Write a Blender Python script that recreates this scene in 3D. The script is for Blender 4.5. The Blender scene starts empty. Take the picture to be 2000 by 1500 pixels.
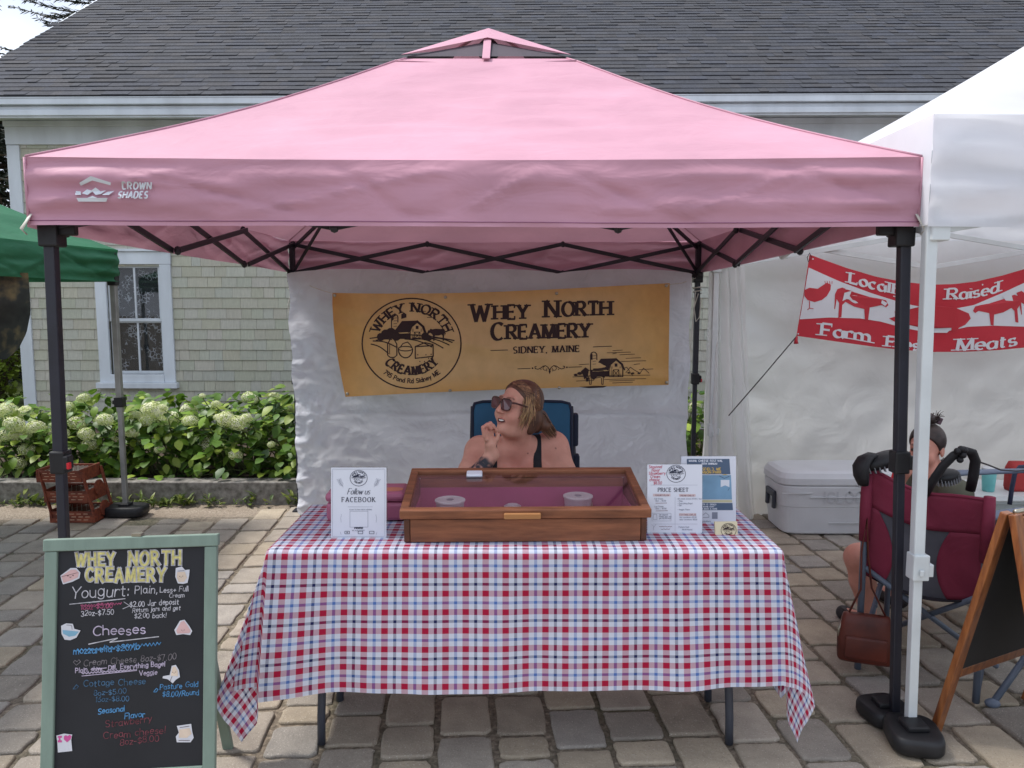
import bpy, bmesh, math, random
import numpy as np
from mathutils import Vector, Matrix, noise as mn
R = math.radians
random.seed(7)
sc = bpy.context.scene
col = sc.collection

# ------------------------------------------------------------------ camera
CAMZ, PITCH, F = 1.55, 6.2, 1500.0
cd = bpy.data.cameras.new("camera")
cam = bpy.data.objects.new("camera", cd); col.objects.link(cam)
cam.location = (0, 0, CAMZ); cam.rotation_euler = (R(90 - PITCH), 0, 0)
cd.sensor_width = 36; cd.lens = 27; cd.clip_start = 0.05; cd.clip_end = 2000
sc.camera = cam

# ------------------------------------------------------------------ light
SUN_EL, SUN_AZ = 60.0, -80.0          # azimuth from +Y towards +X: the sun stands high on the left
w = bpy.data.worlds.new("World"); sc.world = w; w.use_nodes = True
nt = w.node_tree; bg = nt.nodes["Background"]
sky = nt.nodes.new("ShaderNodeTexSky"); sky.sky_type = 'NISHITA'; sky.sun_disc = False
sky.sun_elevation = R(SUN_EL); sky.sun_rotation = R(SUN_AZ)
sky.dust_density = 3.0; sky.air_density = 1.0
tc = nt.nodes.new("ShaderNodeTexCoord")
cn = nt.nodes.new("ShaderNodeTexNoise"); cn.inputs["Scale"].default_value = 2.2; cn.inputs["Detail"].default_value = 5
cr = nt.nodes.new("ShaderNodeValToRGB"); cr.color_ramp.elements[0].position = .32; cr.color_ramp.elements[1].position = .5
mx = nt.nodes.new("ShaderNodeMixRGB"); mx.inputs["Color2"].default_value = (8.6, 9.4, 10.9, 1)
nt.links.new(tc.outputs["Generated"], cn.inputs["Vector"]); nt.links.new(cn.outputs["Fac"], cr.inputs["Fac"])
nt.links.new(cr.outputs["Color"], mx.inputs["Fac"]); nt.links.new(sky.outputs["Color"], mx.inputs["Color1"])
nt.links.new(mx.outputs["Color"], bg.inputs["Color"])
bg.inputs["Strength"].default_value = 0.095
sd = bpy.data.lights.new("sun", 'SUN'); sd.energy = 3.3; sd.angle = R(11); sd.color = (1, .96, .91)
so = bpy.data.objects.new("sun", sd); col.objects.link(so)
_s = Vector((math.sin(R(SUN_AZ)) * math.cos(R(SUN_EL)), math.cos(R(SUN_AZ)) * math.cos(R(SUN_EL)), math.sin(R(SUN_EL))))
so.rotation_euler = _s.to_track_quat('Z', 'Y').to_euler(); so.location = _s * 30
sc.view_settings.view_transform = 'Standard'; sc.view_settings.look = 'None'
sc.view_settings.gamma = 1; sc.view_settings.exposure = 0.42
try:
    sc.cycles.use_denoising = True; sc.cycles.max_bounces = 8; sc.cycles.transparent_max_bounces = 16
except Exception: pass

# ------------------------------------------------------------------ helpers
cp, sp = math.cos(R(PITCH)), math.sin(R(PITCH))
def ray(px, py):
    dx, dy = (px - 1000) / F, (750 - py) / F
    return Vector((dx, cp + dy * sp, dy * cp - sp))
C0 = Vector((0, 0, CAMZ))
def at(px, py, Y):                    # the point of the place that photo pixel shows, at depth Y
    d = ray(px, py); return C0 + d * (Y / d.y)
def atz(px, py, z):
    d = ray(px, py); return C0 + d * ((z - CAMZ) / d.z)
def hit(px, py, P0, n):
    d = ray(px, py); return C0 + d * ((P0 - C0).dot(n) / d.dot(n))
def lerp(a, b, t): return a + (b - a) * t
def V(*a): return Vector(a)
def nz(x, y, z=0.0): return mn.noise(Vector((x, y, z)))

def S(r, g, b):                       # sRGB 0-255 -> linear
    def f(c):
        c /= 255.0
        return c / 12.92 if c <= .04045 else ((c + .055) / 1.055) ** 2.4
    return (f(r), f(g), f(b), 1.0)

class MB:
    def __init__(s): s.v, s.f, s.uv, s.c = [], [], {}, {}
    def add(s, vs, fs, color=None, uvs=None):
        n = len(s.v); s.v += [tuple(x) for x in vs]
        for f in fs:
            if color is not None: s.c[len(s.f)] = color
            s.f.append(tuple(i + n for i in f))
        if uvs is not None:
            for i, u in enumerate(uvs): s.uv[n + i] = u
    def box(s, c, size, M=None, color=None):
        c = Vector(c); x, y, z = (k / 2 for k in size)
        vs = [Vector(p) for p in ((-x,-y,-z),(x,-y,-z),(x,y,-z),(-x,y,-z),(-x,-y,z),(x,-y,z),(x,y,z),(-x,y,z))]
        if M is not None: vs = [M @ p for p in vs]
        s.add([c + p for p in vs], [(0,3,2,1),(4,5,6,7),(0,1,5,4),(1,2,6,5),(2,3,7,6),(3,0,4,7)], color)
    def bar(s, p, q, w, h, up=(0,0,1), color=None):
        p, q = Vector(p), Vector(q); d = q - p; L = d.length; d.normalize(); up = Vector(up)
        x = d.cross(up)
        if x.length < 1e-4: x = d.cross(Vector((0,1,0)))
        x.normalize(); z = x.cross(d)
        M = Matrix((x, d, z)).transposed()
        s.box((p + q) / 2, (w, L, h), M, color)
    def tube(s, pts, r, n=8, caps=True, flat=1.0, color=None):
        pts = [Vector(p) for p in pts]; N = len(pts)
        rr = r if isinstance(r, (list, tuple)) else [r] * N
        ring, prev = [], None
        for i, p in enumerate(pts):
            d = (pts[min(i+1, N-1)] - pts[max(i-1, 0)]).normalized()
            if prev is None:
                a = d.cross(Vector((0,0,1)))
                if a.length < .05: a = d.cross(Vector((0,1,0)))
            else:
                a = prev - d * prev.dot(d)
            a.normalize(); prev = a; b = d.cross(a)
            ring.append([p + (a * math.cos(t) + b * math.sin(t) * flat) * rr[i] for t in (2*math.pi*k/n for k in range(n))])
        vs = [x for q in ring for x in q]; fs = []
        for i in range(N-1):
            for k in range(n):
                fs.append((i*n+k, i*n+(k+1) % n, (i+1)*n+(k+1) % n, (i+1)*n+k))
        if caps: fs += [tuple(range(n-1, -1, -1)), tuple((N-1)*n+k for k in range(n))]
        s.add(vs, fs, color)
    def lathe(s, c, prof, n=24, M=None, sx=1, sy=1, color=None):
        c = Vector(c); vs = []; N = len(prof)
        for r, z in prof:
            for k in range(n):
                t = 2*math.pi*k/n; p = Vector((r*math.cos(t)*sx, r*math.sin(t)*sy, z))
                if M is not None: p = M @ p
                vs.append(c + p)
        fs = [(i*n+k, i*n+(k+1) % n, (i+1)*n+(k+1) % n, (i+1)*n+k) for i in range(N-1) for k in range(n)]
        fs += [tuple(range(n-1, -1, -1)), tuple((N-1)*n+k for k in range(n))]
        s.add(vs, fs, color)
    def ball(s, c, r, n=12, M=None, color=None):
        r = (r, r, r) if not isinstance(r, (tuple, list)) else r
        vs, fs, m = [], [], n // 2 + 1
        for i in range(m + 1):
            a = -math.pi/2 + math.pi * i / m; a = max(-1.565, min(1.565, a))
            for k in range(n):
                t = 2*math.pi*k/n; p = Vector((math.cos(a)*math.cos(t)*r[0], math.cos(a)*math.sin(t)*r[1], math.sin(a)*r[2]))
                vs.append(Vector(c) + (M @ p if M is not None else p))
        for i in range(m):
            for k in range(n): fs.append((i*n+k, i*n+(k+1) % n, (i+1)*n+(k+1) % n, (i+1)*n+k))
        fs += [tuple(range(n-1, -1, -1)), tuple(m*n+k for k in range(n))]
        s.add(vs, fs, color)
    def prism(s, poly, vec, color=None):
        n = len(poly); vec = Vector(vec); a = [Vector(p) for p in poly]
        fs = [tuple(range(n)), tuple(range(2*n-1, n-1, -1))] + [(i, n+i, n+(i+1) % n, (i+1) % n) for i in range(n)]
        s.add(a + [p + vec for p in a], fs, color)
    def ngon(s, pts, color=None): s.add(pts, [tuple(range(len(pts)))], color)
    def grid(s, fn, nu, nv, uvfn=None, color=None):
        vs, us = [], []
        for j in range(nv + 1):
            for i in range(nu + 1):
                a, b = i / nu, j / nv; vs.append(fn(a, b))
                if uvfn: us.append(uvfn(a, b))
        fs = [(j*(nu+1)+i, j*(nu+1)+i+1, (j+1)*(nu+1)+i+1, (j+1)*(nu+1)+i) for j in range(nv) for i in range(nu)]
        s.add(vs, fs, color, us if uvfn else None)
    def build(s, name, m, parent=None, smooth=False, bevel=0, solid=0, crease=None):
        me = bpy.data.meshes.new(name)
        base = Vector((0,0,0))
        if parent is not None: base = Vector(ROOT.get(parent.name, (0,0,0)))
        me.from_pydata([tuple(Vector(p) - base) for p in s.v], [], s.f)
        me.update()
        if s.uv:
            ul = me.uv_layers.new(name="UVMap")
            for lp in me.loops: ul.data[lp.index].uv = s.uv.get(lp.vertex_index, (0, 0))
        if s.c:
            ca = me.color_attributes.new("Col", 'FLOAT_COLOR', 'CORNER')
            for p in me.polygons:
                c = s.c.get(p.index, (1,1,1,1))
                for li in p.loop_indices: ca.data[li].color = c if len(c) == 4 else (*c, 1)
        if smooth:
            for p in me.polygons: p.use_smooth = True
        me.materials.append(m)
        o = bpy.data.objects.new(name, me); col.objects.link(o)
        if parent is not None:
            o.parent = parent; ROOT[o.name] = tuple(base)
        if bevel:
            b = o.modifiers.new("bevel", 'BEVEL'); b.width = bevel; b.segments = 2; b.limit_method = 'ANGLE'; b.angle_limit = R(40)
        if solid:
            q = o.modifiers.new("solid", 'SOLIDIFY'); q.thickness = solid; q.offset = 0
        return o
ROOT = {}
def thing(name, label, cat, loc, group=None):
    o = bpy.data.objects.new(name, None); col.objects.link(o); o.location = loc; o.empty_display_size = .1
    ROOT[o.name] = tuple(loc)
    o["label"] = label; o["category"] = cat
    if group: o["group"] = group
    return o
def tag(o, label, cat, group=None, kind=None):
    o["label"] = label; o["category"] = cat
    if group: o["group"] = group
    if kind: o["kind"] = kind
    return o
def struct(o): o["kind"] = "structure"; return o

# ------------------------------------------------------------------ materials
class NT:
    def __init__(s, name):
        s.m = bpy.data.materials.new(name); s.m.use_nodes = True; s.t = s.m.node_tree; s.b = s.t.nodes["Principled BSDF"]
        s.out = s.t.nodes["Material Output"]
    def n(s, ty, **k):
        x = s.t.nodes.new(ty)
        for a, b in k.items(): setattr(x, a, b)
        return x
    def l(s, a, b): s.t.links.new(a, b)
    def math(s, op, a, b=None, c=None):
        x = s.n("ShaderNodeMath", operation=op)
        for i, q in enumerate((a, b, c)):
            if q is None: continue
            if isinstance(q, (int, float)): x.inputs[i].default_value = q
            else: s.l(q, x.inputs[i])
        return x.outputs[0]
    def mix(s, f, a, b, bt='MIX'):
        x = s.n("ShaderNodeMixRGB", blend_type=bt)
        for k, q in (("Fac", f), ("Color1", a), ("Color2", b)):
            if isinstance(q, (int, float)): x.inputs[k].default_value = q
            elif isinstance(q, (tuple, list)): x.inputs[k].default_value = tuple(q) if len(q) == 4 else (*q, 1)
            else: s.l(q, x.inputs[k])
        return x.outputs[0]
    def noise(s, scale, detail=4, stretch=None, rough=.55, coord="Object", dist=0.0):
        t = s.n("ShaderNodeTexCoord"); v = t.outputs[coord]
        if stretch:
            mp = s.n("ShaderNodeMapping"); mp.inputs["Scale"].default_value = stretch; s.l(v, mp.inputs[0]); v = mp.outputs[0]
        x = s.n("ShaderNodeTexNoise"); x.inputs["Scale"].default_value = scale; x.inputs["Detail"].default_value = detail
        x.inputs["Roughness"].default_value = rough; x.inputs["Distortion"].default_value = dist
        s.l(v, x.inputs["Vector"]); return x.outputs["Fac"]
    def ramp(s, f, stops):
        x = s.n("ShaderNodeValToRGB"); e = x.color_ramp.elements
        while len(e) < len(stops): e.new(.5)
        for i, (p, c) in enumerate(stops):
            e[i].position = p; e[i].color = c if len(c) == 4 else (*c, 1)
        s.l(f, x.inputs[0]); return x.outputs[0]
    def bump(s, h, strength=.2, dist=.01, prev=None):
        x = s.n("ShaderNodeBump"); x.inputs["Strength"].default_value = strength; x.inputs["Distance"].default_value = dist
        s.l(h, x.inputs["Height"])
        if prev: s.l(prev, x.inputs["Normal"])
        return x.outputs[0]

def pm(name, c, rough=.6, var=.15, scale=5, bump=.15, bscale=60, bdist=.004, metal=0, spec=.4, stretch=None, trans=0, attr=False,
       c2=None, sheen=0, wrinkle=0, wscale=5, wstretch=None, coat=0):
    n = NT(name); b = n.b
    b.inputs["Roughness"].default_value = rough; b.inputs["Metallic"].default_value = metal
    b.inputs["Specular IOR Level"].default_value = spec
    if coat: b.inputs["Coat Weight"].default_value = coat
    f = n.noise(scale, 5, stretch)
    lo = c2 if c2 else tuple(x * (1 - 2 * var) for x in c[:3])
    hi = c if c2 else tuple(min(1, x * (1 + var)) for x in c[:3])
    colr = n.ramp(f, [(.3, lo), (.7, hi)])
    if attr:
        a = n.n("ShaderNodeVertexColor", layer_name="Col")
        colr = n.mix(1.0, a.outputs["Color"], n.ramp(f, [(.3, (1-2*var,)*3), (.7, (1+var*.3,)*3)]), 'MULTIPLY')
    n.l(colr, b.inputs["Base Color"])
    nm = None
    if wrinkle: nm = n.bump(n.noise(wscale, 3, wstretch, dist=.6), wrinkle, .03)
    if bump: nm = n.bump(n.noise(bscale, 4, stretch), bump, bdist, nm)
    if nm: n.l(nm, b.inputs["Normal"])
    if trans:
        t = n.n("ShaderNodeBsdfTranslucent"); n.l(colr, t.inputs["Color"])
        if nm: n.l(nm, t.inputs["Normal"])
        ms = n.n("ShaderNodeMixShader"); ms.inputs[0].default_value = trans
        n.l(b.outputs[0], ms.inputs[1]); n.l(t.outputs[0], ms.inputs[2]); n.l(ms.outputs[0], n.out.inputs[0])
    return n.m

M = {}
M['pink'] = pm("pink_canopy_fabric", S(201,151,168), .6, .07, 2, .10, 260, .001, trans=.15, spec=.3, wrinkle=.28, wscale=4.5, wstretch=(1,1,2.6))
M['white_tent'] = pm("white_canopy_fabric", S(238,239,244), .6, .03, 2, .08, 260, .001, trans=.50, spec=.3, wrinkle=.2, wscale=3.5)
M['green'] = pm("green_canopy_fabric", S(46,112,78), .6, .08, 2, .1, 200, .001, trans=.2, spec=.3, wrinkle=.3, wscale=4, wstretch=(1,1,3))
M['backdrop'] = pm("white_backdrop_fabric", S(216,219,228), .5, .05, 3, .08, 200, .001, trans=.34, wrinkle=1.0, wscale=5)
M['curtain'] = pm("white_wall_fabric", S(242,242,242), .45, .03, 2, .05, 200, .001, trans=.72, wrinkle=.4, wscale=4)
M['black_metal'] = pm("black_powder_coat", S(34,35,46), .45, .15, 10, .08, 300, .0008, spec=.5)
M['white_metal'] = pm("white_powder_coat", S(206,212,214), .4, .05, 6, .05, 200, .0008, spec=.5)
M['grey_metal'] = pm("grey_aluminium", S(150,150,148), .42, .12, 10, .05, 200, .0006, metal=.5)
M['black_plastic'] = pm("black_plastic", S(30,30,33), .5, .2, 12, .15, 120, .001)
M['white_paint'] = pm("weathered_white_paint", S(214,221,228), .55, .07, 3, .25, 40, .003, stretch=(1,1,.3), c2=S(188,194,200))
M['shingle'] = pm("wall_shingle", S(184,182,168), .75, .08, 14, .35, 60, .003, stretch=(6,6,.6), attr=True)
M['roof'] = pm("asphalt_shingle", S(84,84,92), .9, .22, 40, .5, 300, .003, attr=True)
M['granite'] = pm("granite_kerb", S(150,146,140), .8, .3, 22, .4, 90, .006, c2=S(88,84,78))
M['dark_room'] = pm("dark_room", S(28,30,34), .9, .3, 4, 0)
M['wood'] = pm("stained_pine", S(146,92,62), .6, .2, 5, .4, 30, .002, stretch=(1.2,9,9), c2=S(98,58,38), coat=.1)
M['wood_dark'] = pm("dark_end_grain", S(104,60,38), .45, .2, 6, .25, 30, .002, stretch=(3,9,3), c2=S(66,36,24), coat=.2)
M['wood_pale'] = pm("pale_raw_pine", S(170,124,80), .6, .15, 5, .25, 40, .002, stretch=(1,9,9), c2=S(166,112,64))
M['wood_red'] = pm("red_cedar", S(134,66,42), .65, .2, 6, .3, 40, .002, stretch=(1.5,8,8), c2=S(84,38,26))
M['wood_sign'] = pm("varnished_wood", S(150,92,48), .4, .2, 6, .25, 40, .002, stretch=(8,8,1.2), c2=S(96,50,26), coat=.3)
M['sage'] = pm("sage_painted_wood", S(122,140,128), .55, .06, 6, .25, 50, .002, stretch=(5,5,.8))
M['slate'] = pm("black_chalkboard", S(36,37,42), .6, .22, 3, .1, 80, .001, c2=S(26,27,31))
M['paper'] = pm("white_paper", S(214,217,226), .5, .02, 3, 0)
M['ink'] = pm("navy_ink", S(40,44,66), .6, .05, 8, 0)
M['ink_brown'] = pm("dark_brown_ink", S(48,28,30), .6, .1, 8, 0)
M['ink_grey'] = pm("grey_ink", S(134,138,152), .6, .05, 8, 0)
M['ink_red'] = pm("red_ink", S(190,72,96), .6, .05, 8, 0)
M['rope'] = pm("pale_cord", S(198,194,184), .8, .1, 30, .2, 200, .001)
M['dark_cord'] = pm("dark_cord", S(60,52,54), .8, .1, 30, 0)
M['steel'] = pm("steel_grommet", S(170,165,150), .35, .1, 20, 0, metal=.8)
# ------------------------------------------------------------------ lettering: skeleton letters swept by a pen
def A(cx, cy, rx, ry, a0, a1, n=None):
    n = n or max(4, int(abs(a1 - a0) / 18))
    return [(cx + rx * math.cos(R(a0 + (a1-a0)*i/n)), cy + ry * math.sin(R(a0 + (a1-a0)*i/n))) for i in range(n + 1)]
G = {
'A': (.74, [[(0,0),(.37,1),(.74,0)], [(.13,.34),(.61,.34)]]),
'B': (.60, [[(0,0),(0,1)], [(0,1)]+A(.28,.76,.26,.24,90,-90)+[(0,.52)], [(.1,.52)]+A(.31,.26,.29,.26,90,-90)+[(0,0)]]),
'C': (.70, [A(.38,.5,.38,.5,48,312)]),
'D': (.72, [[(0,0),(0,1)], [(0,1)]+A(.3,.5,.42,.5,90,-90)+[(0,0)]]),
'E': (.56, [[(0,0),(0,1)], [(0,1),(.54,1)], [(0,.52),(.44,.52)], [(0,0),(.56,0)]]),
'F': (.54, [[(0,0),(0,1)], [(0,1),(.54,1)], [(0,.5),(.42,.5)]]),
'G': (.76, [A(.38,.5,.38,.5,48,335)+[(.74,.45)], [(.46,.45),(.74,.45)]]),
'H': (.70, [[(0,0),(0,1)], [(.70,0),(.70,1)], [(0,.52),(.70,.52)]]),
'I': (.10, [[(.05,0),(.05,1)]]),
'J': (.42, [[(.40,1),(.40,.22)]+A(.2,.22,.2,.22,0,-170)]),
'K': (.66, [[(0,0),(0,1)], [(.58,1),(.03,.45)], [(.18,.58),(.66,0)]]),
'L': (.54, [[(0,0),(0,1)], [(0,0),(.54,0)]]),
'M': (.88, [[(.04,0),(.08,1)], [(.08,1),(.44,.05),(.80,1)], [(.80,1),(.84,0)]]),
'N': (.72, [[(0,0),(0,1)], [(0,1),(.72,0)], [(.72,0),(.72,1)]]),
'O': (.80, [A(.40,.5,.40,.5,90,450)]),
'P': (.58, [[(0,0),(0,1)], [(0,1)]+A(.29,.74,.28,.26,90,-90)+[(0,.48)]]),
'Q': (.80, [A(.40,.5,.40,.5,90,450), [(.5,.2),(.82,-.1)]]),
'R': (.66, [[(0,0),(0,1)], [(0,1)]+A(.29,.75,.27,.25,90,-90)+[(0,.5)], [(.26,.5),(.66,0)]]),
'S': (.54, [A(.28,.745,.25,.255,35,270)+A(.27,.245,.27,.245,90,-145)[1:]]),
'T': (.66, [[(.33,0),(.33,1)], [(0,1),(.66,1)]]),
'U': (.70, [[(0,1),(0,.34)]+A(.35,.34,.35,.34,180,360)+[(.70,1)]]),
'V': (.72, [[(0,1),(.36,0),(.72,1)]]),
'W': (1.04, [[(0,1),(.27,0),(.52,.85),(.77,0),(1.04,1)]]),
'X': (.66, [[(0,1),(.66,0)], [(.66,1),(0,0)]]),
'Y': (.70, [[(0,1),(.35,.46)], [(.70,1),(.35,.46),(.35,0)]]),
'Z': (.62, [[(0,1),(.62,1),(0,0),(.62,0)]]),
'a': (.50, [A(.24,.31,.24,.31,60,400), [(.48,.62),(.48,.08),(.54,0)]]),
'b': (.50, [[(0,1),(0,0)], A(.25,.31,.25,.31,170,-170)]),
'c': (.46, [A(.25,.31,.25,.31,50,310)]),
'd': (.50, [A(.24,.31,.24,.31,20,380), [(.48,1),(.48,0)]]),
'e': (.50, [[(.02,.33),(.48,.33)]+A(.25,.32,.24,.31,0,310)]),
'f': (.34, [A(.28,.8,.16,.2,60,180)+[(.12,0)], [(0,.6),(.30,.6)]]),
'g': (.50, [A(.24,.31,.24,.31,20,380), [(.48,.62),(.48,-.08)]+A(.24,-.08,.24,.2,0,-160)]),
'h': (.50, [[(0,1),(0,0)], [(0,.4)]+A(.24,.38,.24,.24,150,0)+[(.48,0)]]),
'i': (.10, [[(.05,.62),(.05,0)], [(.05,.84),(.05,.90)]]),
'j': (.18, [[(.14,.62),(.14,-.1)]+A(0,-.1,.14,.15,0,-120), [(.14,.84),(.14,.90)]]),
'k': (.46, [[(0,1),(0,0)], [(.40,.62),(.03,.28)], [(.12,.36),(.46,0)]]),
'l': (.10, [[(.05,1),(.05,0)]]),
'm': (.80, [[(0,.62),(0,0)], [(0,.4)]+A(.2,.4,.2,.22,150,0)+[(.40,0)], [(.40,.4)]+A(.6,.4,.2,.22,150,0)+[(.80,0)]]),
'n': (.48, [[(0,.62),(0,0)], [(0,.38)]+A(.23,.38,.23,.24,150,0)+[(.46,0)]]),
'o': (.50, [A(.25,.31,.25,.31,90,450)]),
'p': (.50, [[(0,.62),(0,-.28)], A(.25,.31,.25,.31,170,-170)]),
'q': (.50, [A(.24,.31,.24,.31,20,380), [(.48,.62),(.48,-.28)]]),
'r': (.34, [[(0,.62),(0,0)], [(0,.36)]+A(.22,.36,.22,.26,165,50)]),
's': (.40, [A(.2,.46,.17,.155,30,270)+A(.2,.155,.19,.155,90,-150)[1:]]),
't': (.34, [[(.13,.86),(.13,.14)]+A(.25,.14,.12,.14,180,300), [(0,.62),(.32,.62)]]),
'u': (.48, [[(0,.62),(0,.24)]+A(.23,.24,.23,.24,180,360)+[(.46,.62)], [(.46,.62),(.46,0)]]),
'v': (.46, [[(0,.62),(.23,0),(.46,.62)]]),
'w': (.68, [[(0,.62),(.17,0),(.34,.55),(.51,0),(.68,.62)]]),
'x': (.44, [[(0,.62),(.44,0)], [(.44,.62),(0,0)]]),
'y': (.46, [[(0,.62),(.23,.04)], [(.46,.62),(.12,-.28)]]),
'z': (.42, [[(0,.62),(.42,.62),(0,0),(.42,0)]]),
'0': (.56, [A(.28,.5,.28,.5,90,450)]),
'1': (.20, [[(0,.8),(.14,1),(.14,0)]]),
'2': (.54, [A(.27,.72,.26,.28,160,-30)+[(0,0),(.54,0)]]),
'3': (.52, [A(.25,.75,.24,.25,150,-90)+A(.25,.25,.27,.25,90,-150)[1:]]),
'4': (.58, [[(.42,0),(.42,1),(0,.3),(.58,.3)]]),
'5': (.52, [[(.48,1),(.08,1),(.05,.56)]+A(.25,.32,.27,.32,130,-150)]),
'6': (.54, [[(.42,1),(.1,.55)]+A(.27,.29,.27,.29,160,520)]),
'7': (.52, [[(0,1),(.52,1),(.2,0)]]),
'8': (.54, [A(.27,.75,.23,.25,270,630)[:], A(.27,.25,.27,.25,90,450)]),
'9': (.54, [A(.27,.7,.26,.29,0,360)+[(.53,.7),(.4,0)]]),
'$': (.54, [A(.28,.69,.25,.2,35,270)+A(.27,.29,.27,.2,90,-145)[1:], [(.28,1.05),(.28,-.07)]]),
'.': (.10, [[(.05,0),(.05,.06)]]), ',': (.12, [[(.09,.06),(.03,-.14)]]),
':': (.10, [[(.05,.02),(.05,.1)], [(.05,.5),(.05,.58)]]),
'!': (.10, [[(.05,1),(.05,.28)], [(.05,0),(.05,.06)]]),
'-': (.34, [[(0,.38),(.34,.38)]]), '+': (.44, [[(0,.36),(.44,.36)], [(.22,.58),(.22,.14)]]),
'/': (.40, [[(0,-.05),(.40,1.05)]]), '&': (.66, [[(.62,0),(.16,.66)]+A(.27,.78,.15,.2,200,-20)+[(.1,.4)]+A(.24,.22,.22,.22,140,300)+[(.62,.42)]]),
"'": (.08, [[(.05,1),(.03,.78)]]), ' ': (.30, []),
}
_lay = [0.0]
def _bump():
    _lay[0] = (_lay[0] + .00003) % .0009
    return _lay[0]
def ribbon(mb, pts, wf, surf, off, caps=False):
    """one stroke laid on a surface; breaks at sharp corners"""
    P = [Vector((p[0], p[1])) for p in pts]
    Q = [P[0]]
    for p in P[1:]:
        if (p - Q[-1]).length > 1e-6: Q.append(p)
    P = Q
    if len(P) < 2: return
    runs, cur = [], [P[0]]
    for i in range(1, len(P)):
        cur.append(P[i])
        if i < len(P) - 1:
            a, b = (P[i] - P[i-1]).normalized(), (P[i+1] - P[i]).normalized()
            if a.dot(b) < .6: runs.append(cur); cur = [P[i]]
    runs.append(cur)
    for ri, run in enumerate(runs):
        o = off + _bump(); n = len(run); vs = []
        L = sum((run[i+1]-run[i]).length for i in range(n-1))
        run2 = [run[0]]
        for i in range(n - 1):               # short pieces, so the stroke follows the surface
            k = max(1, int((run[i+1]-run[i]).length / 14))
            run2 += [run[i].lerp(run[i+1], (j+1)/k) for j in range(k)]
        run = run2; n = len(run)
        for i in range(n):
            d = (run[min(i+1, n-1)] - run[max(i-1, 0)]).normalized()
            hw = wf(d) / 2; nn = Vector((-d.y, d.x)) * hw; p = run[i].copy()
            if i == 0 and (caps or ri > 0): p -= d * hw * (.9 if caps else .5)
            if i == n-1 and (caps or ri < len(runs)-1): p += d * hw * (.9 if caps else .5)
            vs += [surf(p.x + nn.x, p.y + nn.y, o), surf(p.x - nn.x, p.y - nn.y, o)]
        mb.add(vs, [(2*i, 2*i+1, 2*i+3, 2*i+2) for i in range(n - 1)])
def mono(w):
    return lambda d: w
def pen(thick, thin, tilt=14):
    def f(d):
        a = math.atan2(-d.y, d.x) - R(tilt)
        return thin + (thick - thin) * abs(math.sin(a)) ** .9
    return f
def text_width(s, h, gap=.2, wide=1.0):
    return sum((G[c][0] * wide + gap) * h for c in s) - gap * h
def write(mb, s, x, y, h, surf, thick, thin=None, off=.0015, gap=.2, wide=1.0, slant=0, serif=False, jit=0, rise=0.0,
          lay=None, align='l', caps=None, cap_scale=1.0):
    """x, y: start of the baseline, h: cap height (layout units, y down); rise: slope of the baseline; lay: bends the line"""
    wf = pen(thick, thin) if thin is not None else mono(thick)
    caps = (thin is None) if caps is None else caps
    tw = text_width(s, h, gap, wide)
    cx = 0.0 if align == 'l' else (-tw/2 if align == 'c' else -tw)
    rng = random.Random(s + str(x))
    for c in s:
        hh = h * cap_scale if (cap_scale != 1 and c.isupper()) else h
        wd, strokes = G[c]
        jy, jr = rng.uniform(-jit, jit) * h, rng.uniform(-jit, jit)
        def tp(p):
            u = cx + (p[0] * wide + p[1] * slant + p[1] * jr) * hh; v = p[1] * hh + jy
            if lay: return lay(x + u, y, v)
            return (x + u, y - v + u * rise)
        for st in strokes:
            ribbon(mb, [tp(p) for p in st], wf, surf, off, caps)
            if serif:
                for a, b in ((st[0], st[1]), (st[-1], st[-2])):
                    dx, dy = a[0]-b[0], a[1]-b[1]; L = math.hypot(dx, dy) or 1
                    lim = (0, 1) if c.isupper() or c.isdigit() or c in 'bdhkl' else (0, .62, -.28)
                    if abs(dy)/L > .75 and min(abs(a[1]-q) for q in lim) < .02 and not (c in 'CGSOacesog05236'):
                        sw = thick * (1.05 if abs(dx)/L < .3 else .95) / (hh); th = (thin or thick*.5) * .5 / hh
                        k = 1 if dy < 0 else -1
                        q0 = (a[0]-sw, a[1] + k*th); q1 = (a[0]+sw, a[1] + k*th)
                        ribbon(mb, [tp(q0), tp(q1)], mono((thin or thick*.5) * 1.05), surf, off)
                    elif abs(dx)/L > .9 and c in 'EFTL' and min(abs(a[0]-q) for q in (wd, 0 if c == 'T' else wd, .44 if c == 'E' else wd, .42 if c == 'F' else wd)) < .03:
                        e = .11 if abs(a[1]-.5) > .3 else .09
                        lo, hi = (a[1]-2*e, a[1]+.03) if a[1] > .7 else ((a[1]-.03, a[1]+2*e) if a[1] < .3 else (a[1]-e, a[1]+e))
                        ribbon(mb, [tp((a[0]-.02, lo)), tp((a[0]-.02, hi))], mono((thin or thick*.5) * 1.1), surf, off)
        cx += (wd * wide + gap) * hh
    return x + cx
def arc_lay(cx, cy, r, mid, inside=False):
    """bends a line centred on x = mid round the circle; inside: read along the bottom of the circle"""
    def f(x, y, v):
        if not inside:
            a = (x - mid) / r; return (cx + (r + v) * math.sin(a), cy - (r + v) * math.cos(a))
        a = (x - mid) / r; return (cx + (r - v) * math.sin(a), cy + (r - v) * math.cos(a))
    return f
def line(mb, pts, w, surf, off=.0015): ribbon(mb, pts, mono(w), surf, off)
def fill(mb, pts, surf, off=.0012):
    o = off + _bump(); mb.ngon([surf(p[0], p[1], o) for p in pts])
def disc(mb, x, y, r, surf, off=.0015, ry=None, n=10):
    fill(mb, [(x + r*math.cos(2*math.pi*k/n), y - (ry or r)*math.sin(2*math.pi*k/n)) for k in range(n)], surf, off)
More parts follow.
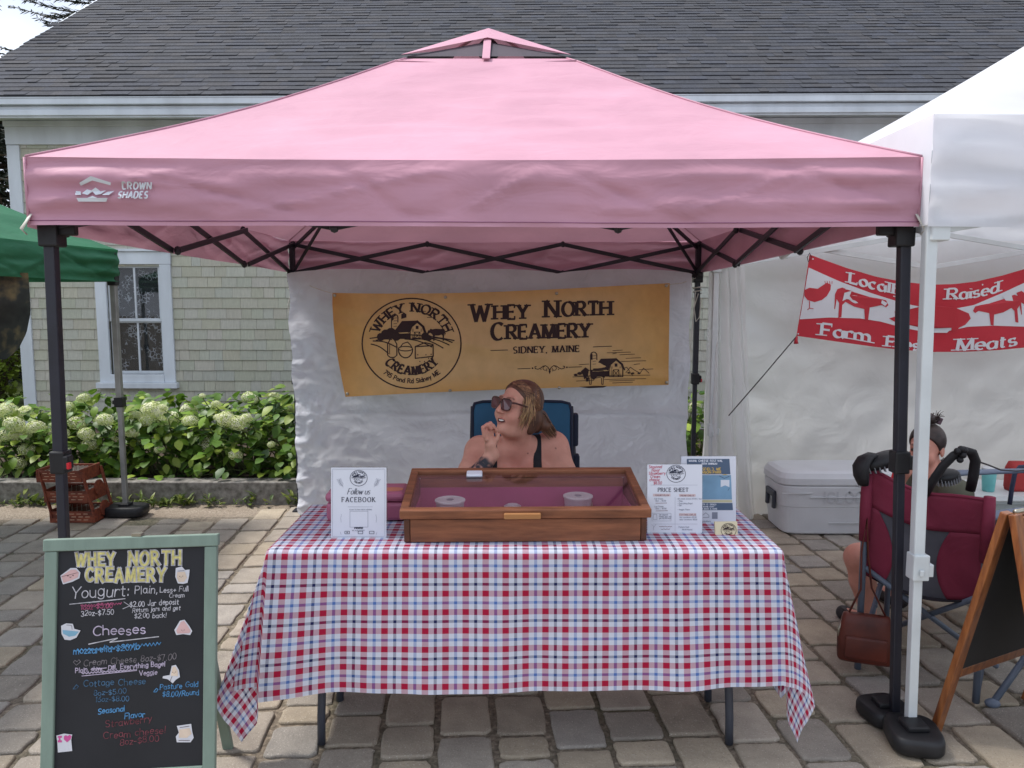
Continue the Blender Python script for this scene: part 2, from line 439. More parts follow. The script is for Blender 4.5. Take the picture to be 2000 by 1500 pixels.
def scrib(mb, x0, x1, y, amp, w, surf, off=.0015, n=None, rise=0):
    n = n or int((x1-x0)/3); rng = random.Random(x0*7+y)
    line(mb, [(x0+(x1-x0)*i/n, y + rise*(x1-x0)*i/n + (amp if i % 2 else -amp)*rng.uniform(.4, 1)) for i in range(n+1)], w, surf, off)

def cow_shape(x, y, s, flip=1):
    q = [(-.5,-.30),(-.44,-.40),(-.30,-.36),(-.1,-.40),(.2,-.38),(.42,-.40),(.5,-.32),(.53,.0),(.50,.05),(.48,-.22),(.46,-.1),(.44,.38),(.36,.38),(.36,.05),
         (.28,-.02),(.1,.04),(-.12,.04),(-.16,.1),(-.17,.38),(-.25,.38),(-.27,.05),(-.34,-.06),(-.46,-.14),(-.58,-.06),(-.64,-.14),(-.58,-.30)]
    return [(x + flip*a*s, y + b*s) for a, b in q]
def barn(mb, x, y, s, surf, off=.0015, lw=1.6):
    """gambrel barn with its gable to the right and a silo; x, y: foot of the gable, s: gable width"""
    P = lambda a, b: (x + a*s, y - b*s)
    gab = [P(-.5,0),P(-.5,.55),P(-.38,.88),P(0,1.2),P(.38,.88),P(.5,.55),P(.5,0)]
    line(mb, gab + [gab[0]], lw*1.3, surf, off)
    line(mb, [P(-.62,.46),P(-.46,.90),P(0,1.3),P(.46,.90),P(.62,.46)], lw*2.0, surf, off)
    fill(mb, [P(-.58,.50),P(-.42,.92),P(-.02,1.33),P(-1.1,1.30),P(-1.75,.44)], surf, off)
    fill(mb, [P(-.52,0),P(-.52,.42),P(-1.62,.36),P(-1.62,0)], surf, off)
    line(mb, [P(-.2,0),P(-.2,.5),P(.2,.5),P(.2,0)], lw, surf, off)
    line(mb, [P(-.2,0),P(.2,.5)], lw*.8, surf, off); line(mb, [P(.2,0),P(-.2,.5)], lw*.8, surf, off)
    fill(mb, [P(-.1,.72),P(.1,.72),P(.1,.96),P(-.1,.96)], surf, off)
    for a in (-.35, .35, .28, -.28): line(mb, [P(a,.02),P(a,.75)], lw*.5, surf, off)
    line(mb, [P(-1.85,.3),P(-1.85,1.55)] + [P(-1.62+.23*math.cos(R(t)), 1.55+.23*math.sin(R(t))) for t in range(180, -1, -30)] + [P(-1.39,1.2)], lw*1.4, surf, off)
    fill(mb, [P(-1.85,.3),P(-1.85,1.55),P(-1.78,1.70),P(-1.70,1.6),P(-1.70,.3)], surf, off)
    for b in (.9, 1.1, 1.3, 1.5): line(mb, [P(-1.7,b),P(-1.45,b+.03)], lw*.6, surf, off)
def emblem(mb, cx, cy, r, surf, off=.0015, full=True, tw=None):
    k = r / 98.0
    n = 60
    line(mb, [(cx + r*.985*math.sin(2*math.pi*i/n), cy - r*.9*math.cos(2*math.pi*i/n)) for i in range(n+1)], max(2.6*k, .9), surf, off)
    el = lambda f: (lambda x, y, v: (lambda p: (p[0], cy + (p[1]-cy)*.92))(f(x, y, v)))
    th, tn = (4.8*k, 2.0*k) if full else (4.6*k, 3.2*k)
    write(mb, "WHEY NORTH", cx, 0, 19*k, surf, th, tn, off, gap=.26, wide=.92, serif=full, lay=el(arc_lay(cx, cy, 68*k, cx)), align='c')
    write(mb, "CREAMERY", cx, 0, 18*k, surf, th, tn, off, gap=.24, wide=.92, serif=full, lay=el(arc_lay(cx, cy, 67*k, cx, True)), align='c')
    if full: write(mb, "795 Pond Rd Sidney ME", cx, 0, 9*k, surf, 1.7*k, None, off, gap=.2, wide=.95, lay=el(arc_lay(cx, cy, 84*k, cx, True)), align='c')
    T = lambda a, b: (cx + a*k, cy + (b-11)*k)
    barn(mb, cx + 11*k, cy - 9*k, 27*k, surf, off, 1.5*k)
    # cupola
    fill(mb, [T(-20,-37),T(-20,-46),T(-15,-50),T(-10,-46),T(-10,-40)], surf, off)
    # bushes
    for a, b, q in ((-60,-8,8),(-50,-13,10),(-40,-15,11),(-30,-9,9),(27,-9,8),(34,-6,6)): disc(mb, cx+a*k, cy+(b-5)*k, q*k, surf, off)
    fill(mb, cow_shape(cx + 50*k, cy - 17*k, 30*k), surf, off)
    # field
    for (x0,y0,x1,y1,bend) in ((-82,1,84,5,-9),(-70,5,-38,3,-2),(-76,6,-30,18,-4),(-80,12,-45,31,-4),(-14,2,40,18,-4),(2,0,62,20,-5),(20,0,74,14,-4),(38,0,80,9,-3)):
        pts = [T(lerp(x0,x1,i/8), lerp(y0,y1,i/8) + bend*math.sin(math.pi*i/8)) for i in range(9)]
        line(mb, pts, 2.2*k, surf, off)
    # bottle
    line(mb, [T(-42,38),T(-47,34),T(-47,12),T(-42,3),T(-42,-9),T(-34,-9),T(-34,3),T(-29,12),T(-29,34),T(-34,38),T(-42,38)], 2.2*k, surf, off)
    line(mb, [T(-42,-5),T(-34,-5)], 3*k, surf, off); line(mb, [T(-43,12),T(-43,32)], 1.2*k, surf, off)
    # bowl
    line(mb, [T(-26,22)] + [T(-12+14*math.cos(R(t)), 22+17*math.sin(R(t))) for t in range(180, -1, -20)] , 2.2*k, surf, off)
    line(mb, [T(-12+14*math.cos(R(t)), 21+4.5*math.sin(R(t))) for t in range(0, 361, 24)], 1.8*k, surf, off)
    line(mb, [T(-23,19),T(-17,11),T(-8,8),T(-2,14),T(1,20)], 1.8*k, surf, off)
    # cheese
    line(mb, [T(7,17),T(7,40),T(42,36),T(42,13),T(26,9),T(7,17),T(42,15)], 2.2*k, surf, off)
    for a, b in ((12,22),(20,28),(16,35),(28,22),(33,29),(38,21),(25,35)): disc(mb, cx+a*k, cy+b*k, 1.3*k, surf, off, n=6)
    for a, b, L in ((14,-52,14),(24,-46,13),(30,-40,13)): line(mb, [T(a,b),T(a+L,b)], 1.2*k, surf, off)
# ------------------------------------------------------------------ ground
def m_ground():
    n = NT("joint_grit"); f = n.noise(60, 6); g = n.noise(2.0, 3)
    c = n.ramp(f, [(.3, S(88,80,70)), (.55, S(130,118,103)), (.75, S(168,155,138))])
    c = n.mix(n.ramp(g, [(.45, (0,0,0)), (.7, (.6,.6,.6))]), c, S(72,78,52))
    n.l(c, n.b.inputs["Base Color"]); n.b.inputs["Roughness"].default_value = .95
    n.l(n.bump(f, .9, .012), n.b.inputs["Normal"]); return n.m
def m_paver():
    n = NT("concrete_paver"); a = n.n("ShaderNodeVertexColor", layer_name="Col")
    f = n.noise(190, 3, rough=.7); g = n.noise(9, 5); h = n.noise(55, 4)
    c = n.mix(1.0, a.outputs["Color"], n.ramp(g, [(.3, (.80,.79,.78)), (.7, (1.1,1.09,1.06))]), 'MULTIPLY')
    c = n.mix(n.ramp(f, [(.60, (0,0,0)), (.68, (.75,.75,.75))]), c, S(206,198,186))
    c = n.mix(n.ramp(f, [(.30, (.7,.7,.7)), (.38, (0,0,0))]), c, S(62,56,52))
    n.l(c, n.b.inputs["Base Color"]); n.b.inputs["Roughness"].default_value = .9
    b = n.bump(f, .5, .004); b = n.bump(h, .5, .008, b); n.l(b, n.b.inputs["Normal"]); return n.m
def m_gravel():
    n = NT("sandy_gravel"); f = n.noise(90, 5, rough=.7); g = n.noise(3, 4)
    c = n.ramp(f, [(.3, S(98,88,76)), (.55, S(156,142,126)), (.72, S(196,184,168))])
    c = n.mix(n.ramp(g, [(.4, (0,0,0)), (.65, (.5,.5,.5))]), c, S(120,106,90))
    n.l(c, n.b.inputs["Base Color"]); n.b.inputs["Roughness"].default_value = .95
    n.l(n.bump(f, .8, .01), n.b.inputs["Normal"]); return n.m
M['gravel'] = m_gravel()
mb = MB(); mb.grid(lambda a, b: V(lerp(-300, 300, a), lerp(-60, 400, b), -.010), 24, 24)
struct(mb.build("ground", m_ground()))

# paving: rows of tumbled blocks running away from the camera, each block its own rounded outline
mb = MB(); rg = random.Random(3)
ang = R(3.6); ca, sa = math.cos(ang), math.sin(ang)
def pv(x, y): return (x*ca - y*sa, x*sa + y*ca)
x = -7.2
while x < 7.2:
    wd = rg.uniform(.198, .222); y = .2 + rg.uniform(0, .2)
    while y < 5.72:
        L = rg.choice([.145, .21, .21, .275, .275, .29]) * rg.uniform(.96, 1.04)
        cxp, cyp = pv(x + wd/2, y + L/2)
        y += L
        if cyp > 5.66 - (0.28 if cxp < -1.9 else 0) * rg.uniform(.2, 1.5) or abs(cxp) > 1.1*cyp + 1.6: continue
        g = rg.uniform(.017, .028); hw, hl = wd/2 - g/2, L/2 - g/2
        dz = rg.uniform(-.003, .003); tx, ty = rg.uniform(-.012, .012), rg.uniform(-.012, .012)
        cr_ = rg.uniform(.012, .028); out = []
        for sx, sy, a0 in ((1,1,0),(-1,1,90),(-1,-1,180),(1,-1,270)):
            for k in range(4):
                t = R(a0 + 30*k); out.append((sx*(hw-cr_) + cr_*math.cos(t), sy*(hl-cr_) + cr_*math.sin(t)))
            # a waviness of the edge between corners
            e0, e1 = out[-1], {(1,1): (-(hw-cr_), hl), (-1,1): (-hw, -(hl-cr_)), (-1,-1): (hw-cr_, -hl), (1,-1): (hw, hl-cr_)}[(sx, sy)]
            for q in (.33, .67):
                out.append((lerp(e0[0], e1[0], q) + rg.uniform(-.004,.004), lerp(e0[1], e1[1], q) + rg.uniform(-.004,.004)))
        out = [(px_ + rg.uniform(-.0035,.0035), py_ + rg.uniform(-.0035,.0035)) for px_, py_ in out]
        n = len(out); vs = []
        for sc_, z in ((1.0, -.030), (.998, -.0045), (.978, .0), (.94, .0018)):
            for px_, py_ in out:
                ex, ey = px_ * (1 - (1-sc_)*.13/max(hw,.01)), py_ * (1 - (1-sc_)*.13/max(hl,.01))
                X, Y = pv(ex, ey); vs.append((cxp + X, cyp + Y, z + dz + (tx*ex + ty*ey if z > -.02 else 0)))
        vs.append((cxp, cyp, .0028 + dz))
        fs = [(r*n+i, r*n+(i+1) % n, (r+1)*n+(i+1) % n, (r+1)*n+i) for r in range(3) for i in range(n)]
        fs += [(3*n+i, 3*n+(i+1) % n, 4*n) for i in range(n)]
        t = rg.random(); b = rg.uniform(.74, 1.04)
        base = [S(176,164,148), S(170,160,148), S(162,156,149), S(176,163,144), S(158,150,140)][int(t*5)]
        mb.add(vs, fs, tuple(c*b for c in base[:3]))
    x += wd
struct(mb.build("cobblestone_paving", m_paver(), smooth=False))
mb = MB(); mb.grid(lambda a, b: V(lerp(-9, -1.2, a), lerp(5.05 + .30*a + .06*nz(a*9, 1), 5.76, b), -.020 + .026*min(1, 3*b)*(1-.6*a) + .004*nz(a*30, b*6)), 80, 12)
mb.grid(lambda a, b: V(lerp(-1.2, 9, a), lerp(5.52 + .05*nz(a*12, 4), 5.76, b), -.018 + .014*b), 60, 4)
struct(mb.build("gravel_edge", M['gravel'], smooth=True))

# granite kerb of the flower bed
mb = MB(); rg = random.Random(4); x = -9.0
while x < 9:
    L = rg.uniform(1.7, 2.4)
    mb.box((x + L/2 , 5.84, .06), (L - .012, .15, .215)); x += L
kb = mb.build("granite_kerb", M['granite'], bevel=.008); struct(kb)
def m_soil():
    n = NT("bed_soil"); f = n.noise(30, 5)
    n.l(n.ramp(f, [(.3, S(40,32,26)), (.7, S(84,68,54))]), n.b.inputs["Base Color"]); n.b.inputs["Roughness"].default_value = 1
    n.l(n.bump(f, .8, .03), n.b.inputs["Normal"]); return n.m
mb = MB(); mb.grid(lambda a, b: V(lerp(-9, 9, a), lerp(5.9, 8.75, b), .11 + .02*nz(a*30, b*8)), 80, 16)
struct(mb.build("bed_soil", m_soil(), smooth=True))
def m_grass():
    n = NT("lawn_grass"); f = n.noise(120, 5, (1, .25, 1)); g = n.noise(.8, 3)
    c = n.mix(n.ramp(g, [(.35,(0,0,0)),(.7,(1,1,1))]), n.ramp(f, [(.3, S(40,58,20)), (.7, S(96,118,48))]), n.ramp(f, [(.3, S(60,72,28)), (.7, S(128,140,70))]))
    n.l(c, n.b.inputs["Base Color"]); n.b.inputs["Roughness"].default_value = .9; n.l(n.bump(f, .8, .03), n.b.inputs["Normal"]); return n.m
mb = MB(); mb.grid(lambda a, b: V(lerp(-60, -5.75, a), lerp(6.6, 60, b), .14 + .5*b + .02*nz(a*60, b*60)), 90, 60)
struct(mb.build("lawn", m_grass(), smooth=True))

# ------------------------------------------------------------------ house
HY, HR = 8.6, R(-.9)                      # wall plane, turned a touch
hc, hs = math.cos(HR), math.sin(HR)
def hp(u, d, z):                           # u along the wall, d out of the wall towards the camera, z up
    return V(u*hc + d*hs, HY + u*hs - d*hc, z)
house = thing("house", "house with dark asphalt roof and beige shingled wall behind the stalls", "house", hp(0, 0, 0))
UL, UR = -5.52, 11.0
HM = Matrix(((hc, -hs, 0), (hs, hc, 0), (0, 0, 1)))
def hbox(mb, u0, u1, d0, d1, z0, z1, color=None):
    mb.box(hp((u0+u1)/2, (d0+d1)/2, (z0+z1)/2), (u1-u0, d1-d0, z1-z0), HM, color)
wu0, wu1, wz0, wz1 = -4.66, -3.80, .60, 2.12      # outer edge of the window casing
iu0, iu1, iz0, iz1 = wu0+.125, wu1-.125, wz0+.12, wz1-.17
# wall backing (with the window hole) and shingles
mb = MB(); dk = S(70,68,62)
for a in ((UL, iu0, -.2, 3.3), (iu1, UR, -.2, 3.3), (iu0, iu1, -.2, iz0), (iu0, iu1, iz1, 3.3)):
    hbox(mb, a[0], a[1], -.12, 0, a[2], a[3], dk)
rg = random.Random(11); z = -.05; row = 0; EXP = .1165
while z < 3.25:
    u = UL + .1 - rg.uniform(0, .1)
    while u < UR:
        wdt = rg.uniform(.10, .235)
        a, b = u + .0015, min(u + wdt - .0015, UR)
        z0, z1 = z + rg.uniform(-.001, .001), min(z + EXP + .012, 3.27)
        u += wdt
        if a < iu1 and b > iu0 and z0 < iz1 and z1 > iz0:
            if z0 > iz0-.1 and z1 < iz1+.1:
                if a < iu0 < b and iu0 - a > .02: b = iu0
                elif a < iu1 < b and b - iu1 > .02: a = iu1
                else: continue
        k = rg.uniform(.93, 1.04); cc = tuple(x*k for x in S(182 + rg.uniform(-3,3), 181, 166 + rg.uniform(-4,4))[:3])
        f0 = rg.uniform(.014, .017)
        p = [hp(a, f0, z0), hp(b, f0, z0), hp(b, .003, z1), hp(a, .003, z1), hp(a, .001, z0), hp(b, .001, z0), hp(b, .001, z1), hp(a, .001, z1)]
        mb.add(p, [(0,1,2,3), (4,5,1,0), (1,5,6,2), (4,0,3,7)], cc)
    z += EXP; row += 1
# side wall and back of the body
p = [hp(UL, 0, -.2), hp(UL, -8, -.2), hp(UL, -8, 3.4), hp(UL, -4, 6.15), hp(UL, 0, 3.4)]
mb.ngon(p, S(186,182,164))
wall = mb.build("wall", M['shingle'], house)
# corner board, frieze, fascia, soffit
mb = MB(); hbox(mb, UL-.03, UL+.11, -.10, .03, -.1, 3.245); hbox(mb, UL-.03, UL-.001, -.22, -.102, -.1, 3.245)
mb.build("corner_board", M['white_paint'], house, bevel=.004)
mb = MB(); hbox(mb, UL-.033, UR, -.05, .036, 3.25, 3.50); hbox(mb, UL-.035, UR, .037, .06, 3.44, 3.50)
mb.build("frieze_board", M['white_paint'], house, bevel=.004)
mb = MB(); hbox(mb, UL-.32, UR, .03, .40, 3.505, 3.525); mb.build("soffit", M['white_paint'], house)
mb = MB(); hbox(mb, UL-.36, UR, .40, .43, 3.44, 3.56); hbox(mb, UL-.36, UR, .402, .48, 3.565, 3.655); hbox(mb, UL-.36, UR, .431, .452, 3.46, 3.52)
mb.build("fascia", M['white_paint'], house, bevel=.006)
# roof: courses of laminated shingles
ea = math.atan(.665); es, ec = math.sin(ea), math.cos(ea)
RU0, RU1 = UL - .40, UR
def rp(u, s, h=0): return hp(u, .47 - s*ec - h*es*0 + 0 + h*es, 3.66 + s*es + h*ec)
mb = MB()
mb.add([rp(RU0, -.03, -.02), rp(RU1, -.03, -.02), rp(RU1, 5.6, -.02), rp(RU0, 5.6, -.02)], [(0,1,2,3)], S(48,48,52))
q = [rp(RU0, 5.6, -.02), rp(RU1, 5.6, -.02)]
mb.add([q[0], q[1], q[1] + V(0, 4.5, -3.2), q[0] + V(0, 4.5, -3.2)], [(0,1,2,3)], S(60,60,64))
rg = random.Random(21); s = -.02
while s < 5.55:
    u = RU0 - rg.uniform(0, .2)
    while u < RU1:
        wdt = rg.choice([.09, .13, .17, .22, .28]) ; lift = rg.choice([.004, .004, .009]) + rg.uniform(0, .002)
        a, b = max(u, RU0), min(u + wdt, RU1); u += wdt
        k = rg.choice([.82, .92, .97, 1.0, 1.06, 1.15]); tone = rg.choice([S(70,72,80), S(69,71,78), S(74,74,79), S(68,71,81)])
        cc = tuple(x*k*.78 for x in tone[:3]); e = .128
        p = [rp(a, s, lift+.004), rp(b, s, lift+.004), rp(b, s+e+.02, .002), rp(a, s+e+.02, .002), rp(a, s, -.01), rp(b, s, -.01)]
        mb.add(p, [(0,1,2,3), (4,5,1,0)], cc)
    s += .128
roof = mb.build("roof", M['roof'], house)
mb = MB(); mb.bar(rp(RU0-.015, -.02, -.06), rp(RU0-.015, 5.6, -.06), .03, .12, up=(0,0,1)); mb.build("verge_board", M['white_paint'], house)

# window
win = MB()
hbox(win, wu0, iu0, .0, .034, wz0+.03, iz1); hbox(win, iu1, wu1, .0, .034, wz0+.03, iz1)
hbox(win, wu0-.005, wu1+.005, .0, .037, iz1+.001, wz1-.03); hbox(win, wu0-.02, wu1+.02, .0, .06, wz1-.029, wz1)
wino = win.build("window", M['white_paint'], house, bevel=.004)
mb = MB(); hbox(mb, wu0-.03, wu1+.03, .0, .075, wz0-.035, wz0+.029); hbox(mb, iu0, iu1, .0, .045, wz0+.03, iz0); mb.build("sill", M['white_paint'], wino, bevel=.005)
mb = MB(); zm = (iz0+iz1)/2; um = (iu0+iu1)/2
for (z0, z1, d) in ((iz0, zm, -.03), (zm-.02, iz1, -.008)):
    hbox(mb, iu0, iu0+.038, d-.02, d, z0, z1); hbox(mb, iu1-.038, iu1, d-.02, d, z0, z1)
    hbox(mb, iu0+.038, iu1-.038, d-.02, d-.001, z0, z0+.036); hbox(mb, iu0+.038, iu1-.038, d-.02, d-.001, z1-.036, z1)
    hbox(mb, um-.011, um+.011, d-.02, d-.002, z0+.036, z1-.036)
mb.build("sash", M['white_paint'], wino, bevel=.003)
def m_glass(name, tint, gl=.06, rough=.02, refl=.55):
    n = NT(name); tr = n.n("ShaderNodeBsdfTransparent"); tr.inputs[0].default_value = tint
    g = n.n("ShaderNodeBsdfGlossy"); g.inputs["Roughness"].default_value = rough
    lw = n.n("ShaderNodeLayerWeight"); lw.inputs[0].default_value = .5
    f = n.math('MULTIPLY_ADD', n.math('POWER', lw.outputs["Facing"], 4.0), refl, gl)
    ms = n.n("ShaderNodeMixShader"); n.l(f, ms.inputs[0]); n.l(tr.outputs[0], ms.inputs[1]); n.l(g.outputs[0], ms.inputs[2])
    n.l(ms.outputs[0], n.out.inputs[0]); return n.m
M['glass'] = m_glass("window_glass", (.75,.78,.80,1), .07)
mb = MB()
for (z0, z1, d) in ((iz0+.03, zm-.03, -.041), (zm+.01, iz1-.03, -.019)):
    mb.add([hp(iu0+.03, d, z0), hp(iu1-.03, d, z0), hp(iu1-.03, d, z1), hp(iu0+.03, d, z1)], [(0,1,2,3)])
mb.build("pane", M['glass'], wino)
def m_lace():
    n = NT("lace_curtain"); tcn = n.n("ShaderNodeTexCoord")
    v = n.n("ShaderNodeTexVoronoi", feature='DISTANCE_TO_EDGE'); v.inputs["Scale"].default_value = 26; n.l(tcn.outputs["Object"], v.inputs["Vector"])
    f = n.noise(9, 4)
    k = n.math('MULTIPLY', n.ramp(v.outputs["Distance"], [(.05, (1,1,1)), (.12, (0,0,0))]), n.ramp(f, [(.5, (.05,.05,.05)), (.58, (1,1,1))]))
    k = n.math('ADD', k, .10)
    n.b.inputs["Base Color"].default_value = S(178,180,186); n.b.inputs["Roughness"].default_value = .9
    tr = n.n("ShaderNodeBsdfTransparent"); ms = n.n("ShaderNodeMixShader"); n.l(k, ms.inputs[0]); n.l(tr.outputs[0], ms.inputs[1]); n.l(n.b.outputs[0], ms.inputs[2])
    n.l(ms.outputs[0], n.out.inputs[0]); return n.m
mb = MB(); mb.grid(lambda a, b: hp(lerp(iu0+.01, iu1-.01, a), -.105 + .008*math.sin(a*50), lerp(iz0, iz1, b)), 40, 4); mb.build("curtain", m_lace(), wino, smooth=True)
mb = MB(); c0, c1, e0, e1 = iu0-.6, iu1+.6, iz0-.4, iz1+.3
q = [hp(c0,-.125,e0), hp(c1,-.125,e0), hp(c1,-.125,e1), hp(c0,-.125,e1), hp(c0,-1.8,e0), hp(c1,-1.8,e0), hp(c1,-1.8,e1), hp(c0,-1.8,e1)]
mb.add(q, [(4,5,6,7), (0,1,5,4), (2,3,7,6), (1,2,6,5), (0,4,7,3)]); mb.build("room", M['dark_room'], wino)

# ------------------------------------------------------------------ plants
def m_leaf(name, a, b, c):
    n = NT(name); at_ = n.n("ShaderNodeVertexColor", layer_name="Col"); f = n.noise(14, 3)
    cc = n.mix(1.0, at_.outputs["Color"], n.ramp(f, [(.3, (.75,.75,.75)), (.7, (1.1,1.1,1.1))]), 'MULTIPLY')
    n.l(cc, n.b.inputs["Base Color"]); n.b.inputs["Roughness"].default_value = .45; n.b.inputs["Specular IOR Level"].default_value = .35
    t = n.n("ShaderNodeBsdfTranslucent"); n.l(cc, t.inputs["Color"]); ms = n.n("ShaderNodeMixShader"); ms.inputs[0].default_value = .25
    n.l(n.b.outputs[0], ms.inputs[1]); n.l(t.outputs[0], ms.inputs[2]); n.l(ms.outputs[0], n.out.inputs[0]); return n.m
M['leaf'] = m_leaf("hydrangea_leaf", 0, 0, 0)
M['stem'] = pm("green_stem", S(92,104,58), .6, .15, 10, .1)
M['flower'] = pm("cream_florets", S(214,216,160), .7, .08, 8, 0, attr=True, trans=.2)
M['needle'] = pm("spruce_needles", S(34,44,34), .7, .2, 4, 0, attr=True)
M['bark'] = pm("bark", S(84,72,62), .9, .25, 12, .6, 30, .02, stretch=(1,1,.2))
def leaf(mb, p, d, up, L, W, color, curl=.25):
    d = d.normalized(); s = d.cross(up)
    if s.length < .01: s = d.cross(V(1,0,0))
    s.normalize(); n = s.cross(d).normalized()
    rows = ((0, 0, 0), (.22, .40, .03), (.5, .5, .05), (.78, .30, .0), (1, 0, -.10))
    vs = [p]
    for t, w_, h in rows[1:4]:
        c = p + d*(t*L) - n*(curl*L*t*t)
        vs += [c - s*(w_*W) + n*(h*L), c - n*0 , c + s*(w_*W) + n*(h*L)]
    vs.append(p + d*L - n*(curl*L*1.0))
    fs = [(0,2,1),(0,3,2),(1,2,5,4),(2,3,6,5),(4,5,8,7),(5,6,9,8),(7,8,10),(8,9,10)]
    mb.add(vs, fs, color)
flower_meshes = []
for k in range(4):
    rg = random.Random(50+k); mb = MB()
    for i in range(190):
        zz = 1 - 1.75*(i+.5)/190; t = i*2.39996; rr = math.sqrt(max(0, 1-zz*zz))
        d = V(rr*math.cos(t), rr*math.sin(t), zz); p = V(d.x, d.y, d.z*.82) * rg.uniform(.86, 1.04)
        s = d.cross(V(.3,.2,1)).normalized(); u = s.cross(d); sz = rg.uniform(.11, .17)
        g = rg.random(); lowz = max(0, -zz+.25)
        base = S(240,241,206) if g > .5 else (S(226,232,170) if g > .15 else S(200,214,132))
        base = tuple(lerp(base[j], S(180,198,120)[j], min(.6, lowz)) for j in range(3))
        rot = rg.uniform(0, 1.5)
        for j in range(4):
            a = rot + j*math.pi/2; e = s*math.cos(a) + u*math.sin(a); f = s*math.cos(a+.75) + u*math.sin(a+.75); h = s*math.cos(a-.75) + u*math.sin(a-.75)
            mb.add([p, p + h*sz*.62 + d*.03, p + e*sz + d*rg.uniform(-.01,.05), p + f*sz*.62 + d*.03], [(0,1,2,3)], base)
    me = mb.build("flower_head", M['flower'], None, smooth=False); flower_meshes.append(me.data); bpy.data.objects.remove(me)
HYG = "hydrangea shrubs in the bed along the house"
def hydrangea(label, cx, cy, w_, d_, h_, heads, seed, dark=1.0, big=1.0, nl=430):
    rg = random.Random(seed); root = thing("hydrangea_shrub", label, "shrub", (cx, cy, .11), HYG)
    st, lf = MB(), MB(); tips = []
    for i in range(26):
        a, q = rg.uniform(0, 6.28), math.sqrt(rg.random())
        t = V(cx + math.cos(a)*q*w_*.5, cy + math.sin(a)*q*d_*.5, .11 + h_*rg.uniform(.55, .95)*(1-.25*q))
        b = V(cx + math.cos(a)*q*w_*.2, cy + math.sin(a)*q*d_*.2, .10); tips.append((b, t))
    ht = []
    for (px, py, r) in heads:
        Y = cy - d_*.5*rg.uniform(.35, .8) if py > 815 else cy - d_*rg.uniform(-.2, .4)
        c = at(px, py, Y); ht.append((c, r*Y/F*.92)); tips.append((V(lerp(cx, c.x, .6), cy, .1), c - V(0,0,r*Y/F*.4)))
    for b, t in tips:
        m = b.lerp(t, .5) + V(rg.uniform(-.04,.04), rg.uniform(-.04,.04), .06)
        st.tube([b, m, t], [.006, .005, .004], 5, False)
    def lcol():
        g = rg.random(); k = rg.uniform(.72, 1.25)*dark
        c = S(86,120,42) if g > .5 else (S(114,144,50) if g > .2 else (S(144,164,64) if g > .07 else S(58,92,40)))
        return tuple(x*k for x in c[:3])
    for i in range(nl):
        a, q = rg.uniform(0, 6.28), rg.random()**.45
        zf = rg.random(); bulge = math.sqrt(max(.05, 1 - max(0, zf-.35)**2*1.9))
        p = V(cx + math.cos(a)*q*w_*.56*bulge, cy + math.sin(a)*q*d_*.56*bulge, .12 + h_*zf*.95*(1 - .10*math.cos(a*3+seed)))
        out = V(math.cos(a)*.8, math.sin(a)*.8, rg.uniform(-.75, .45)) + V(rg.uniform(-.5,.5), rg.uniform(-.5,.5), 0)
        L = rg.uniform(.07, .125)*big
        leaf(lf, p, out, V(rg.uniform(-.3,.3), rg.uniform(-.3,.3)-.3, 1), L, L*rg.uniform(.58, .72), lcol(), rg.uniform(.1, .35))
    for b, t in tips:
        for k in range(6):
            a = k*2.4 + rg.uniform(-.4,.4); z = rg.uniform(.45, .97); p = b.lerp(t, z)
            L = rg.uniform(.07, .12)*big
            leaf(lf, p, V(math.cos(a), math.sin(a), rg.uniform(-.1,.5)), V(0,0,1), L, L*.6, lcol(), .3)
    st.build("stems", M['stem'], root); lf.build("foliage", M['leaf'], root, smooth=True)
    for c, r in ht:
        o = bpy.data.objects.new("flower_head", rg.choice(flower_meshes)); col.objects.link(o); o.parent = root
        o.location = c - V(cx, cy, .11); o.scale = (r, r, r*rg.uniform(.86, .98)); o.rotation_euler = (rg.uniform(-.35,.35), rg.uniform(-.35,.35), rg.uniform(0, 6))
    return root
hydrangea("hydrangea shrub farthest left, its low cream heads at the photo's left edge", -4.05, 6.40, 1.0, .95, .62, [(14,802,22),(28,830,22),(8,805,20),(12,850,20),(35,905,17),(52,870,15),(60,806,16)], 1)
hydrangea("hydrangea shrub with cream heads standing behind the reddish tiered crate stand", -3.45, 6.42, .95, .95, .66, [(52,806,20),(70,835,20),(45,848,19),(88,842,14),(52,878,17),(130,795,15),(28,850,13),(108,848,14)], 2)
hydrangea("hydrangea shrub with two tall heads just left of the grey canopy pole", -2.85, 6.40, .9, .95, .64, [(163,778,14),(152,826,20),(168,848,17),(205,820,18),(176,868,17),(122,846,15),(196,820,14)], 3)
hydrangea("hydrangea shrub with large cream heads just right of the grey canopy pole", -2.25, 6.38, .85, .95, .66, [(264,812,14),(300,803,26),(330,820,23),(284,822,15),(256,846,15),(312,878,12),(228,852,12)], 4)
hydrangea("hydrangea shrub with a small white head on a tall stem above the wall's lower shingles", -1.72, 6.36, .85, .95, .70, [(368,802,19),(372,822,17),(395,773,7),(422,790,11),(404,868,19),(318,796,10)], 5, dark=.9)
hydrangea("hydrangea shrub with round pale heads low over the granite kerb, left of the white sheet", -1.25, 6.30, .85, .95, .72, [(440,818,19),(462,826,19),(480,818,14),(460,890,15),(386,926,11),(530,868,9),(428,816,12)], 6, dark=.85)
hydrangea("tallest leafy hydrangea shrub, hard against the white sheet's left edge", -.62, 6.38, .95, .95, 1.0, [(488,778,18),(535,775,13),(562,796,14),(556,812,15),(575,800,14)], 7, dark=.9, big=1.15, nl=520)
hydrangea("hydrangea shrub seen as a green sliver between the white sheet and the white tent", 1.5, 6.4, .8, .9, .72, [(1358,792,12),(1350,800,9)], 8, dark=.9, nl=300)

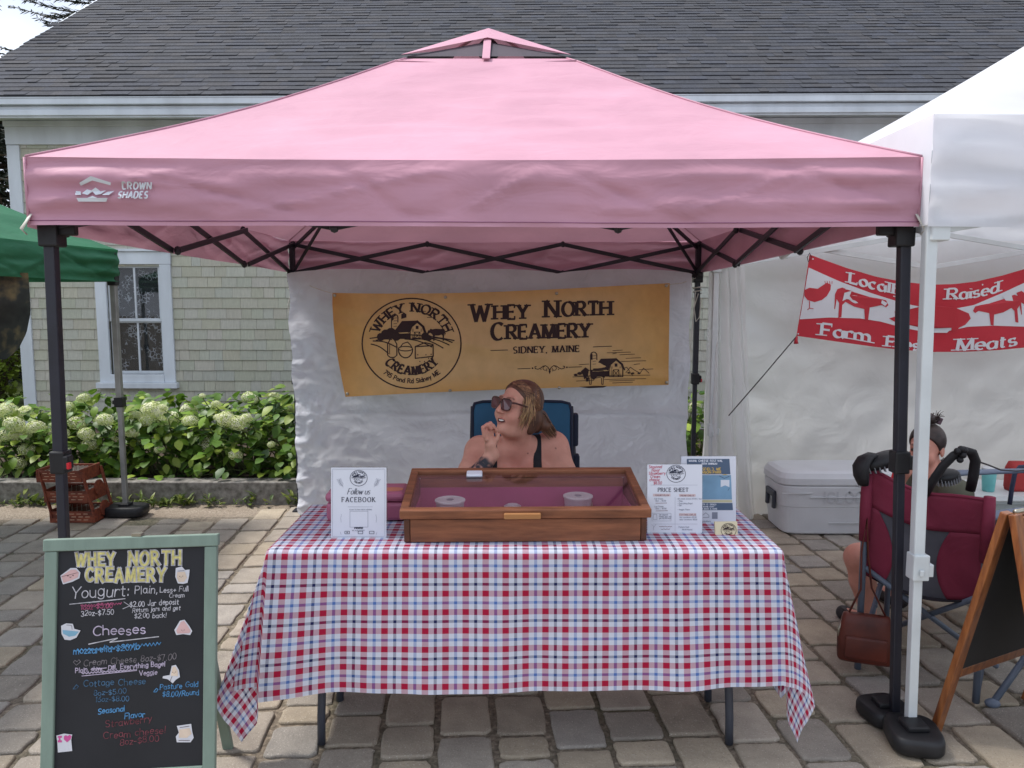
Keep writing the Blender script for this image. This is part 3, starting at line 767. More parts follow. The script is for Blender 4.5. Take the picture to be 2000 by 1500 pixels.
# weeds along the foot of the kerb
mb = MB(); rg = random.Random(77)
for i in range(150):
    x = rg.choice([rg.uniform(-5, -1.3), rg.gauss(-2.55, .35), rg.gauss(-4.2, .5), rg.gauss(-1.4,.15)]); y = 5.755 - abs(rg.gauss(0, .035))
    tall = rg.random()**3
    for k in range(rg.randint(5, 12)):
        a = rg.uniform(0, 6.28); L = rg.uniform(.02, .06)*(1 + 1.2*tall)
        g = rg.random(); c = S(96,116,48) if g > .5 else (S(130,140,70) if g > .2 else S(70,92,38))
        leaf(mb, V(x + rg.uniform(-.03,.03), y + rg.uniform(-.02,.01), rg.uniform(-.005, .02 + .07*tall)), V(math.cos(a), math.sin(a)-.2, rg.uniform(.2, 1.6)), V(0,0,1), L, L*rg.uniform(.16,.4), c, .2)
tag(mb.build("weeds", M['leaf'], None), "low green weeds sprouting along the foot of the granite kerb", "weeds", None, "stuff")
for x_ in []: pass

# trees behind the house
def conifer(label, x, y, h_, r_, seed, base=.3, dens=1.0, bare=.06):
    rg = random.Random(seed); root = thing("spruce_tree", label, "tree", (x, y, base), "dark conifers behind the house")
    tr = MB(); tr.tube([V(x, y, base-.2), V(x+.05, y, base+h_*.5), V(x, y, base+h_*.99)], [h_*.022, h_*.014, .01], 9); 
    cw = MB(); z = h_*bare
    while z < h_*.985:
        rad = r_ * (1 - z/h_)**.85
        for k in range(max(4, int(9*dens))):
            a = rg.uniform(0, 6.28); L = rad*rg.uniform(.55, 1.1) + .1
            d = V(math.cos(a), math.sin(a), rg.uniform(-.35, .1)); s0 = V(x, y, base + z + rg.uniform(-.1,.1))
            tr.tube([s0, s0 + d*L*.55, s0 + d*L + V(0,0,.10*L)], [.018+.012*L, .012, .005], 4, False)
            n = int(46*L*dens) + 14
            for i in range(n):
                t = rg.uniform(.15, 1.02); p = s0 + d*(L*t) + V(0, 0, .10*L*t*t)
                sd = V(-d.y, d.x, 0)*rg.choice([-1, 1]); e = (d*.7 + sd*rg.uniform(.2, 1) + V(0,0,rg.uniform(-.7,.25))).normalized()
                l = rg.uniform(.10, .26)*(1.15 - .5*t); k_ = rg.uniform(.5, 1.3); cc = tuple(q*k_ for q in S(38,50,38)[:3])
                q0 = e.cross(V(rg.uniform(-1,1), rg.uniform(-1,1), rg.uniform(-1,1))).normalized()*.011
                cw.add([p - q0*.6, p + q0*.6, p + e*l*.6 + q0, p + e*l, p + e*l*.6 - q0], [(0,1,2,3,4)], cc)
        z += h_*.026 + .08
    tr.build("trunk", M['bark'], root); cw.build("crown", M['needle'], root)
conifer("tall dark spruce whose ragged top shows above the roof's left slope", -9.5, 19.0, 13.0, 5.2, 31, dens=1.2)
conifer("second spruce whose tips just clear the roof's left edge", -10.7, 17.5, 6.7, 1.6, 34, dens=1.0)
conifer("dark spruce filling the gap left of the house corner, under the eave", -8.9, 13.5, 5.0, 2.6, 32, dens=1.6)
conifer("spruce standing left of the house with branch tips cutting into the photo's left edge", -8.4, 10.5, 9.0, 2.8, 33, dens=1.3, bare=.28)
# dark shrub mass left of the house corner
def bush(label, x, y, w_, h_, seed, c0, group=None):
    rg = random.Random(seed); root = thing("leafy_bush", label, "bush", (x, y, .15), group)
    lf, st = MB(), MB()
    for i in range(14):
        a = rg.uniform(0, 6.28); st.tube([V(x, y, .1), V(x+math.cos(a)*w_*.2, y+math.sin(a)*w_*.2, h_*.5), V(x+math.cos(a)*w_*.4, y+math.sin(a)*w_*.4, h_*rg.uniform(.6,.9))], [.02,.012,.006], 5, False)
    for i in range(1500):
        d = V(rg.gauss(0,1), rg.gauss(0,1), rg.gauss(0,1)).normalized() * rg.random()**.35
        p = V(x + d.x*w_*.5*(1+.25*math.sin(5*d.z+seed)), y + d.y*w_*.5, .15 + h_*.5 + d.z*h_*.5)
        k = rg.uniform(.5, 1.3); L = rg.uniform(.06, .12)
        leaf(lf, p, V(d.x + rg.uniform(-.6,.6), d.y + rg.uniform(-.6,.6), rg.uniform(-.6,.5)), V(0,0,1), L, L*.55, tuple(q*k for q in c0[:3]), .2)
    st.build("branches", M['bark'], root); lf.build("foliage", M['leaf'], root)
bush("dark leafy bush behind the lawn left of the house corner", -9.6, 12.4, 3.2, 2.2, 41, S(36,52,26))
bush("yellow-green bush peeping out beside the house corner board", -6.9, 10.2, 1.0, 1.35, 42, S(120,140,50))
bush("low dark bush at the far end of the lawn, leftmost", -12.5, 13.0, 3.4, 2.8, 43, S(34,48,28))
# ------------------------------------------------------------------ pop-up canopies
def canopy(mb, x0, x1, y0, y1, zv, drop, pk, hs, zs, sag, seed, wr=1.0, wave=.0, n=44, ws=(1,1,1,1)):
    C = [V(x0,y0,0), V(x1,y0,0), V(x1,y1,0), V(x0,y1,0)]
    for c in C: c.z = zv(c.y)
    T = [V(pk[0]-hs, pk[1]-hs, zs), V(pk[0]+hs, pk[1]-hs, zs), V(pk[0]+hs, pk[1]+hs, zs), V(pk[0]-hs, pk[1]+hs, zs)]
    N = [V(0,-1,0), V(1,0,0), V(0,1,0), V(-1,0,0)]; fns = []
    def one_side(k):
        a, b, ta, tb, nn = C[k], C[(k+1) % 4], T[k], T[(k+1) % 4], N[k]
        L = (b - a).length
        def edge(s):
            return a.lerp(b, s) + V(0, 0, -.012*math.sin(math.pi*s)*wr)
        def slope(s, t):
            p = edge(s).lerp(ta.lerp(tb, s), t)
            hip = 1 - abs(2*s-1)**5; q = min(1, t*6)*min(1, (1-t)*8)
            p.z -= sag*math.sin(math.pi*min(1, t*1.05))*(.75 + .25*abs(2*s-1))
            cw = min(s, 1-s)                      # folds fan out of the corners
            p.z += hip*q*wr*(.010*nz(s*4+seed, t*16, k) + .016*math.exp(-cw*5)*math.sin(t*60*(.35+cw)+seed) * math.exp(-t*3)
                             + .008*nz(s*2.2, t*4+seed, k))
            return p
        mb.grid(slope, n, n)
        def val(s, t):
            p = edge(s); d = t*drop; cw = min(s, 1-s)*L
            fade = min(1, cw*9) if cw < .11 else 1.0
            gather = .016*math.exp(-cw*2.0)*math.sin(t*17 + 2*nz(s*8, seed, k) + seed)
            broad = .020*nz(s*3.0+seed, t*1.7, k+5)*t*1.2 + .010*nz(s*9+seed, t*3.2+s*4, k) + .005*nz(s*22 - t*6, t*9 + s*9, k+2)
            cr = .0; 
            for q in range(8):                    # long slanting creases
                c0, sl = (q*.137 + .13*seed) % 1.0, (-1)**q*(.10+.035*q)
                e = (s - c0 - sl*(t-.5))*L; cr += .012*math.exp(-(e/.03)**2)*(1 if q % 2 else -1)
            cr += .010*abs(nz(s*7 - t*1.5 + seed, t*3.4 + s*5, k+9)) * math.sin(math.pi*min(1, t*1.1))
            p = p + nn*((gather + broad*min(1,t*3) + cr*math.sin(math.pi*t) + .012*min(1, t*5))*wr*ws[k]*(.25+.75*fade) + wave*t*math.sin(s*3.1*L)*.5)
            p.z -= d + (.006*math.sin(s*5+seed)*t*wr); return p
        mb.grid(lambda s, t: val(s, t), 110, 16); fns.append(val)
    for k in range(4): one_side(k)
    return fns
def scissor(root, name, m, P, Q, lo, hi, lo2, hi2, nx=3, w_=.013, h_=.027):
    """a row of crossed bars between two legs; P, Q: ground points of the legs"""
    d = (Q - P).normalized(); side = V(d.y, -d.x, 0)
    for i in range(nx):
        a, b = P.lerp(Q, i/nx), P.lerp(Q, (i+1)/nx)
        la, ha, lb, hb = (lerp(lo, lo2, i/nx), lerp(hi, hi2, i/nx), lerp(lo, lo2, (i+1)/nx), lerp(hi, hi2, (i+1)/nx))
        for za, zb, o in ((la, hb, .012), (ha, lb, -.012)):
            mb = MB(); p, q = a + V(0,0,za) + side*o, b + V(0,0,zb) + side*o; mb.bar(p, q, w_, h_)
            e = q if (za < zb) == (i % 2 == 0) else p
            mb.ball(e, (.018,.018,.022), 8)
            mb.build(name, m, root, bevel=.002)
def leg(root, p, z1, m, w0, w1, zc, dx=0.0):
    at_z = lambda z: V(p.x + dx*(1 - z/z1), p.y, z)      # the foot stands dx further out than the top
    lg = MB(); lg.bar(at_z(zc), at_z(z1), w0, w0, up=(0,1,0)); o = lg.build("leg", m, root, bevel=.005)
    q = MB(); q.bar(at_z(.012), at_z(zc-.001), w1, w1, up=(0,1,0)); q.build("inner_tube", m, o, bevel=.004)
    return o
PX0, PX1, PY0, PY1 = -1.572, 1.332, 2.665, 5.56
tent = thing("canopy_tent", "pink pop-up canopy with black legs and a white logo over the checked table", "canopy", (-.12, 4.1, 0))
zvp = lambda y: 2.022 - .045*(y-2.6)/3.0
PK = V(-.12, 4.1, 2.935); HS = .375; ZS = 2.672
mb = MB(); PV = canopy(mb, -1.606, 1.352, 2.60, 5.60, zvp, .222, PK, HS, ZS, .035, 3.0, wr=.95, ws=(1,.05,1,1))
cov = mb.build("canopy_cover", M['pink'], tent, smooth=True)
mb = MB(); cT = [V(PK.x-HS-.02, PK.y-HS-.02, ZS+.012), V(PK.x+HS+.02, PK.y-HS-.02, ZS+.012), V(PK.x+HS+.02, PK.y+HS+.02, ZS+.012), V(PK.x-HS-.02, PK.y+HS+.02, ZS+.012)]
for k in range(4):
    a, b = cT[k], cT[(k+1) % 4]; mid = a.lerp(b, .5); mh = PK.lerp(mid, .47) + V(0,0,.012)
    def tri(p, q, r):
        mb.grid(lambda s, t: p.lerp(q, s).lerp(r, t*(1)) if s < 2 else p, 6, 8)
    tri(PK, a, mh); tri(b, PK, mh)
    n_ = (mid - V(PK.x, PK.y, mid.z)).normalized(); sd_ = V(-n_.y, n_.x, 0)
mb.build("vent_cap", M['pink'], tent)
mb = MB()
for k in range(4):
    a, b = cT[k], cT[(k+1) % 4]; mid = a.lerp(b, .5); mb.bar(PK.lerp(mid, .10)+V(0,0,.0), mid.lerp(PK, -.06) - V(0,0,.01), .036, .006, up=(0,0,1))
mb.build("vent_strap", M['pink'], tent)
def m_net():
    n = NT("black_vent_netting"); n.b.inputs["Base Color"].default_value = S(70,64,72); n.b.inputs["Roughness"].default_value = .9
    tr = n.n("ShaderNodeBsdfTransparent"); ms = n.n("ShaderNodeMixShader"); ms.inputs[0].default_value = .93
    n.l(tr.outputs[0], ms.inputs[1]); n.l(n.b.outputs[0], ms.inputs[2]); n.l(ms.outputs[0], n.out.inputs[0]); return n.m
mb = MB()
for k in range(4):
    a, b = cT[k]*1, cT[(k+1) % 4]*1; c = V(PK.x, PK.y, ZS)
    a, b = a.lerp(c, .06), b.lerp(c, .06); mb.add([a, b, PK.lerp(a.lerp(b,.5), .43) - V(0,0,.01)], [(0,1,2)])
mb.build("vent_netting", m_net(), tent)
# hem seam under the vent
mb = MB(); c = [V(PK.x+sx*(HS+.045), PK.y+sy*(HS+.045), ZS-.022) for sx, sy in ((-1,-1),(1,-1),(1,1),(-1,1))]
for k in range(4): mb.tube([c[k], c[k].lerp(c[(k+1)%4], .5) - V(0,0,.018), c[(k+1)%4]], .0035, 5)
mb.build("vent_seam", M['pink'], tent, smooth=True)
CK = [(-1.606,2.60), (1.352,2.60), (1.352,5.60), (-1.606,5.60)]
for i, (sx, sy) in enumerate(((-1,-1),(1,-1),(1,1),(-1,1))):       # piping stitched along each hip, and the hem of each valance
    c0, t0 = V(*CK[i], zvp(CK[i][1])), V(PK.x + sx*HS, PK.y + sy*HS, ZS); mb = MB()
    mb.tube([c0.lerp(t0, t) - V(0, 0, .035*math.sin(math.pi*min(1, t*1.05)) - .002) for t in [k/20 for k in range(21)]], .0045, 6); mb.build("hip_seam", M['pink'], tent, smooth=True)
mb = MB(); mb.tube([PV[0](k/110, .93) - V(0, .0015, 0) for k in range(111)], .0016, 4); mb.build("hem_stitching", pm("hem_thread", S(150,100,128), .7, .05), tent, smooth=True)
LG = [V(PX0,PY0,0), V(PX1,PY0,0), V(PX1,PY1,0), V(PX0,PY1,0)]
ZL = [(1.80, 2.0), (1.80, 2.0), (1.745, 1.96), (1.745, 1.96)]
for i, p in enumerate(LG):
    lean = (-.040, .070, 0, 0)[i]; o = leg(tent, p, ZL[i][1], M['black_metal'], .037, .030, 1.0, lean); pl = p + V(lean*.5, 0, 0); pf = p + V(lean, 0, 0)
    mb = MB(); mb.box((p.x, p.y, ZL[i][0]-.03), (.066,.066,.075)); sx = 1 if p.x < 0 else -1; sy = 1 if p.y < 4 else -1
    mb.box((p.x + sx*.055, p.y, ZL[i][0]-.012), (.06,.03,.035)); mb.box((p.x, p.y + sy*.055, ZL[i][0]-.012), (.03,.06,.035)); mb.build("slider", M['black_plastic'], o, bevel=.006)
    mb = MB(); mb.box((pl.x, pl.y, .985), (.054,.054,.08)); mb.box((pl.x+.031, pl.y-.01, .985), (.02,.04,.05)); mb.build("height_lock", M['black_plastic'], o, bevel=.006)
    mb = MB(); mb.box((pl.x+.040, pl.y-.022, .975), (.012,.016,.024)); mb.build("lock_button", pm("red_plastic%d" % i, S(200,36,48), .4, .1, 5, 0), o, bevel=.003)
    mb = MB(); mb.box((pf.x, pf.y, .006), (.09,.09,.012)); mb.build("foot_plate", M['black_metal'], o, bevel=.003)
    mb = MB(); mb.bar(p + V(0,0,ZL[i][1]-.045), PK - V(0,0,.15), .014, .024); mb.build("rafter", M['black_metal'], tent, bevel=.002)
    mb = MB(); a = p + V(0,0,ZL[i][0]); b = (p + V(0,0,ZL[i][1])).lerp(PK, .30) - V(0,0,.03); mb.bar(a, b, .012, .022); mb.build("strut", M['black_metal'], tent, bevel=.002)
for i in range(4):
    j = (i+1) % 4
    scissor(tent, "truss_bar", M['black_metal'], LG[i], LG[j], ZL[i][0], ZL[i][1]-.01, ZL[j][0], ZL[j][1]-.01)
mb = MB(); mb.lathe((PK.x, PK.y, PK.z-.16), [(.02,0),(.05,.02),(.05,.08),(.03,.1)], 12); mb.build("peak_hub", M['black_plastic'], tent, smooth=True)
# corner pull loops of white webbing
for px_ in (-1.60, 1.346):
    mb = MB(); s_ = 1 if px_ > 0 else -1
    pts = [V(px_, 2.598, 1.835), V(px_ + s_*.008, 2.585, 1.81), V(px_ + s_*.024, 2.582, 1.785), V(px_ + s_*.02, 2.60, 1.772)]
    mb.tube(pts, .011, 6, flat=.25); mb.build("pull_loop", M['rope'], tent, smooth=True)
# side seam of the valance corners
for x_ in (-1.608, 1.353): mb = MB(); mb.tube([V(x_, 2.598, 2.02), V(x_, 2.597, 1.92), V(x_, 2.598, 1.802)], .005, 6); mb.build("corner_seam", M['pink'], tent, smooth=True)
# logo printed on the valance
VY = 2.575
mb = MB(); 
def vs_(x, y, o):
    p = at(x, y, VY); q = PV[0]((p.x + 1.606)/2.958, min(1, max(0, (2.022 - p.z)/.222))); return V(p.x, q.y - .009 - o, p.z)
for poly in ([(181,345),(218,357),(216,362),(182,353),(155,362),(154,357)],
             [(145,372),(158,374),(160,381),(150,381)], [(221,372),(208,374),(200,381),(214,381)],
             [(162,378),(167,369),(178,372),(186,366),(194,373),(204,371),(198,379),(188,381),(180,374),(172,381)],
             [(151,387),(172,387),(182,383),(192,387),(212,387),(208,394),(154,394)]):
    fill(mb, poly, vs_)
write(mb, "CROWN", 236, 369, 13, vs_, 3.0, None, gap=.30, wide=.82, slant=.18, caps=False)
write(mb, "SHADES", 232, 387, 13, vs_, 3.0, None, gap=.26, wide=.80, slant=0, caps=False)
mb.build("logo", M['white_paint'], tent)

# ---- the white canopy on the right
wt = thing("canopy_tent", "white pop-up canopy with white legs at the right, red banner hung inside", "canopy", (2.9, 4.1, 0))
zvw = lambda y: 2.145
mb = MB(); canopy(mb, 1.355, 4.42, 2.545, 5.62, zvw, .35, V(2.9, 4.08, 3.02), .02, 2.99, .05, 1.3, wr=.8, ws=(1,1,1,.05))
mb.build("canopy_cover", M['white_tent'], wt, smooth=True)
WL = [V(1.379,2.580,0), V(4.40,2.575,0), V(4.40,5.40,0), V(1.42,5.40,0)]
for i, p in enumerate(WL):
    lean = (.036, 0, 0, 0)[i]; o = leg(wt, p, 1.93, M['white_metal'], .038, .032, .62, lean); p = p + V(lean*.7, 0, 0)
    mb = MB(); mb.box((p.x+.002, p.y-.002, .635), (.056,.054,.09)); mb.box((p.x+.036, p.y-.01, .625), (.022,.03,.045)); mb.box((p.x, p.y-.036, .62), (.016,.008,.024)); mb.build("height_lock", M['white_metal'], o, bevel=.005)
    mb = MB(); mb.box((p.x, p.y, 1.78), (.062,.062,.07)); mb.build("slider", M['white_metal'], o, bevel=.005)
    mb = MB(); mb.box((p.x, p.y, .006), (.10,.10,.012)); mb.build("foot_plate", M['white_metal'], o, bevel=.003)
    mb = MB(); mb.bar(p + V(0,0,2.06), V(2.9,4.08,2.86), .02, .03); mb.build("rafter", M['white_metal'], wt, bevel=.003)
for i in range(4):
    j = (i+1) % 4; scissor(wt, "truss_bar", M['white_metal'], WL[i], WL[j], 1.78, 2.02, 1.78, 2.02, nx=2, w_=.016, h_=.032)
# the tent's white back wall and the bunched side wall beside it
def wall_fn(a, b):
    x = lerp(1.50, 4.55, a); z = lerp(-.01, 1.97, b)
    tz = .03*nz(x*1.6, z*1.3, 3) + .035*math.exp(-((z - 1.55 + .55*(x-1.5))/.10)**2)*max(0, 1-(x-1.5)/.8) + .03*math.exp(-((z - 1.05 + .7*(x-1.5))/.08)**2)*max(0, 1-(x-1.5)/.6)
    tz += .03*math.exp(-((z - .42 + .2*(x-1.5))/.06)**2)*max(0, 1-(x-1.5)/.5) + .010*nz(x*5, z*6, 8)
    return V(x, 5.52 - tz - .10*max(0, .35-z)*1.0, z)
mb = MB(); mb.grid(wall_fn, 110, 80)
tag(mb.build("tent_wall", M['curtain'], None, smooth=True), "white fabric back wall of the white canopy, behind the cooler", "tent wall")
def bunch(a, b):
    z = lerp(0.0, 1.90, b); w_ = lerp(.44, .22, b**.7); cx_ = lerp(1.56, 1.50, b)
    return V(cx_ + (a-.5)*w_ + .012*nz(a*4, b*5), 5.42 + .05*math.sin(a*21 + 1.5*b) * (.5 + .5*(1-b)) - .10*(1-b)*(1-abs(2*a-1)) + .012*nz(a*9, b*4, 3), z)
mb = MB(); mb.grid(bunch, 70, 40)
tag(mb.build("side_curtain", M['curtain'], None, smooth=True), "white side curtain gathered in folds at the white canopy's back corner", "curtain")

# ---- the green canopy on the left
gt = thing("canopy_tent", "green pop-up canopy with a grey pole, cut by the photo's left edge", "canopy", (-4.3, 3.97, 0))
mb = MB(); canopy(mb, -5.86, -2.775, 2.4, 5.47, lambda y: 1.905, .215, V(-4.32, 3.93, 2.86), .02, 2.84, .05, 2.2, wr=1.5)
mb.build("canopy_cover", M['green'], gt, smooth=True)
GL = [V(-2.80,5.44,0), V(-2.80,2.45,0), V(-5.83,2.45,0), V(-5.83,5.44,0)]
for p in GL:
    lg = MB(); lg.box((p.x, p.y, 1.26), (.040,.040,1.00)); o = lg.build("leg", M['grey_metal'], gt, bevel=.004)
    mb = MB(); mb.box((p.x, p.y, .42), (.033,.033,.78)); mb.build("inner_tube", M['grey_metal'], o, bevel=.004)
    mb = MB(); mb.box((p.x, p.y, .83), (.062,.062,.07)); mb.box((p.x-.035,p.y-.01,.83), (.02,.03,.03)); mb.build("height_lock", M['black_plastic'], o, bevel=.006)
    mb = MB(); mb.box((p.x, p.y, 1.70), (.06,.06,.09)); mb.build("slider", M['black_plastic'], o, bevel=.006)
for i in range(4):
    j = (i+1) % 4; scissor(gt, "truss_bar", M['black_metal'], GL[i], GL[j], 1.70, 1.88, 1.70, 1.88, nx=2)

# ---- weights on the feet
def weight(label, x, y, rx, ry, h_, m=M['black_plastic'], yaw=0, z0=0.006):
    root = thing("foot_weight", label, "weight", (x, y, 0), "black weights on the canopy feet")
    mb = MB(); n = 40; Mz = Matrix.Rotation(yaw, 3, 'Z')
    def sq(t, r): 
        c, s = math.cos(t), math.sin(t); e = .55
        return (math.copysign(abs(c)**e, c)*rx*r, math.copysign(abs(s)**e, s)*ry*r)
    prof = ((.93,0),(1,.012),(1,h_*.72),(.95,h_*.95),(.88,h_),(.5,h_*.98))
    vs = []
    for r, z in prof:
        for k in range(n):
            a, b = sq(2*math.pi*k/n, r); p = Mz @ V(a, b, z); vs.append(V(x, y, z0) + p)
    fs = [(i*n+k, i*n+(k+1) % n, (i+1)*n+(k+1) % n, (i+1)*n+k) for i in range(len(prof)-1) for k in range(n)] + [tuple(range(n-1,-1,-1)), tuple((len(prof)-1)*n+k for k in range(n))]
    mb.add(vs, fs); mb.build("weight_body", m, root, smooth=True)
    mb = MB(); mb.box((x, y, z0 + h_ + .008), (.075,.075,.02)); mb.build("socket", m, root, bevel=.006)
    return root
weight("black plate weight on the grey pole of the green canopy", -2.80, 5.44, .15, .10, .07)
weight("black plate weight holding the pink canopy's black leg, behind the larger one", PX1+.055, PY0+.045, .085, .085, .055, yaw=.2)
weight("larger black rounded weight under the white canopy's leg, nearest the camera", 1.402, 2.535, .088, .10, .06, yaw=-.2, z0=.012)

# ------------------------------------------------------------------ backdrop sheet, banner
def back(a, b):
    lx, rx_ = lerp(-1.545, -1.575, b), lerp(1.258, 1.262, b)
    x = lerp(lx, rx_, a) ; top = 1.735 + .035*abs(math.sin(a*3*math.pi))**.6
    z = lerp(.0, top, b)
    if a > .9: x += .02*nz(b*7, 2)*(a-.9)*10
    if a < .06: x += .025*nz(b*6, 9)*(1-a/.06)
    ll = max(0, 1-a*3.0)
    w_ = .022*nz(a*3.2, b*2.4, 1) + .012*nz(a*9+b*3, b*7, 2) + (.045*nz(a*8, b*9, 5) + .03*abs(nz(a*17+b*8, b*15-a*6, 6)) + .014*abs(nz(a*40-b*11, b*34+a*9, 2)))*(ll*(1-b)*2.0 + .32 + .8*max(0,.3-b)) 
    for c0 in (.02, .335, .5, .665, .98):
        w_ += .03*math.exp(-((a-c0)*14*(.35+ (1-b)))**2)*max(0, (b-.75)*4)
    w_ += .012*math.exp(-((b-.42-.01*nz(a*5,3))/.008)**2)
    return V(x, 5.46 - w_, z)
mb = MB(); mb.grid(back, 200, 130)
tag(mb.build("backdrop_sheet", M['backdrop'], None, smooth=True), "crumpled white sheet hung across the back of the pink canopy, behind the banner", "sheet")
BY = 5.28
def brip(x, y):
    u, v = (x-649)/659, (y-565)/205
    return .012*nz(u*4, v*2, 7) + .010*math.exp(-((v - .15 - .9*u)/.06)**2)*math.exp(-u*2) + .007*math.exp(-((v-.3-.55*u)/.05)**2) + .006*math.sin(u*9+v*2)
bsurf = lambda x, y, o: at(x, y, BY) + V(0, -brip(x, y) - o, 0)
def bpt(a, b):
    t = (649 + 659*a, lerp(572, 553, a) + 10*math.sin(math.pi*a)**1.0*(1-a*.6)); q = (675 + 631*a, lerp(775, 752, a) - 3*math.sin(math.pi*a))
    lx = t[0]*(1-b) + q[0]*b + (-6*math.sin(math.pi*b)*(1-a))
    return (lx, t[1]*(1-b) + q[1]*b)
def m_banner():
    n = NT("parchment_vinyl"); f = n.noise(2.2, 5); g = n.noise(9, 4)
    t = n.n("ShaderNodeUVMap", uv_map="UVMap"); sx = n.n("ShaderNodeSeparateXYZ"); n.l(t.outputs[0], sx.inputs[0])
    d = n.math('MAXIMUM', n.math('ABSOLUTE', n.math('SUBTRACT', sx.outputs[0], .5)), n.math('MULTIPLY', n.math('ABSOLUTE', n.math('SUBTRACT', sx.outputs[1], .5)), .86))
    d = n.math('ADD', d, n.math('MULTIPLY', n.math('SUBTRACT', f, .5), .22))
    c = n.ramp(d, [(.30, S(214,182,128)), (.44, S(208,166,100)), (.55, S(188,134,62))])
    c = n.mix(1.0, c, n.ramp(g, [(.3, (.88,.87,.84)), (.7, (1.03,1.03,1.03))]), 'MULTIPLY')
    n.l(c, n.b.inputs["Base Color"]); n.b.inputs["Roughness"].default_value = .42; n.b.inputs["Specular IOR Level"].default_value = .4
    n.l(n.bump(n.noise(5, 3, (1,1,1), dist=.7), .18, .02), n.b.inputs["Normal"]); return n.m
bn = thing("banner", "tan creamery banner with a round logo hung on the white sheet", "banner", at(980, 665, BY))
mb = MB(); mb.grid(lambda a, b: bsurf(*bpt(a, b), 0), 90, 30, lambda a, b: (a, b)); mb.build("banner_sheet", m_banner(), bn, smooth=True)
mb = MB()
tp_ = -19/300
mb2 = MB(); emblem(mb2, 804, 671, 98, bsurf, .002); mb2.build("emblem", M['ink_brown'], bn)
for s_, x, y, h_ in (("W", 921, 627, 33), ("HEY", 966, 624, 27.5), ("N", 1066, 620, 33), ("ORTH", 1099, 617.5, 27.5)):
    write(mb, s_, x, y, h_, bsurf, 7.2 if h_ < 30 else 7.8, 2.8, .002, gap=.21, wide=.98, serif=True, rise=-.022)
for s_, x, y, h_ in (("C", 961, 664, 33), ("REAMERY", 991, 662.5, 27.5)):
    write(mb, s_, x, y, h_, bsurf, 7.2 if h_ < 30 else 7.8, 2.8, .002, gap=.205, wide=.97, serif=True, rise=-.022)
write(mb, "SIDNEY, MAINE", 1003, 690, 12.5, bsurf, 2.9, 1.2, .002, gap=.30, wide=.98, serif=True, rise=-.025)
line(mb, [(958,684.5),(992,683.5)], 1.4, bsurf, .002); line(mb, [(1158,677.5),(1195,676)], 1.4, bsurf, .002)
mb.build("lettering", M['ink_brown'], bn)
mb = MB()
line(mb, [(1011,720.5),(1036,719.5)], 1.3, bsurf, .002); line(mb, [(1110,717),(1136,716)], 1.3, bsurf, .002); disc(mb, 1040, 719, 1.7, bsurf, .002); disc(mb, 1107, 717, 1.7, bsurf, .002)
for f_ in (-1, 1):
    pts = [(1073.5 + f_*q, 718.3 - f_*.02*q + r_) for q, r_ in ((0,5),(3,-1),(8,-4.5),(13,-3.5),(18,.5),(23,2.5),(28,1),(29,-2.5),(25.5,-3.2))]
    line(mb, pts, 1.5, bsurf, .002)
    pts = [(1073.5 + f_*(9 + 4*math.cos(R(t))), 719 + 4*math.sin(R(t))) for t in range(-90, 200, 30)]
    line(mb, pts, 1.1, bsurf, .002); disc(mb, 1073.5 + f_*6, 724, 1.0, bsurf, .002); disc(mb, 1073.5 + f_*17, 721.5, 1.0, bsurf, .002)
fill(mb, [(1073.5,720),(1075.5,725),(1073.5,731),(1071.5,725)], bsurf, .002)
barn(mb, 1203, 735.5, 27, bsurf, .002, 1.3)
line(mb, [(1216,735),(1216,720),(1224,717),(1236,734)], 1.3, bsurf, .002)
for x0, x1, y in ((1118,1152,736),(1122,1270,734),(1180,1262,741),(1190,1240,744),(1125,1160,744),(1196,1236,748),(1130,1150,712),(1185,1232,689),(1196,1216,685),(1210,1240,693),(1222,1252,700),(1212,1262,706),(1248,1276,722),(1196,1204,691),(1238,1250,712)):
    line(mb, [(x0,y),((x0+x1)/2,y-.8),(x1,y-1.4)], 1.0, bsurf, .002)
line(mb, [(1222,728),(1231,717),(1238,722),(1250,729),(1257,719),(1268,729)], 1.2, bsurf, .002)
for x, y, r_ in ((1228,728,3),(1236,729,3),(1248,729,3),(1132,729,5),(1124,732,4)): disc(mb, x, y, r_, bsurf, .002, ry=r_*.6)
# Holstein cow, drawn in outline with dark patches
ox, oy, os_ = 1161, 736, 38
cw_ = [(ox-a*os_, oy+b*os_*.95) for a, b in [(-.5,-.30),(-.44,-.36),(-.1,-.34),(.2,-.34),(.44,-.34),(.5,-.28),(.52,.0),(.46,.0),(.45,.40),(.37,.40),(.36,.08),(.28,.02),(.1,.06),(-.12,.06),(-.16,.1),(-.17,.40),(-.25,.40),(-.27,.06),(-.36,-.02)]]
cw_ = [(2*ox-a, b) for a, b in cw_]
line(mb, cw_ + [cw_[0]], 1.3, bsurf, .002)
fill(mb, [(1134,725),(1143,717),(1150,722),(1148,733),(1141,741),(1139,733)], bsurf, .002)
for q in ([(1152,726),(1164,725),(1168,734),(1160,742),(1153,737)], [(1171,725),(1181,726),(1181,738),(1175,736)], [(1144,736),(1150,738),(1149,745),(1144,745)]): fill(mb, q, bsurf, .002)
fill(mb, [(1130,755.5),(1160,753.5),(1186,754),(1178,757),(1150,758)], bsurf, .002)
mb.build("farm_drawing", M['ink_brown'], bn)
mb = MB()
for x, y in ((654,577),(870,580.5),(1087,573),(1301,558),(679,769),(879,763),(1092,757),(1302,747)):
    c = bsurf(x, y, .003); mb.lathe(c, [(.004,0),(.011,.001),(.011,.003),(.004,.004)], 14, Matrix.Rotation(R(90), 3, 'X'))
mb.build("grommets", M['steel'], bn, smooth=True)
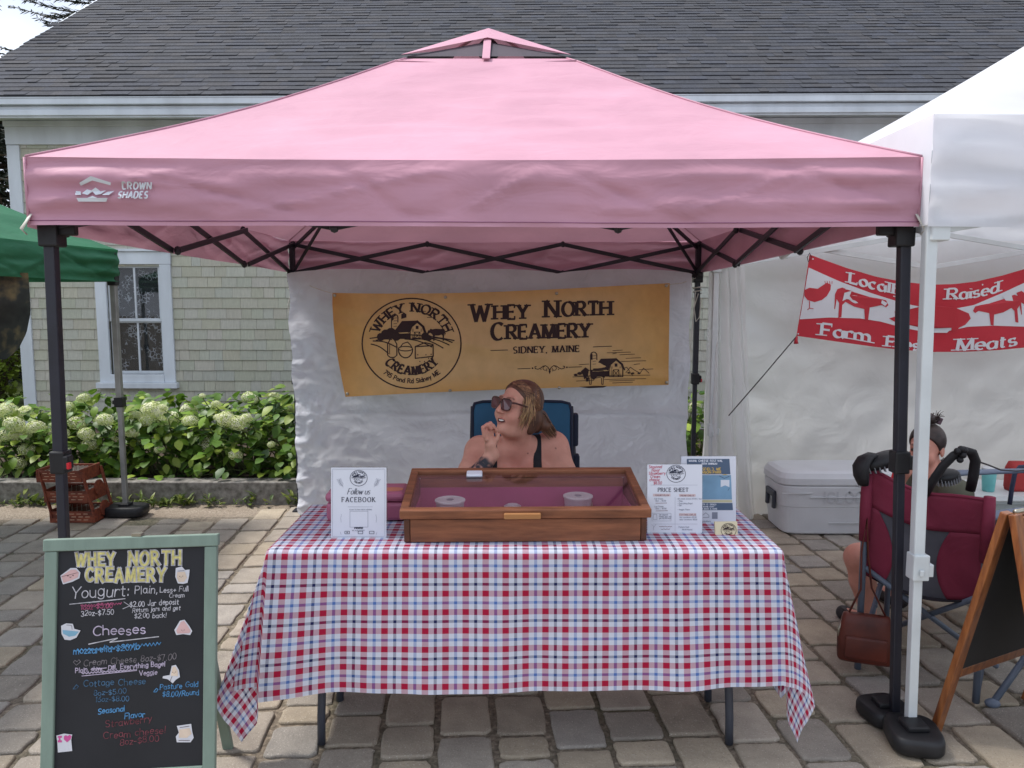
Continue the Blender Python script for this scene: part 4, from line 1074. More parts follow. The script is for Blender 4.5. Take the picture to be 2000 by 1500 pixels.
for a, b, lab in (((651,574), LG[3] + V(.02,-.03,1.71), "thin cord tying the tan banner's upper left corner to the black leg"), ((1304,556), LG[2] + V(-.02,-.03,1.71), "thin cord tying the tan banner's upper right corner to the black leg")):
    mb = MB(); p = bsurf(*a, .004); q = b; mb.tube([p, p.lerp(q, .5) - V(0,0,.012), q], .0028, 5); tag(mb.build("cord", M['rope'], None), lab, "cord", "banner cords")
for z_, lg_, lab in ((1.62, 3, "white cord knotted round the pink canopy's back leg left of the sheet"), (1.60, 2, "white cord knotted round the pink canopy's back leg right of the sheet")):
    p = LG[lg_]; mb = MB()
    pts = [p + V(.03*math.cos(t), .03*math.sin(t) - .002, z_ + .004*t) for t in [k*.5 for k in range(26)]]
    mb.tube(pts, .004, 5); mb.tube([p + V(0,-.035,z_), p + V(-.03,-.04,z_-.10), p + V(-.015,-.045,z_-.20), p + V(.01,-.04,z_-.17), p+V(.02,-.038,z_-.03)], .004, 5)
    sx = 1 if lg_ == 3 else -1
    mb.tube([p + V(.02*sx,-.035,z_+.02), p + V(.035*sx,-.04,z_-.18), p + V(.05*sx,-.04,z_-.42), p + V(.06*sx,-.05,z_-.62)], .0035, 5)
    mb.build("tie_cord", M['rope'], None); tag(bpy.context.scene.collection.objects["tie_cord" if lg_ == 3 else "tie_cord.001"], lab, "cord", "tie cords on the back legs")
# ------------------------------------------------------------------ table and checked cloth
TX0, TX1, TY0, TY1, TZ = -.785, .868, 2.425, 2.965, .742
tb = thing("folding_table", "folding table with dark curved legs under the red checked cloth", "table", (.04, 2.7, 0))
mb = MB(); mb.box(((TX0+TX1)/2, (TY0+TY1)/2, TZ-.024), (TX1-TX0-.02, TY1-TY0-.02, .04)); mb.build("table_top", pm("table_plastic", S(190,188,182), .5, .05), tb, bevel=.01)
M['leg_grey'] = pm("grey_leg_tube", S(62,66,76), .45, .1, 10, .05)
for px_, s in ((628, -1), (1424, 1)):
    f = atz(px_, 1452, 0)
    for y_ in (f.y, TY1-.12):
        mb = MB(); mb.tube([V(f.x, y_, 0), V(f.x-.002*s, y_, .10), V(f.x - .008*s, y_+.01, .26), V(f.x - .03*s, y_+.02, .40), V(f.x-.05*s, y_+.02, .55), V(f.x-.06*s, y_+.02, TZ-.05)], .0145, 12)
        mb.build("leg", M['leg_grey'], tb, smooth=True)
    mb = MB(); mb.tube([V(f.x-.02*s, f.y+.015, .36), V(f.x-.02*s, TY1-.105, .36)], .010, 10); mb.build("crossbar", M['leg_grey'], tb, smooth=True)
def m_plaid():
    n = NT("checked_cotton"); t = n.n("ShaderNodeUVMap", uv_map="UVMap"); sx = n.n("ShaderNodeSeparateXYZ"); n.l(t.outputs[0], sx.inputs[0])
    white, red, navy, blue = S(213,217,230), S(172,28,62), S(36,40,86), S(88,120,184)
    def yarn(v, per=.1295):
        f = n.math('FRACT', n.math('DIVIDE', v, per)); c = white
        def band(c, p0, hw, col_):
            d = n.math('ABSOLUTE', n.math('SUBTRACT', f, p0)); d = n.math('MINIMUM', d, n.math('SUBTRACT', 1.0, d))
            return n.mix(n.math('LESS_THAN', d, hw), c, col_)
        c = band(c, 0.0, .080, red); c = band(c, .5, .080, red); c = band(c, .25, .038, navy); c = band(c, .75, .038, blue); return c
    wv = n.math('SINE', n.math('MULTIPLY', n.math('ADD', sx.outputs[0], sx.outputs[1]), 3600.0))
    c = n.mix(n.math('MULTIPLY_ADD', wv, .06, .5), yarn(sx.outputs[0]), yarn(sx.outputs[1]))
    f = n.noise(6, 4); c = n.mix(1.0, c, n.ramp(f, [(.3, (.93,.93,.94)), (.7, (1,1,1))]), 'MULTIPLY')
    n.l(c, n.b.inputs["Base Color"]); n.b.inputs["Roughness"].default_value = .85; n.b.inputs["Specular IOR Level"].default_value = .2
    t2 = n.n("ShaderNodeBsdfTranslucent"); n.l(c, t2.inputs[0]); ms = n.n("ShaderNodeMixShader"); ms.inputs[0].default_value = .15
    b = n.bump(n.noise(9, 3, dist=.5), .16, .015); b = n.bump(n.noise(500, 2), .12, .001, b); n.l(b, n.b.inputs["Normal"])
    n.l(n.b.outputs[0], ms.inputs[1]); n.l(t2.outputs[0], ms.inputs[2]); n.l(ms.outputs[0], n.out.inputs[0]); return n.m
FD, ED = .470, .500                       # overhang at the front and at the ends
ZC = TZ + .006
def cloth(u, v):
    """u along the table, v across it (v = 0 at the front edge, negative hangs down in front)"""
    W, D = TX1-TX0, TY1-TY0
    a = -u if u < 0 else (u - W if u > W else 0.0); s = -1 if u < 0 else 1
    b = -v if v < 0 else (v - D if v > D else 0.0); f = -1 if v < 0 else 1
    ux, vy = min(max(u, 0), W), min(max(v, 0), D)
    base = V(TX0 + ux, TY0 + vy, ZC)
    if v < 0: base.x += (ux/W*2 - 1)*(.045 if ux < W/2 else .030)*abs(ux/W*2 - 1)**1.5*min(1, -v/.45)
    if a == 0 and b == 0: return base + V(0, 0, .0015*nz(u*14, v*14))
    r = math.hypot(a, b); rd = .016
    if a == 0 or b == 0:
        d = max(a, b); nrm = V(0, f, 0) if a == 0 else V(s, 0, 0); al = u if a == 0 else v
        if d < rd*1.57: th = d/rd; return base + nrm*(rd*math.sin(th)) + V(0,0,-rd*(1-math.cos(th)))
        h = d - rd*1.57
        wav = (.028*nz(al*2.6+3, .3 + h, 2) + .020*nz(al*6, .7 + h*1.5, 4))*(h/.45)**1.2 + .003*nz(al*8, h*8, 6)
        fl = .03*h
        if a == 0:
            e = abs(u - W/2)/(W/2); fl += .05*h*max(0, e-.75)*4*.4
        return base + nrm*(rd + wav + fl) + V(0, 0, -rd - h*(1 + (.045*(1-u/W) + .06*max(0, 1-u/.35)**2 if a == 0 else .05)))
    # corner: the cloth hangs in a fold that stands out from the corner
    ph = math.atan2(a, b)/(math.pi/2)       # 0 = front, 1 = end
    k1 = ph/.32 if ph < .32 else max(0, 1-(ph-.32)/.26)
    k2 = max(0, 1 - abs(ph-.80)/.18); q_ = 1.0 if s < 0 else .55
    out1 = V(s*1.0, f*.05, 0); out2 = V(s*.75, f*-.5, 0)
    tilt = R(7) * min(1, ph*6) ; spread = V(s*.035, f*.02, 0)*min(1, ph*5)
    flare = out1*(math.sin(R(14))*k1**.9*q_) + out2*(math.sin(R(13))*k2) + spread
    flare += V(0, -f*.30*max(0, min(1, (ph-.42)/.26))*(1 if ph < .68 else max(0, 1-(ph-.68)/.32)), 0)*.5
    d = V(flare.x, flare.y, -1.0).normalized()
    # near the corner point round over the edge
    nrm = V(s*math.sin(ph*math.pi/2), f*math.cos(ph*math.pi/2), 0)
    h = max(0, r - rd*1.57); th = min(r/rd, 1.57)
    wav = .012*nz(ph*6+s, h*3, 8)*h/.4
    return base + nrm*(rd*math.sin(th) + wav) + V(0,0,-rd*(1-math.cos(th))) + d*h
us = [-ED + i*.0125 for i in range(int((TX1-TX0+2*ED)/.0125)+2)]; us[-1] = TX1-TX0+ED
vsq = [-FD + i*.0125 for i in range(int((TY1-TY0+FD+.30)/.0125)+1)]
mb = MB(); vv, uu, ff = [], [], []
for v in vsq:
    for u in us: vv.append(cloth(u, v)); uu.append((u + .0125, v*1.09 + .0330))
nu = len(us)
for j in range(len(vsq)-1):
    for i in range(nu-1): ff.append((j*nu+i, j*nu+i+1, (j+1)*nu+i+1, (j+1)*nu+i))
mb.add(vv, ff, None, uu)
tag(mb.build("tablecloth", m_plaid(), None, smooth=True), "red, white and blue checked cotton cloth hanging to shin height over the table", "tablecloth")

# ------------------------------------------------------------------ the display case
TT = ZC + .0025
bx = thing("display_case", "low wooden display case with sloping glass lid and pale handle on the table", "display case", (.045, 2.66, TT))
yaw = R(1.4); BM = Matrix.Rotation(yaw, 3, 'Z'); BO = V(.046, 2.49, TT)
bxp = lambda x, y, z: BO + BM @ V(x, y, z)
BW, BD, HF, HB = .405, .375, .078, .132     # half width, depth, body heights
def side(mb, x0, x1, c=None):
    mb.add([bxp(x0,0,0), bxp(x1,0,0), bxp(x1,BD,0), bxp(x0,BD,0), bxp(x0,0,HF), bxp(x1,0,HF), bxp(x1,BD,HB), bxp(x0,BD,HB)],
           [(0,3,2,1),(4,5,6,7),(0,1,5,4),(1,2,6,5),(2,3,7,6),(3,0,4,7)])
t_ = .020
mb = MB(); mb.box(bxp(0, t_/2, HF/2), (2*(BW-t_)-.002, t_, HF), BM); mb.build("front_board", M['wood'], bx, bevel=.003)
mb = MB(); mb.box(bxp(0, BD-t_/2, HB/2), (2*(BW-t_)-.002, t_, HB), BM); mb.build("back_board", M['wood'], bx, bevel=.003)
for s in (-1, 1):
    mb = MB(); side(mb, s*BW if s < 0 else BW-t_, -BW+t_ if s < 0 else BW); mb.build("side_board", M['wood_dark'], bx, bevel=.004)
M['reflect_tint'] = pm("reflection_tint_lining", S(172,84,124), .9, .12, 3, .2, 200, .001)  # purple paints in the pink canopy's reflection inside the case
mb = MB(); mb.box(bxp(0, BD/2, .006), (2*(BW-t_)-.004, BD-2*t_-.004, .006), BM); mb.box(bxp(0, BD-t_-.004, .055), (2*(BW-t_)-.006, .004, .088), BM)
for s in (-1, 1): mb.box(bxp(s*(BW-t_-.004), BD/2, .042), (.004, BD-2*t_-.014, .062), BM)  # back and side panels added to carry the painted reflection
mb.build("tinted_lining", M['reflect_tint'], bx)
# the lid: a frame with a pane
sl = math.atan2(HB-HF, BD); LM = BM @ Matrix.Rotation(sl, 3, 'X'); LO = bxp(0, -.012, HF + .003)
lp = lambda x, y, z: LO + LM @ V(x, y, z)
LW, LD, LH = BW + .012, BD/math.cos(sl) + .02, .032
lid = MB()
lid.box(lp(0, .016, LH/2), (2*LW, .032, LH), LM); lid.box(lp(0, LD-.014, LH/2), (2*LW, .028, LH), LM)
l0 = lid.build("lid", M['wood'], bx, bevel=.004)
for s in (-1, 1):
    mb = MB(); mb.box(lp(s*(LW-.014), LD/2+.002, LH/2-.0005), (.028, LD-.064, LH-.001), LM); mb.build("lid_rail", M['wood'], l0, bevel=.004)
M['case_glass'] = m_glass("case_glass", (.97,.97,.98,1), .05, .04, .8)
mb = MB(); mb.box(lp(0, LD/2, LH-.012), (2*LW-.05, LD-.055, .003), LM); mb.build("glass_pane", M['case_glass'], l0)
mb = MB(); mb.box(lp(-.012, -.006, LH*.42), (.122, .013, .020), LM); mb.build("handle", M['wood_pale'], l0, bevel=.004)
# tubs inside and a tag on top
M['tub'] = pm("clear_tub", S(206,200,206), .35, .03, 4, 0, trans=.3)
M['tub_lid'] = pm("white_tub_lid", S(214,212,212), .4, .03, 4, 0)
def inside(px, py, z): return atz(px, py, TT + z)
def tub(label, px, py, r, h_, writing=True):
    c = inside(px, py, .012 + h_); c.z = TT + .010; c.y = min(c.y, 2.775)
    root = thing("cheese_tub", label, "tub", c, "tubs in the display case")
    mb = MB(); mb.lathe(c, [(r*.80,0),(r*.83,.003),(r*.94,h_-.006),(r*.94,h_-.004)], 32); mb.build("tub_body", M['tub'], root, smooth=True)
    mb = MB(); mb.lathe(c + V(0,0,h_-.0035), [(r*.96,0),(r,.001),(r,.006),(r*.93,.0075),(r*.90,.0055),(r*.5,.0055)], 32); ld = mb.build("tub_lid", M['tub_lid'], root, smooth=False)
    if writing:
        mb = MB(); o = c + V(0,0,h_+.003)
        for k in range(4):
            w_ = r*(.35, .5, .42, .3)[k]; mb.box(o + V(0, r*(.22-.16*k), 0), (w_, r*(.09 if k == 1 else .04), .0006))
        mb.build("label_print", M['ink_grey'], ld)
tub("round white tub at the case's left, lid label facing up", 879, 976, .055, .072)
tub("second white tub in the left of the case, mostly hidden by the front board", 884, 1004, .048, .024)
tub("round white tub at the case's right, beside the small jar", 1129, 968, .055, .072)
def jar(label, px, py, r, h_):
    c = inside(px, py, h_ + .01); c.z = TT + .010; root = thing("glass_jar", label, "jar", c, "small jars in the display case")
    mb = MB(); mb.lathe(c, [(r*.9,0),(r,.004),(r,h_*.7),(r*.86,h_*.82),(r*.86,h_)], 28); mb.build("jar_body", M['tub'], root, smooth=True)
    mb = MB(); mb.lathe(c + V(0,0,h_), [(r*.9,-.004),(r*.92,.004),(r*.86,.006),(r*.6,.006),(r*.58,.004)], 28); mb.build("jar_lid", M['steel'], root, smooth=True)
jar("small jar with a metal lid leaning by the right-hand tub in the case", 1141, 985, .036, .040)
c = inside(1001, 989, .035); c.z = TT + .010; root = thing("cheese_pack", "small clear pack in the middle of the display case", "pack", c)
mb = MB(); mb.lathe(c, [(.026,0),(.030,.004),(.028,.028),(.022,.032)], 8, sx=1.15); mb.build("pack_body", M['tub'], root)
mb = MB(); mb.lathe(c + V(0,0,.0325), [(.019,0),(.019,.001)], 8, sx=1.15); mb.build("pack_label", M['tub_lid'], root)
c = lp(-.178, LD-.055, LH-.009); root = thing("card_reader", "small white square card reader lying on the case's glass lid", "card reader", c)
mb = MB(); mb.box(c + LM @ V(0,0,.006), (.058,.046,.009), LM); mb.build("reader_body", pm("white_plastic", S(226,230,238), .35, .02, 4, 0), root, bevel=.004)
mb = MB(); mb.box(c + LM @ V(0,0,.0008), (.060,.048,.0016), LM); mb.build("reader_base", pm("pale_grey_plastic", S(150,152,160), .4, .02, 4, 0), root, bevel=.0007)

# ------------------------------------------------------------------ signs on the table
M['acrylic'] = m_glass("clear_acrylic", (.95,.96,.97,1), .05, .03)
def stand(name, label, cat, px0, px1, py0, py1, Y, lean=5.0, border=5):
    """an acrylic holder with a paper; returns the thing, and a surface in photo-pixel layout on that paper"""
    b = at((px0+px1)/2, py1, Y); root = thing(name, label, cat, V(b.x, b.y, TT))
    n = V(0, -math.cos(R(lean)), math.sin(R(lean))); P0 = V(b.x, Y, TT)
    f = lambda x, y, o: hit(x, y, P0, n) + n*o
    up = V(0, math.sin(R(lean)), math.cos(R(lean)))
    z0 = f(px0, py1, 0)
    mb = MB(); q = [f(px0, py1, .002), f(px1, py1, .002), f(px1, py0, .002), f(px0, py0, .002)]
    mb.prism(q, -n*.004); mb.build("acrylic_panel", M['acrylic'], root)
    mb = MB(); a, c = f(px0, py1, 0), f(px1, py1, 0); mb.box((a + c)/2 + V(0, .035, .001), ((c-a).length, .075, .003)); mb.build("acrylic_foot", M['acrylic'], root)
    mb = MB(); q = [f(px0+border*.4, py1-border*.6, .0025), f(px1-border*.4, py1-border*.6, .0025), f(px1-border*.4, py0+border*.4, .0025), f(px0+border*.4, py0+border*.4, .0025)]
    mb.prism(q, n*.0008); mb.build("paper", M['paper'], root)
    return root, (lambda x, y, o: f(x, y, .0034 + o))
O3 = .0006
r_, sf = stand("table_sign", "white sign in a clear stand inviting people to follow the creamery, at the table's left", "sign", 645, 757, 911, 1053, 2.545)
mb = MB(); emblem(mb, 701, 933.5, 17, sf, O3, full=False)
write(mb, "FACEBOOK", 668.5, 980, 9.2, sf, 1.5, .6, O3, gap=.34, wide=.86, serif=True)
write(mb, "Follow us", 679, 965, 11.5, sf, 1.15, .5, O3, gap=.10, wide=.82, slant=.32)
write(mb, "venmo", 692, 1032, 4.4, sf, 1.2, None, O3, gap=.26, wide=1.0, slant=.2)
for x in (674, 700, 722): line(mb, [(x,1037),(x+9,1037),(x+9,1042),(x,1042),(x,1037)], .9, sf, O3)
disc(mb, 678.5, 1039.5, 1.2, sf, O3)
mb.build("sign_print", M['ink'], r_)
mb = MB(); line(mb, [(650,916),(752,916),(752,1047),(650,1047),(650,916)], .45, sf, O3)
for f_ in (-1, 1):
    bx_, by_ = 701 + f_*36, 951
    line(mb, [(bx_ - f_*6, by_), (bx_, by_-8), (bx_ + f_*2, by_-17)], .5, sf, O3)
    for k in range(5): line(mb, [(bx_ - f_*(4-1.2*k), by_-2-2.6*k), (bx_ - f_*(1-1.2*k) + f_*3.2, by_-5-2.6*k)], .5, sf, O3); line(mb, [(bx_ - f_*(4-1.2*k), by_-2-2.6*k), (bx_ - f_*(6-1.2*k), by_-7-2.6*k)], .5, sf, O3)
    line(mb, [(701+f_*34, 1020),(701+f_*35, 1012),(701+f_*33.5, 1004)], .5, sf, O3); line(mb, [(701+f_*34, 1044),(701+f_*36, 1038)], .5, sf, O3)
write(mb, "SCAN TO PAY WITH VENMO", 683, 996, 2.2, sf, .45, None, O3, gap=.3); line(mb, [(680,989.5),(728,989.5)], .5, sf, O3)
write(mb, "WE ALSO ACCEPT", 688, 1036.5, 2.0, sf, .4, None, O3, gap=.3)
mb.build("fine_print", M['ink_grey'], r_)
mb = MB(); q = [(684,998),(719,998),(719,1029),(684,1029)]
line(mb, q + [q[0]], .6, sf, O3); mb.build("blank_panel", M['ink_grey'], r_)

r_, sf = stand("table_sign", "white price sheet with pink handwriting in a clear stand beside the display case", "sign", 1262, 1373, 905, 1043, 2.60)
mb = MB(); emblem(mb, 1320, 925, 18.5, sf, O3, full=False); write(mb, "PRICE SHEET", 1285, 960, 7.6, sf, 1.2, .5, O3, gap=.26, wide=.86, serif=True)
mb.build("sign_print", M['ink'], r_)
mb = MB()
for i, s_ in enumerate(("Seasonal", "flavor", "Strawberry", "Cream", "cheese", "$8.00")):
    write(mb, s_, (1267,1272,1267,1270,1268,1276)[i], 914 + 6.3*i, 5.6, sf, .75, None, O3, gap=.18, wide=.9, slant=.1, jit=.08)
mb.build("handwriting", M['ink_red'], r_)
mb = MB()
for s_, x, y in (("Full Cream", 1278, 975), ("16oz ... $5.00", 1280, 979), ("Low Cream", 1278, 990), ("32oz ... $7.50", 1280, 994), ("All cream cheese $7.00 / 8oz", 1323, 975), ("- Plain", 1323, 979.5), ("- Everything Bagel", 1323, 984), ("- Dill", 1323, 988), ("- Veggie Flavor", 1323, 996), ("8oz containers $5.00", 1327, 1011), ("16oz containers $8.00", 1327, 1015.5), ("Jar deposit", 1287, 1006), ("return jars and", 1287, 1009.5), ("get $2.00 back", 1287, 1013), ("Pasture Gold", 1325, 1030), ("$8.00 Round", 1332, 1035)):
    write(mb, s_, x, y, 2.6, sf, .45, None, O3, gap=.24, wide=.95)
line(mb, [(1273,1002),(1310,1002),(1310,1017),(1273,1017),(1273,1002)], .4, sf, O3); line(mb, [(1276,1004),(1282,1004),(1283,1014),(1275,1014),(1276,1004)], .6, sf, O3)
line(mb, [(1318,970),(1318,1038)], .35, sf, O3); line(mb, [(1275,1023),(1362,1023)], .35, sf, O3); line(mb, [(1270,947),(1362,947)], .35, sf, O3)
line(mb, [(1276,1035),(1276,1027),(1272,1024)], .5, sf, O3); line(mb, [(1276,1030),(1281,1023)], .5, sf, O3)
mb.build("fine_print", M['ink_grey'], r_)
mb = MB()
for x0, x1, y in ((1275,1309,964),(1326,1358,964.5),(1326,1359,1002)): fill(mb, [(x0,y),(x1,y),(x1,y+5),(x0,y+5)], sf, .0003)
mb.build("heading_bands", pm("blush_ink", S(206,186,186), .6, .02), r_)
mb = MB()
for s_, x, y in (("YOGURT PLAIN", 1279, 968.4), ("CREAM CHEESE", 1328, 968.9), ("COTTAGE CHEESE", 1327, 1006.2)): write(mb, s_, x, y, 2.8, sf, .5, None, O3, gap=.3, wide=.86)
line(mb, [(1280,982.5),(1302,982)], .8, sf, O3); line(mb, [(1280,997.5),(1304,997)], .8, sf, O3); scrib(mb, 1287, 1312, 1028, .8, .8, sf, O3); scrib(mb, 1290, 1308, 1033, .8, .8, sf, O3)
mb.build("headings", pm("dusty_ink", S(128,92,100), .6, .05, 8, 0), r_)

r_, sf = stand("table_sign", "cheese festival poster with two goats, in a stand behind the price sheet", "sign", 1328, 1439, 889, 1026, 2.72)
mb = MB(); fill(mb, [(1341,896),(1424,896),(1426,926),(1341,926)], sf, .0002); mb.build("title_band", pm("slate_ink", S(78,96,120), .6, .03), r_); mb = MB(); fill(mb, [(1343,982),(1430,982),(1431,996),(1343,996)], sf, .0002); mb.build("events_band", bpy.data.materials["slate_ink"], r_)
mb = MB(); fill(mb, [(1343,927.5),(1427,927.5),(1429,975),(1343,975)], sf, .0002); mb.build("picture", pm("blue_print", S(122,160,188), .6, .12, 9, 0), r_)
mb = MB(); fill(mb, [(1343,976),(1429,976),(1429.5,981),(1343,981)], sf, .0002); mb.build("caption_band", pm("straw_ink", S(196,190,156), .6, .03), r_)
mb = MB()
write(mb, "MAINE CHEESE FESTIVAL", 1345, 901.6, 3.9, sf, 1.0, None, O3, gap=.30, wide=.93, caps=False)
write(mb, "10TH ANNUAL", 1370, 907.2, 3.6, sf, 1.0, None, O3, gap=.28, wide=.9, caps=False)
write(mb, "CHEESE - TASTINGS - DEMOS", 1347, 986, 2.5, sf, .65, None, O3, gap=.28); write(mb, "ACTIVITIES - MAINE CRAFT", 1349, 990.3, 2.5, sf, .65, None, O3, gap=.28); write(mb, "FOOD - LIVE MUSIC & MORE", 1351, 994.6, 2.5, sf, .65, None, O3, gap=.28)
fill(mb, [(1407,937),(1424,937),(1424,951),(1415.5,947.5),(1407,951)], sf, .0005)
mb.build("white_lettering", M['paper'], r_)
mb = MB(); write(mb, "PITTSFIELD, ME", 1357, 918.2, 5.0, sf, 1.2, None, O3, gap=.28, wide=.93, caps=False); write(mb, "MANSON PARK", 1361, 924.6, 5.0, sf, 1.2, None, O3, gap=.26, wide=.93, caps=False)
disc(mb, 1415.5, 932, 8.5, sf, .0004, ry=6, n=20); mb.build("yellow_print", pm("gold_ink", S(206,172,84), .6, .05), r_)
mb = MB(); fill(mb, cow_shape(1379, 964, 28), sf, .0004); fill(mb, cow_shape(1414, 966, 18, -1), sf, .0004)
line(mb, [(1404,929),(1414,934),(1424,930)], 1.2, sf, .0008); line(mb, [(1421,958),(1424,953)], .8, sf, .0006); mb.build("goat_shapes", pm("deep_blue_ink", S(72,92,116), .6, .05), r_)
mb = MB(); fill(mb, [(1390,1000),(1401,1000),(1401,1013),(1390,1013)], sf, .0004); line(mb, [(1372,1006),(1378,1001),(1384,1006),(1384,1010),(1372,1010)], 1.0, sf, O3); write(mb, "Agriculture", 1368, 1019, 3, sf, .6, None, O3); mb.build("partner_marks", M['ink_grey'], r_)
# little card in front
cp0 = at(1420, 1051, 2.575); root = thing("card_stack", "stack of cream business cards with the round logo, in front of the festival poster", "cards", V(cp0.x, cp0.y, TT))
n_ = V(0, -math.cos(R(12)), math.sin(R(12))); P0_ = V(cp0.x, 2.575, TT); cf = lambda x, y, o: hit(x, y, P0_, n_) + n_*o
mb = MB(); mb.prism([cf(1398,1052,0), cf(1441,1051,0), cf(1440,1018.5,0), cf(1396,1019,0)], -n_*.012); mb.build("cards", pm("cream_card", S(216,204,170), .6, .03), root)
mb = MB(); emblem(mb, 1423, 1035.5, 15, cf, .0008, full=False); mb.build("card_print", M['ink_brown'], root)
mb = MB(); mb.prism([cf(1395,1053.5,.003), cf(1443,1052.5,.003), cf(1443,1045,.003), cf(1395,1046,.003)], -n_*.002); mb.prism([cf(1395,1053.5,.003), cf(1443,1052.5,.003), cf(1443,1051.5,.003), cf(1395,1052.5,.003)], -n_*.03); mb.build("card_holder", M['acrylic'], root)
# pink tin box behind the left sign
c = V(-.535, 2.80, TT); root = thing("tin_box", "dusty pink metal tin behind the left sign, beside the wooden case", "tin", c)
M['tin'] = pm("pink_tin", S(176,102,128), .4, .06, 4, .03)
bz = Matrix.Rotation(R(2), 3, 'Z')
mb = MB(); mb.box(c + V(0,0,.036), (.285,.16,.070), bz); mb.build("tin_body", M['tin'], root, bevel=.014)
mb = MB(); mb.box(c + V(0,0,.089), (.290,.165,.034), bz); lid_ = mb.build("tin_lid", M['tin'], root, bevel=.014)
mb = MB(); mb.lathe(c + V(.095,-.02,.1062), [(.030,0),(.030,.0008)], 24, sx=1.3); mb.build("lid_sticker", pm("orange_sticker", S(200,130,104), .5, .05), lid_)
# ------------------------------------------------------------------ people: one continuous surface from blended limbs
def sd_cap(p, a, b, ra, rb):
    a, b = np.array(a, np.float32), np.array(b, np.float32); ab = b - a
    t = np.clip(((p - a) @ ab) / max(1e-9, float(ab @ ab)), 0, 1)
    return np.linalg.norm(p - a - t[:, None]*ab, axis=1) - (ra + (rb - ra)*t)
def sd_ell(p, c, r, Rm=None):
    q = p - np.array(c, np.float32)
    if Rm is not None: q = q @ Rm
    r = np.array(r, np.float32); k0 = np.linalg.norm(q/r, axis=1); k1 = np.linalg.norm(q/(r*r), axis=1) + 1e-9
    return k0*(k0-1)/k1
def smin(a, b, k):
    h = np.clip(.5 + .5*(b-a)/k, 0, 1); return b*(1-h) + a*h - k*h*(1-h)
def ev(prims, p):
    d = np.full(len(p), 9.0, np.float32)
    for q in prims:
        if q[0] == 'c': e = sd_cap(p, *q[1:5])
        elif q[0] == 'e': e = sd_ell(p, q[1], q[2], q[3])
        elif q[0] == 'x':
            d = -smin(-d, sd_ell(p, q[1], q[2], q[3]), q[-1]); continue
        d = smin(d, e, q[-1])
    return d
def nets(fn, lo, hi, h):
    lo = np.array(lo, np.float32); K = 4
    n = (np.ceil((np.array(hi) - lo)/h/K).astype(int) + 1)*K
    cg = np.stack(np.meshgrid(*[np.arange(0, n[i], K) for i in range(3)], indexing='ij'), -1).reshape(-1, 3)
    cdv = fn((lo + (cg + K/2 - .5)*h).astype(np.float32)).reshape([n[i]//K for i in range(3)])
    D = np.repeat(np.repeat(np.repeat(cdv, K, 0), K, 1), K, 2)
    ix = np.argwhere(np.abs(D) < h*K*1.6 + .012)
    D[tuple(ix.T)] = fn((lo + ix*h).astype(np.float32))
    sg = D < 0
    c = [sg[i:n[0]-1+i, j:n[1]-1+j, k:n[2]-1+k] for i in (0,1) for j in (0,1) for k in (0,1)]
    s = sum(x.astype(np.int8) for x in c); act = np.argwhere((s > 0) & (s < 8))
    idx = np.full(D.shape, -1, np.int64); idx[tuple(act.T)] = np.arange(len(act))
    acc = np.zeros((len(act), 3)); cnt = np.zeros(len(act))
    off = [(i,j,k) for i in (0,1) for j in (0,1) for k in (0,1)]
    for a in off:
        for ax in range(3):
            if a[ax]: continue
            b = list(a); b[ax] = 1
            da, db = D[tuple((act + a).T)], D[tuple((act + b).T)]; m = (da < 0) != (db < 0)
            t = da[m]/(da[m]-db[m]); q = np.array(a)[None].repeat(m.sum(), 0).astype(float); q[:, ax] += t
            acc[m] += q; cnt[m] += 1
    vs = lo + (act + acc/np.maximum(cnt, 1)[:, None])*h
    fs = []
    for ax in range(3):
        u, v = (ax+1) % 3, (ax+2) % 3; sl0 = [slice(1, n[i]-1) for i in range(3)]; sl1 = list(sl0); sl1[ax] = slice(2, n[ax])
        e = np.argwhere(sg[tuple(sl0)] != sg[tuple(sl1)]) + 1
        du, dv = np.zeros(3, int), np.zeros(3, int); du[u] = 1; dv[v] = 1
        q = np.stack([idx[tuple((e-du-dv).T)], idx[tuple((e-dv).T)], idx[tuple(e.T)], idx[tuple((e-du).T)]], 1)
        fl = sg[tuple(e.T)]; q[~fl] = q[~fl][:, ::-1]; fs.append(q[(q >= 0).all(1)])
    return vs, np.concatenate(fs)
def sdf_obj(name, fn, lo, hi, h, m, parent, colfn=None):
    vs, fs = nets(fn, lo, hi, h); base = np.array(ROOT[parent.name])
    me = bpy.data.meshes.new(name); me.from_pydata((vs - base).tolist(), [], fs.tolist()); me.update()
    for p in me.polygons: p.use_smooth = True
    if colfn is not None:
        ca = me.color_attributes.new("Col", 'FLOAT_COLOR', 'POINT'); c = np.ones((len(vs), 4), np.float32); c[:, :3] = colfn(vs)
        ca.data.foreach_set("color", c.ravel())
    me.materials.append(m); o = bpy.data.objects.new(name, me); col.objects.link(o); o.parent = parent; ROOT[o.name] = tuple(base)
    return o
def m_skin():
    n = NT("skin"); a = n.n("ShaderNodeVertexColor", layer_name="Col"); f = n.noise(22, 4); g = n.noise(120, 3)
    c = n.mix(1.0, a.outputs["Color"], n.ramp(f, [(.3, (.90,.86,.85)), (.7, (1.04,1.03,1.03))]), 'MULTIPLY')
    n.l(c, n.b.inputs["Base Color"]); n.b.inputs["Roughness"].default_value = .55; n.b.inputs["Specular IOR Level"].default_value = .3
    n.b.inputs["Subsurface Weight"].default_value = .12; n.b.inputs["Subsurface Radius"].default_value = (.012,.005,.003); n.b.inputs["Subsurface Scale"].default_value = .5
    n.l(n.bump(g, .35, .0015), n.b.inputs["Normal"]); return n.m
M['skin'] = m_skin()
M['hair'] = pm("brown_hair", S(150,112,84), .45, .2, 30, .4, 140, .002, attr=True, spec=.4)
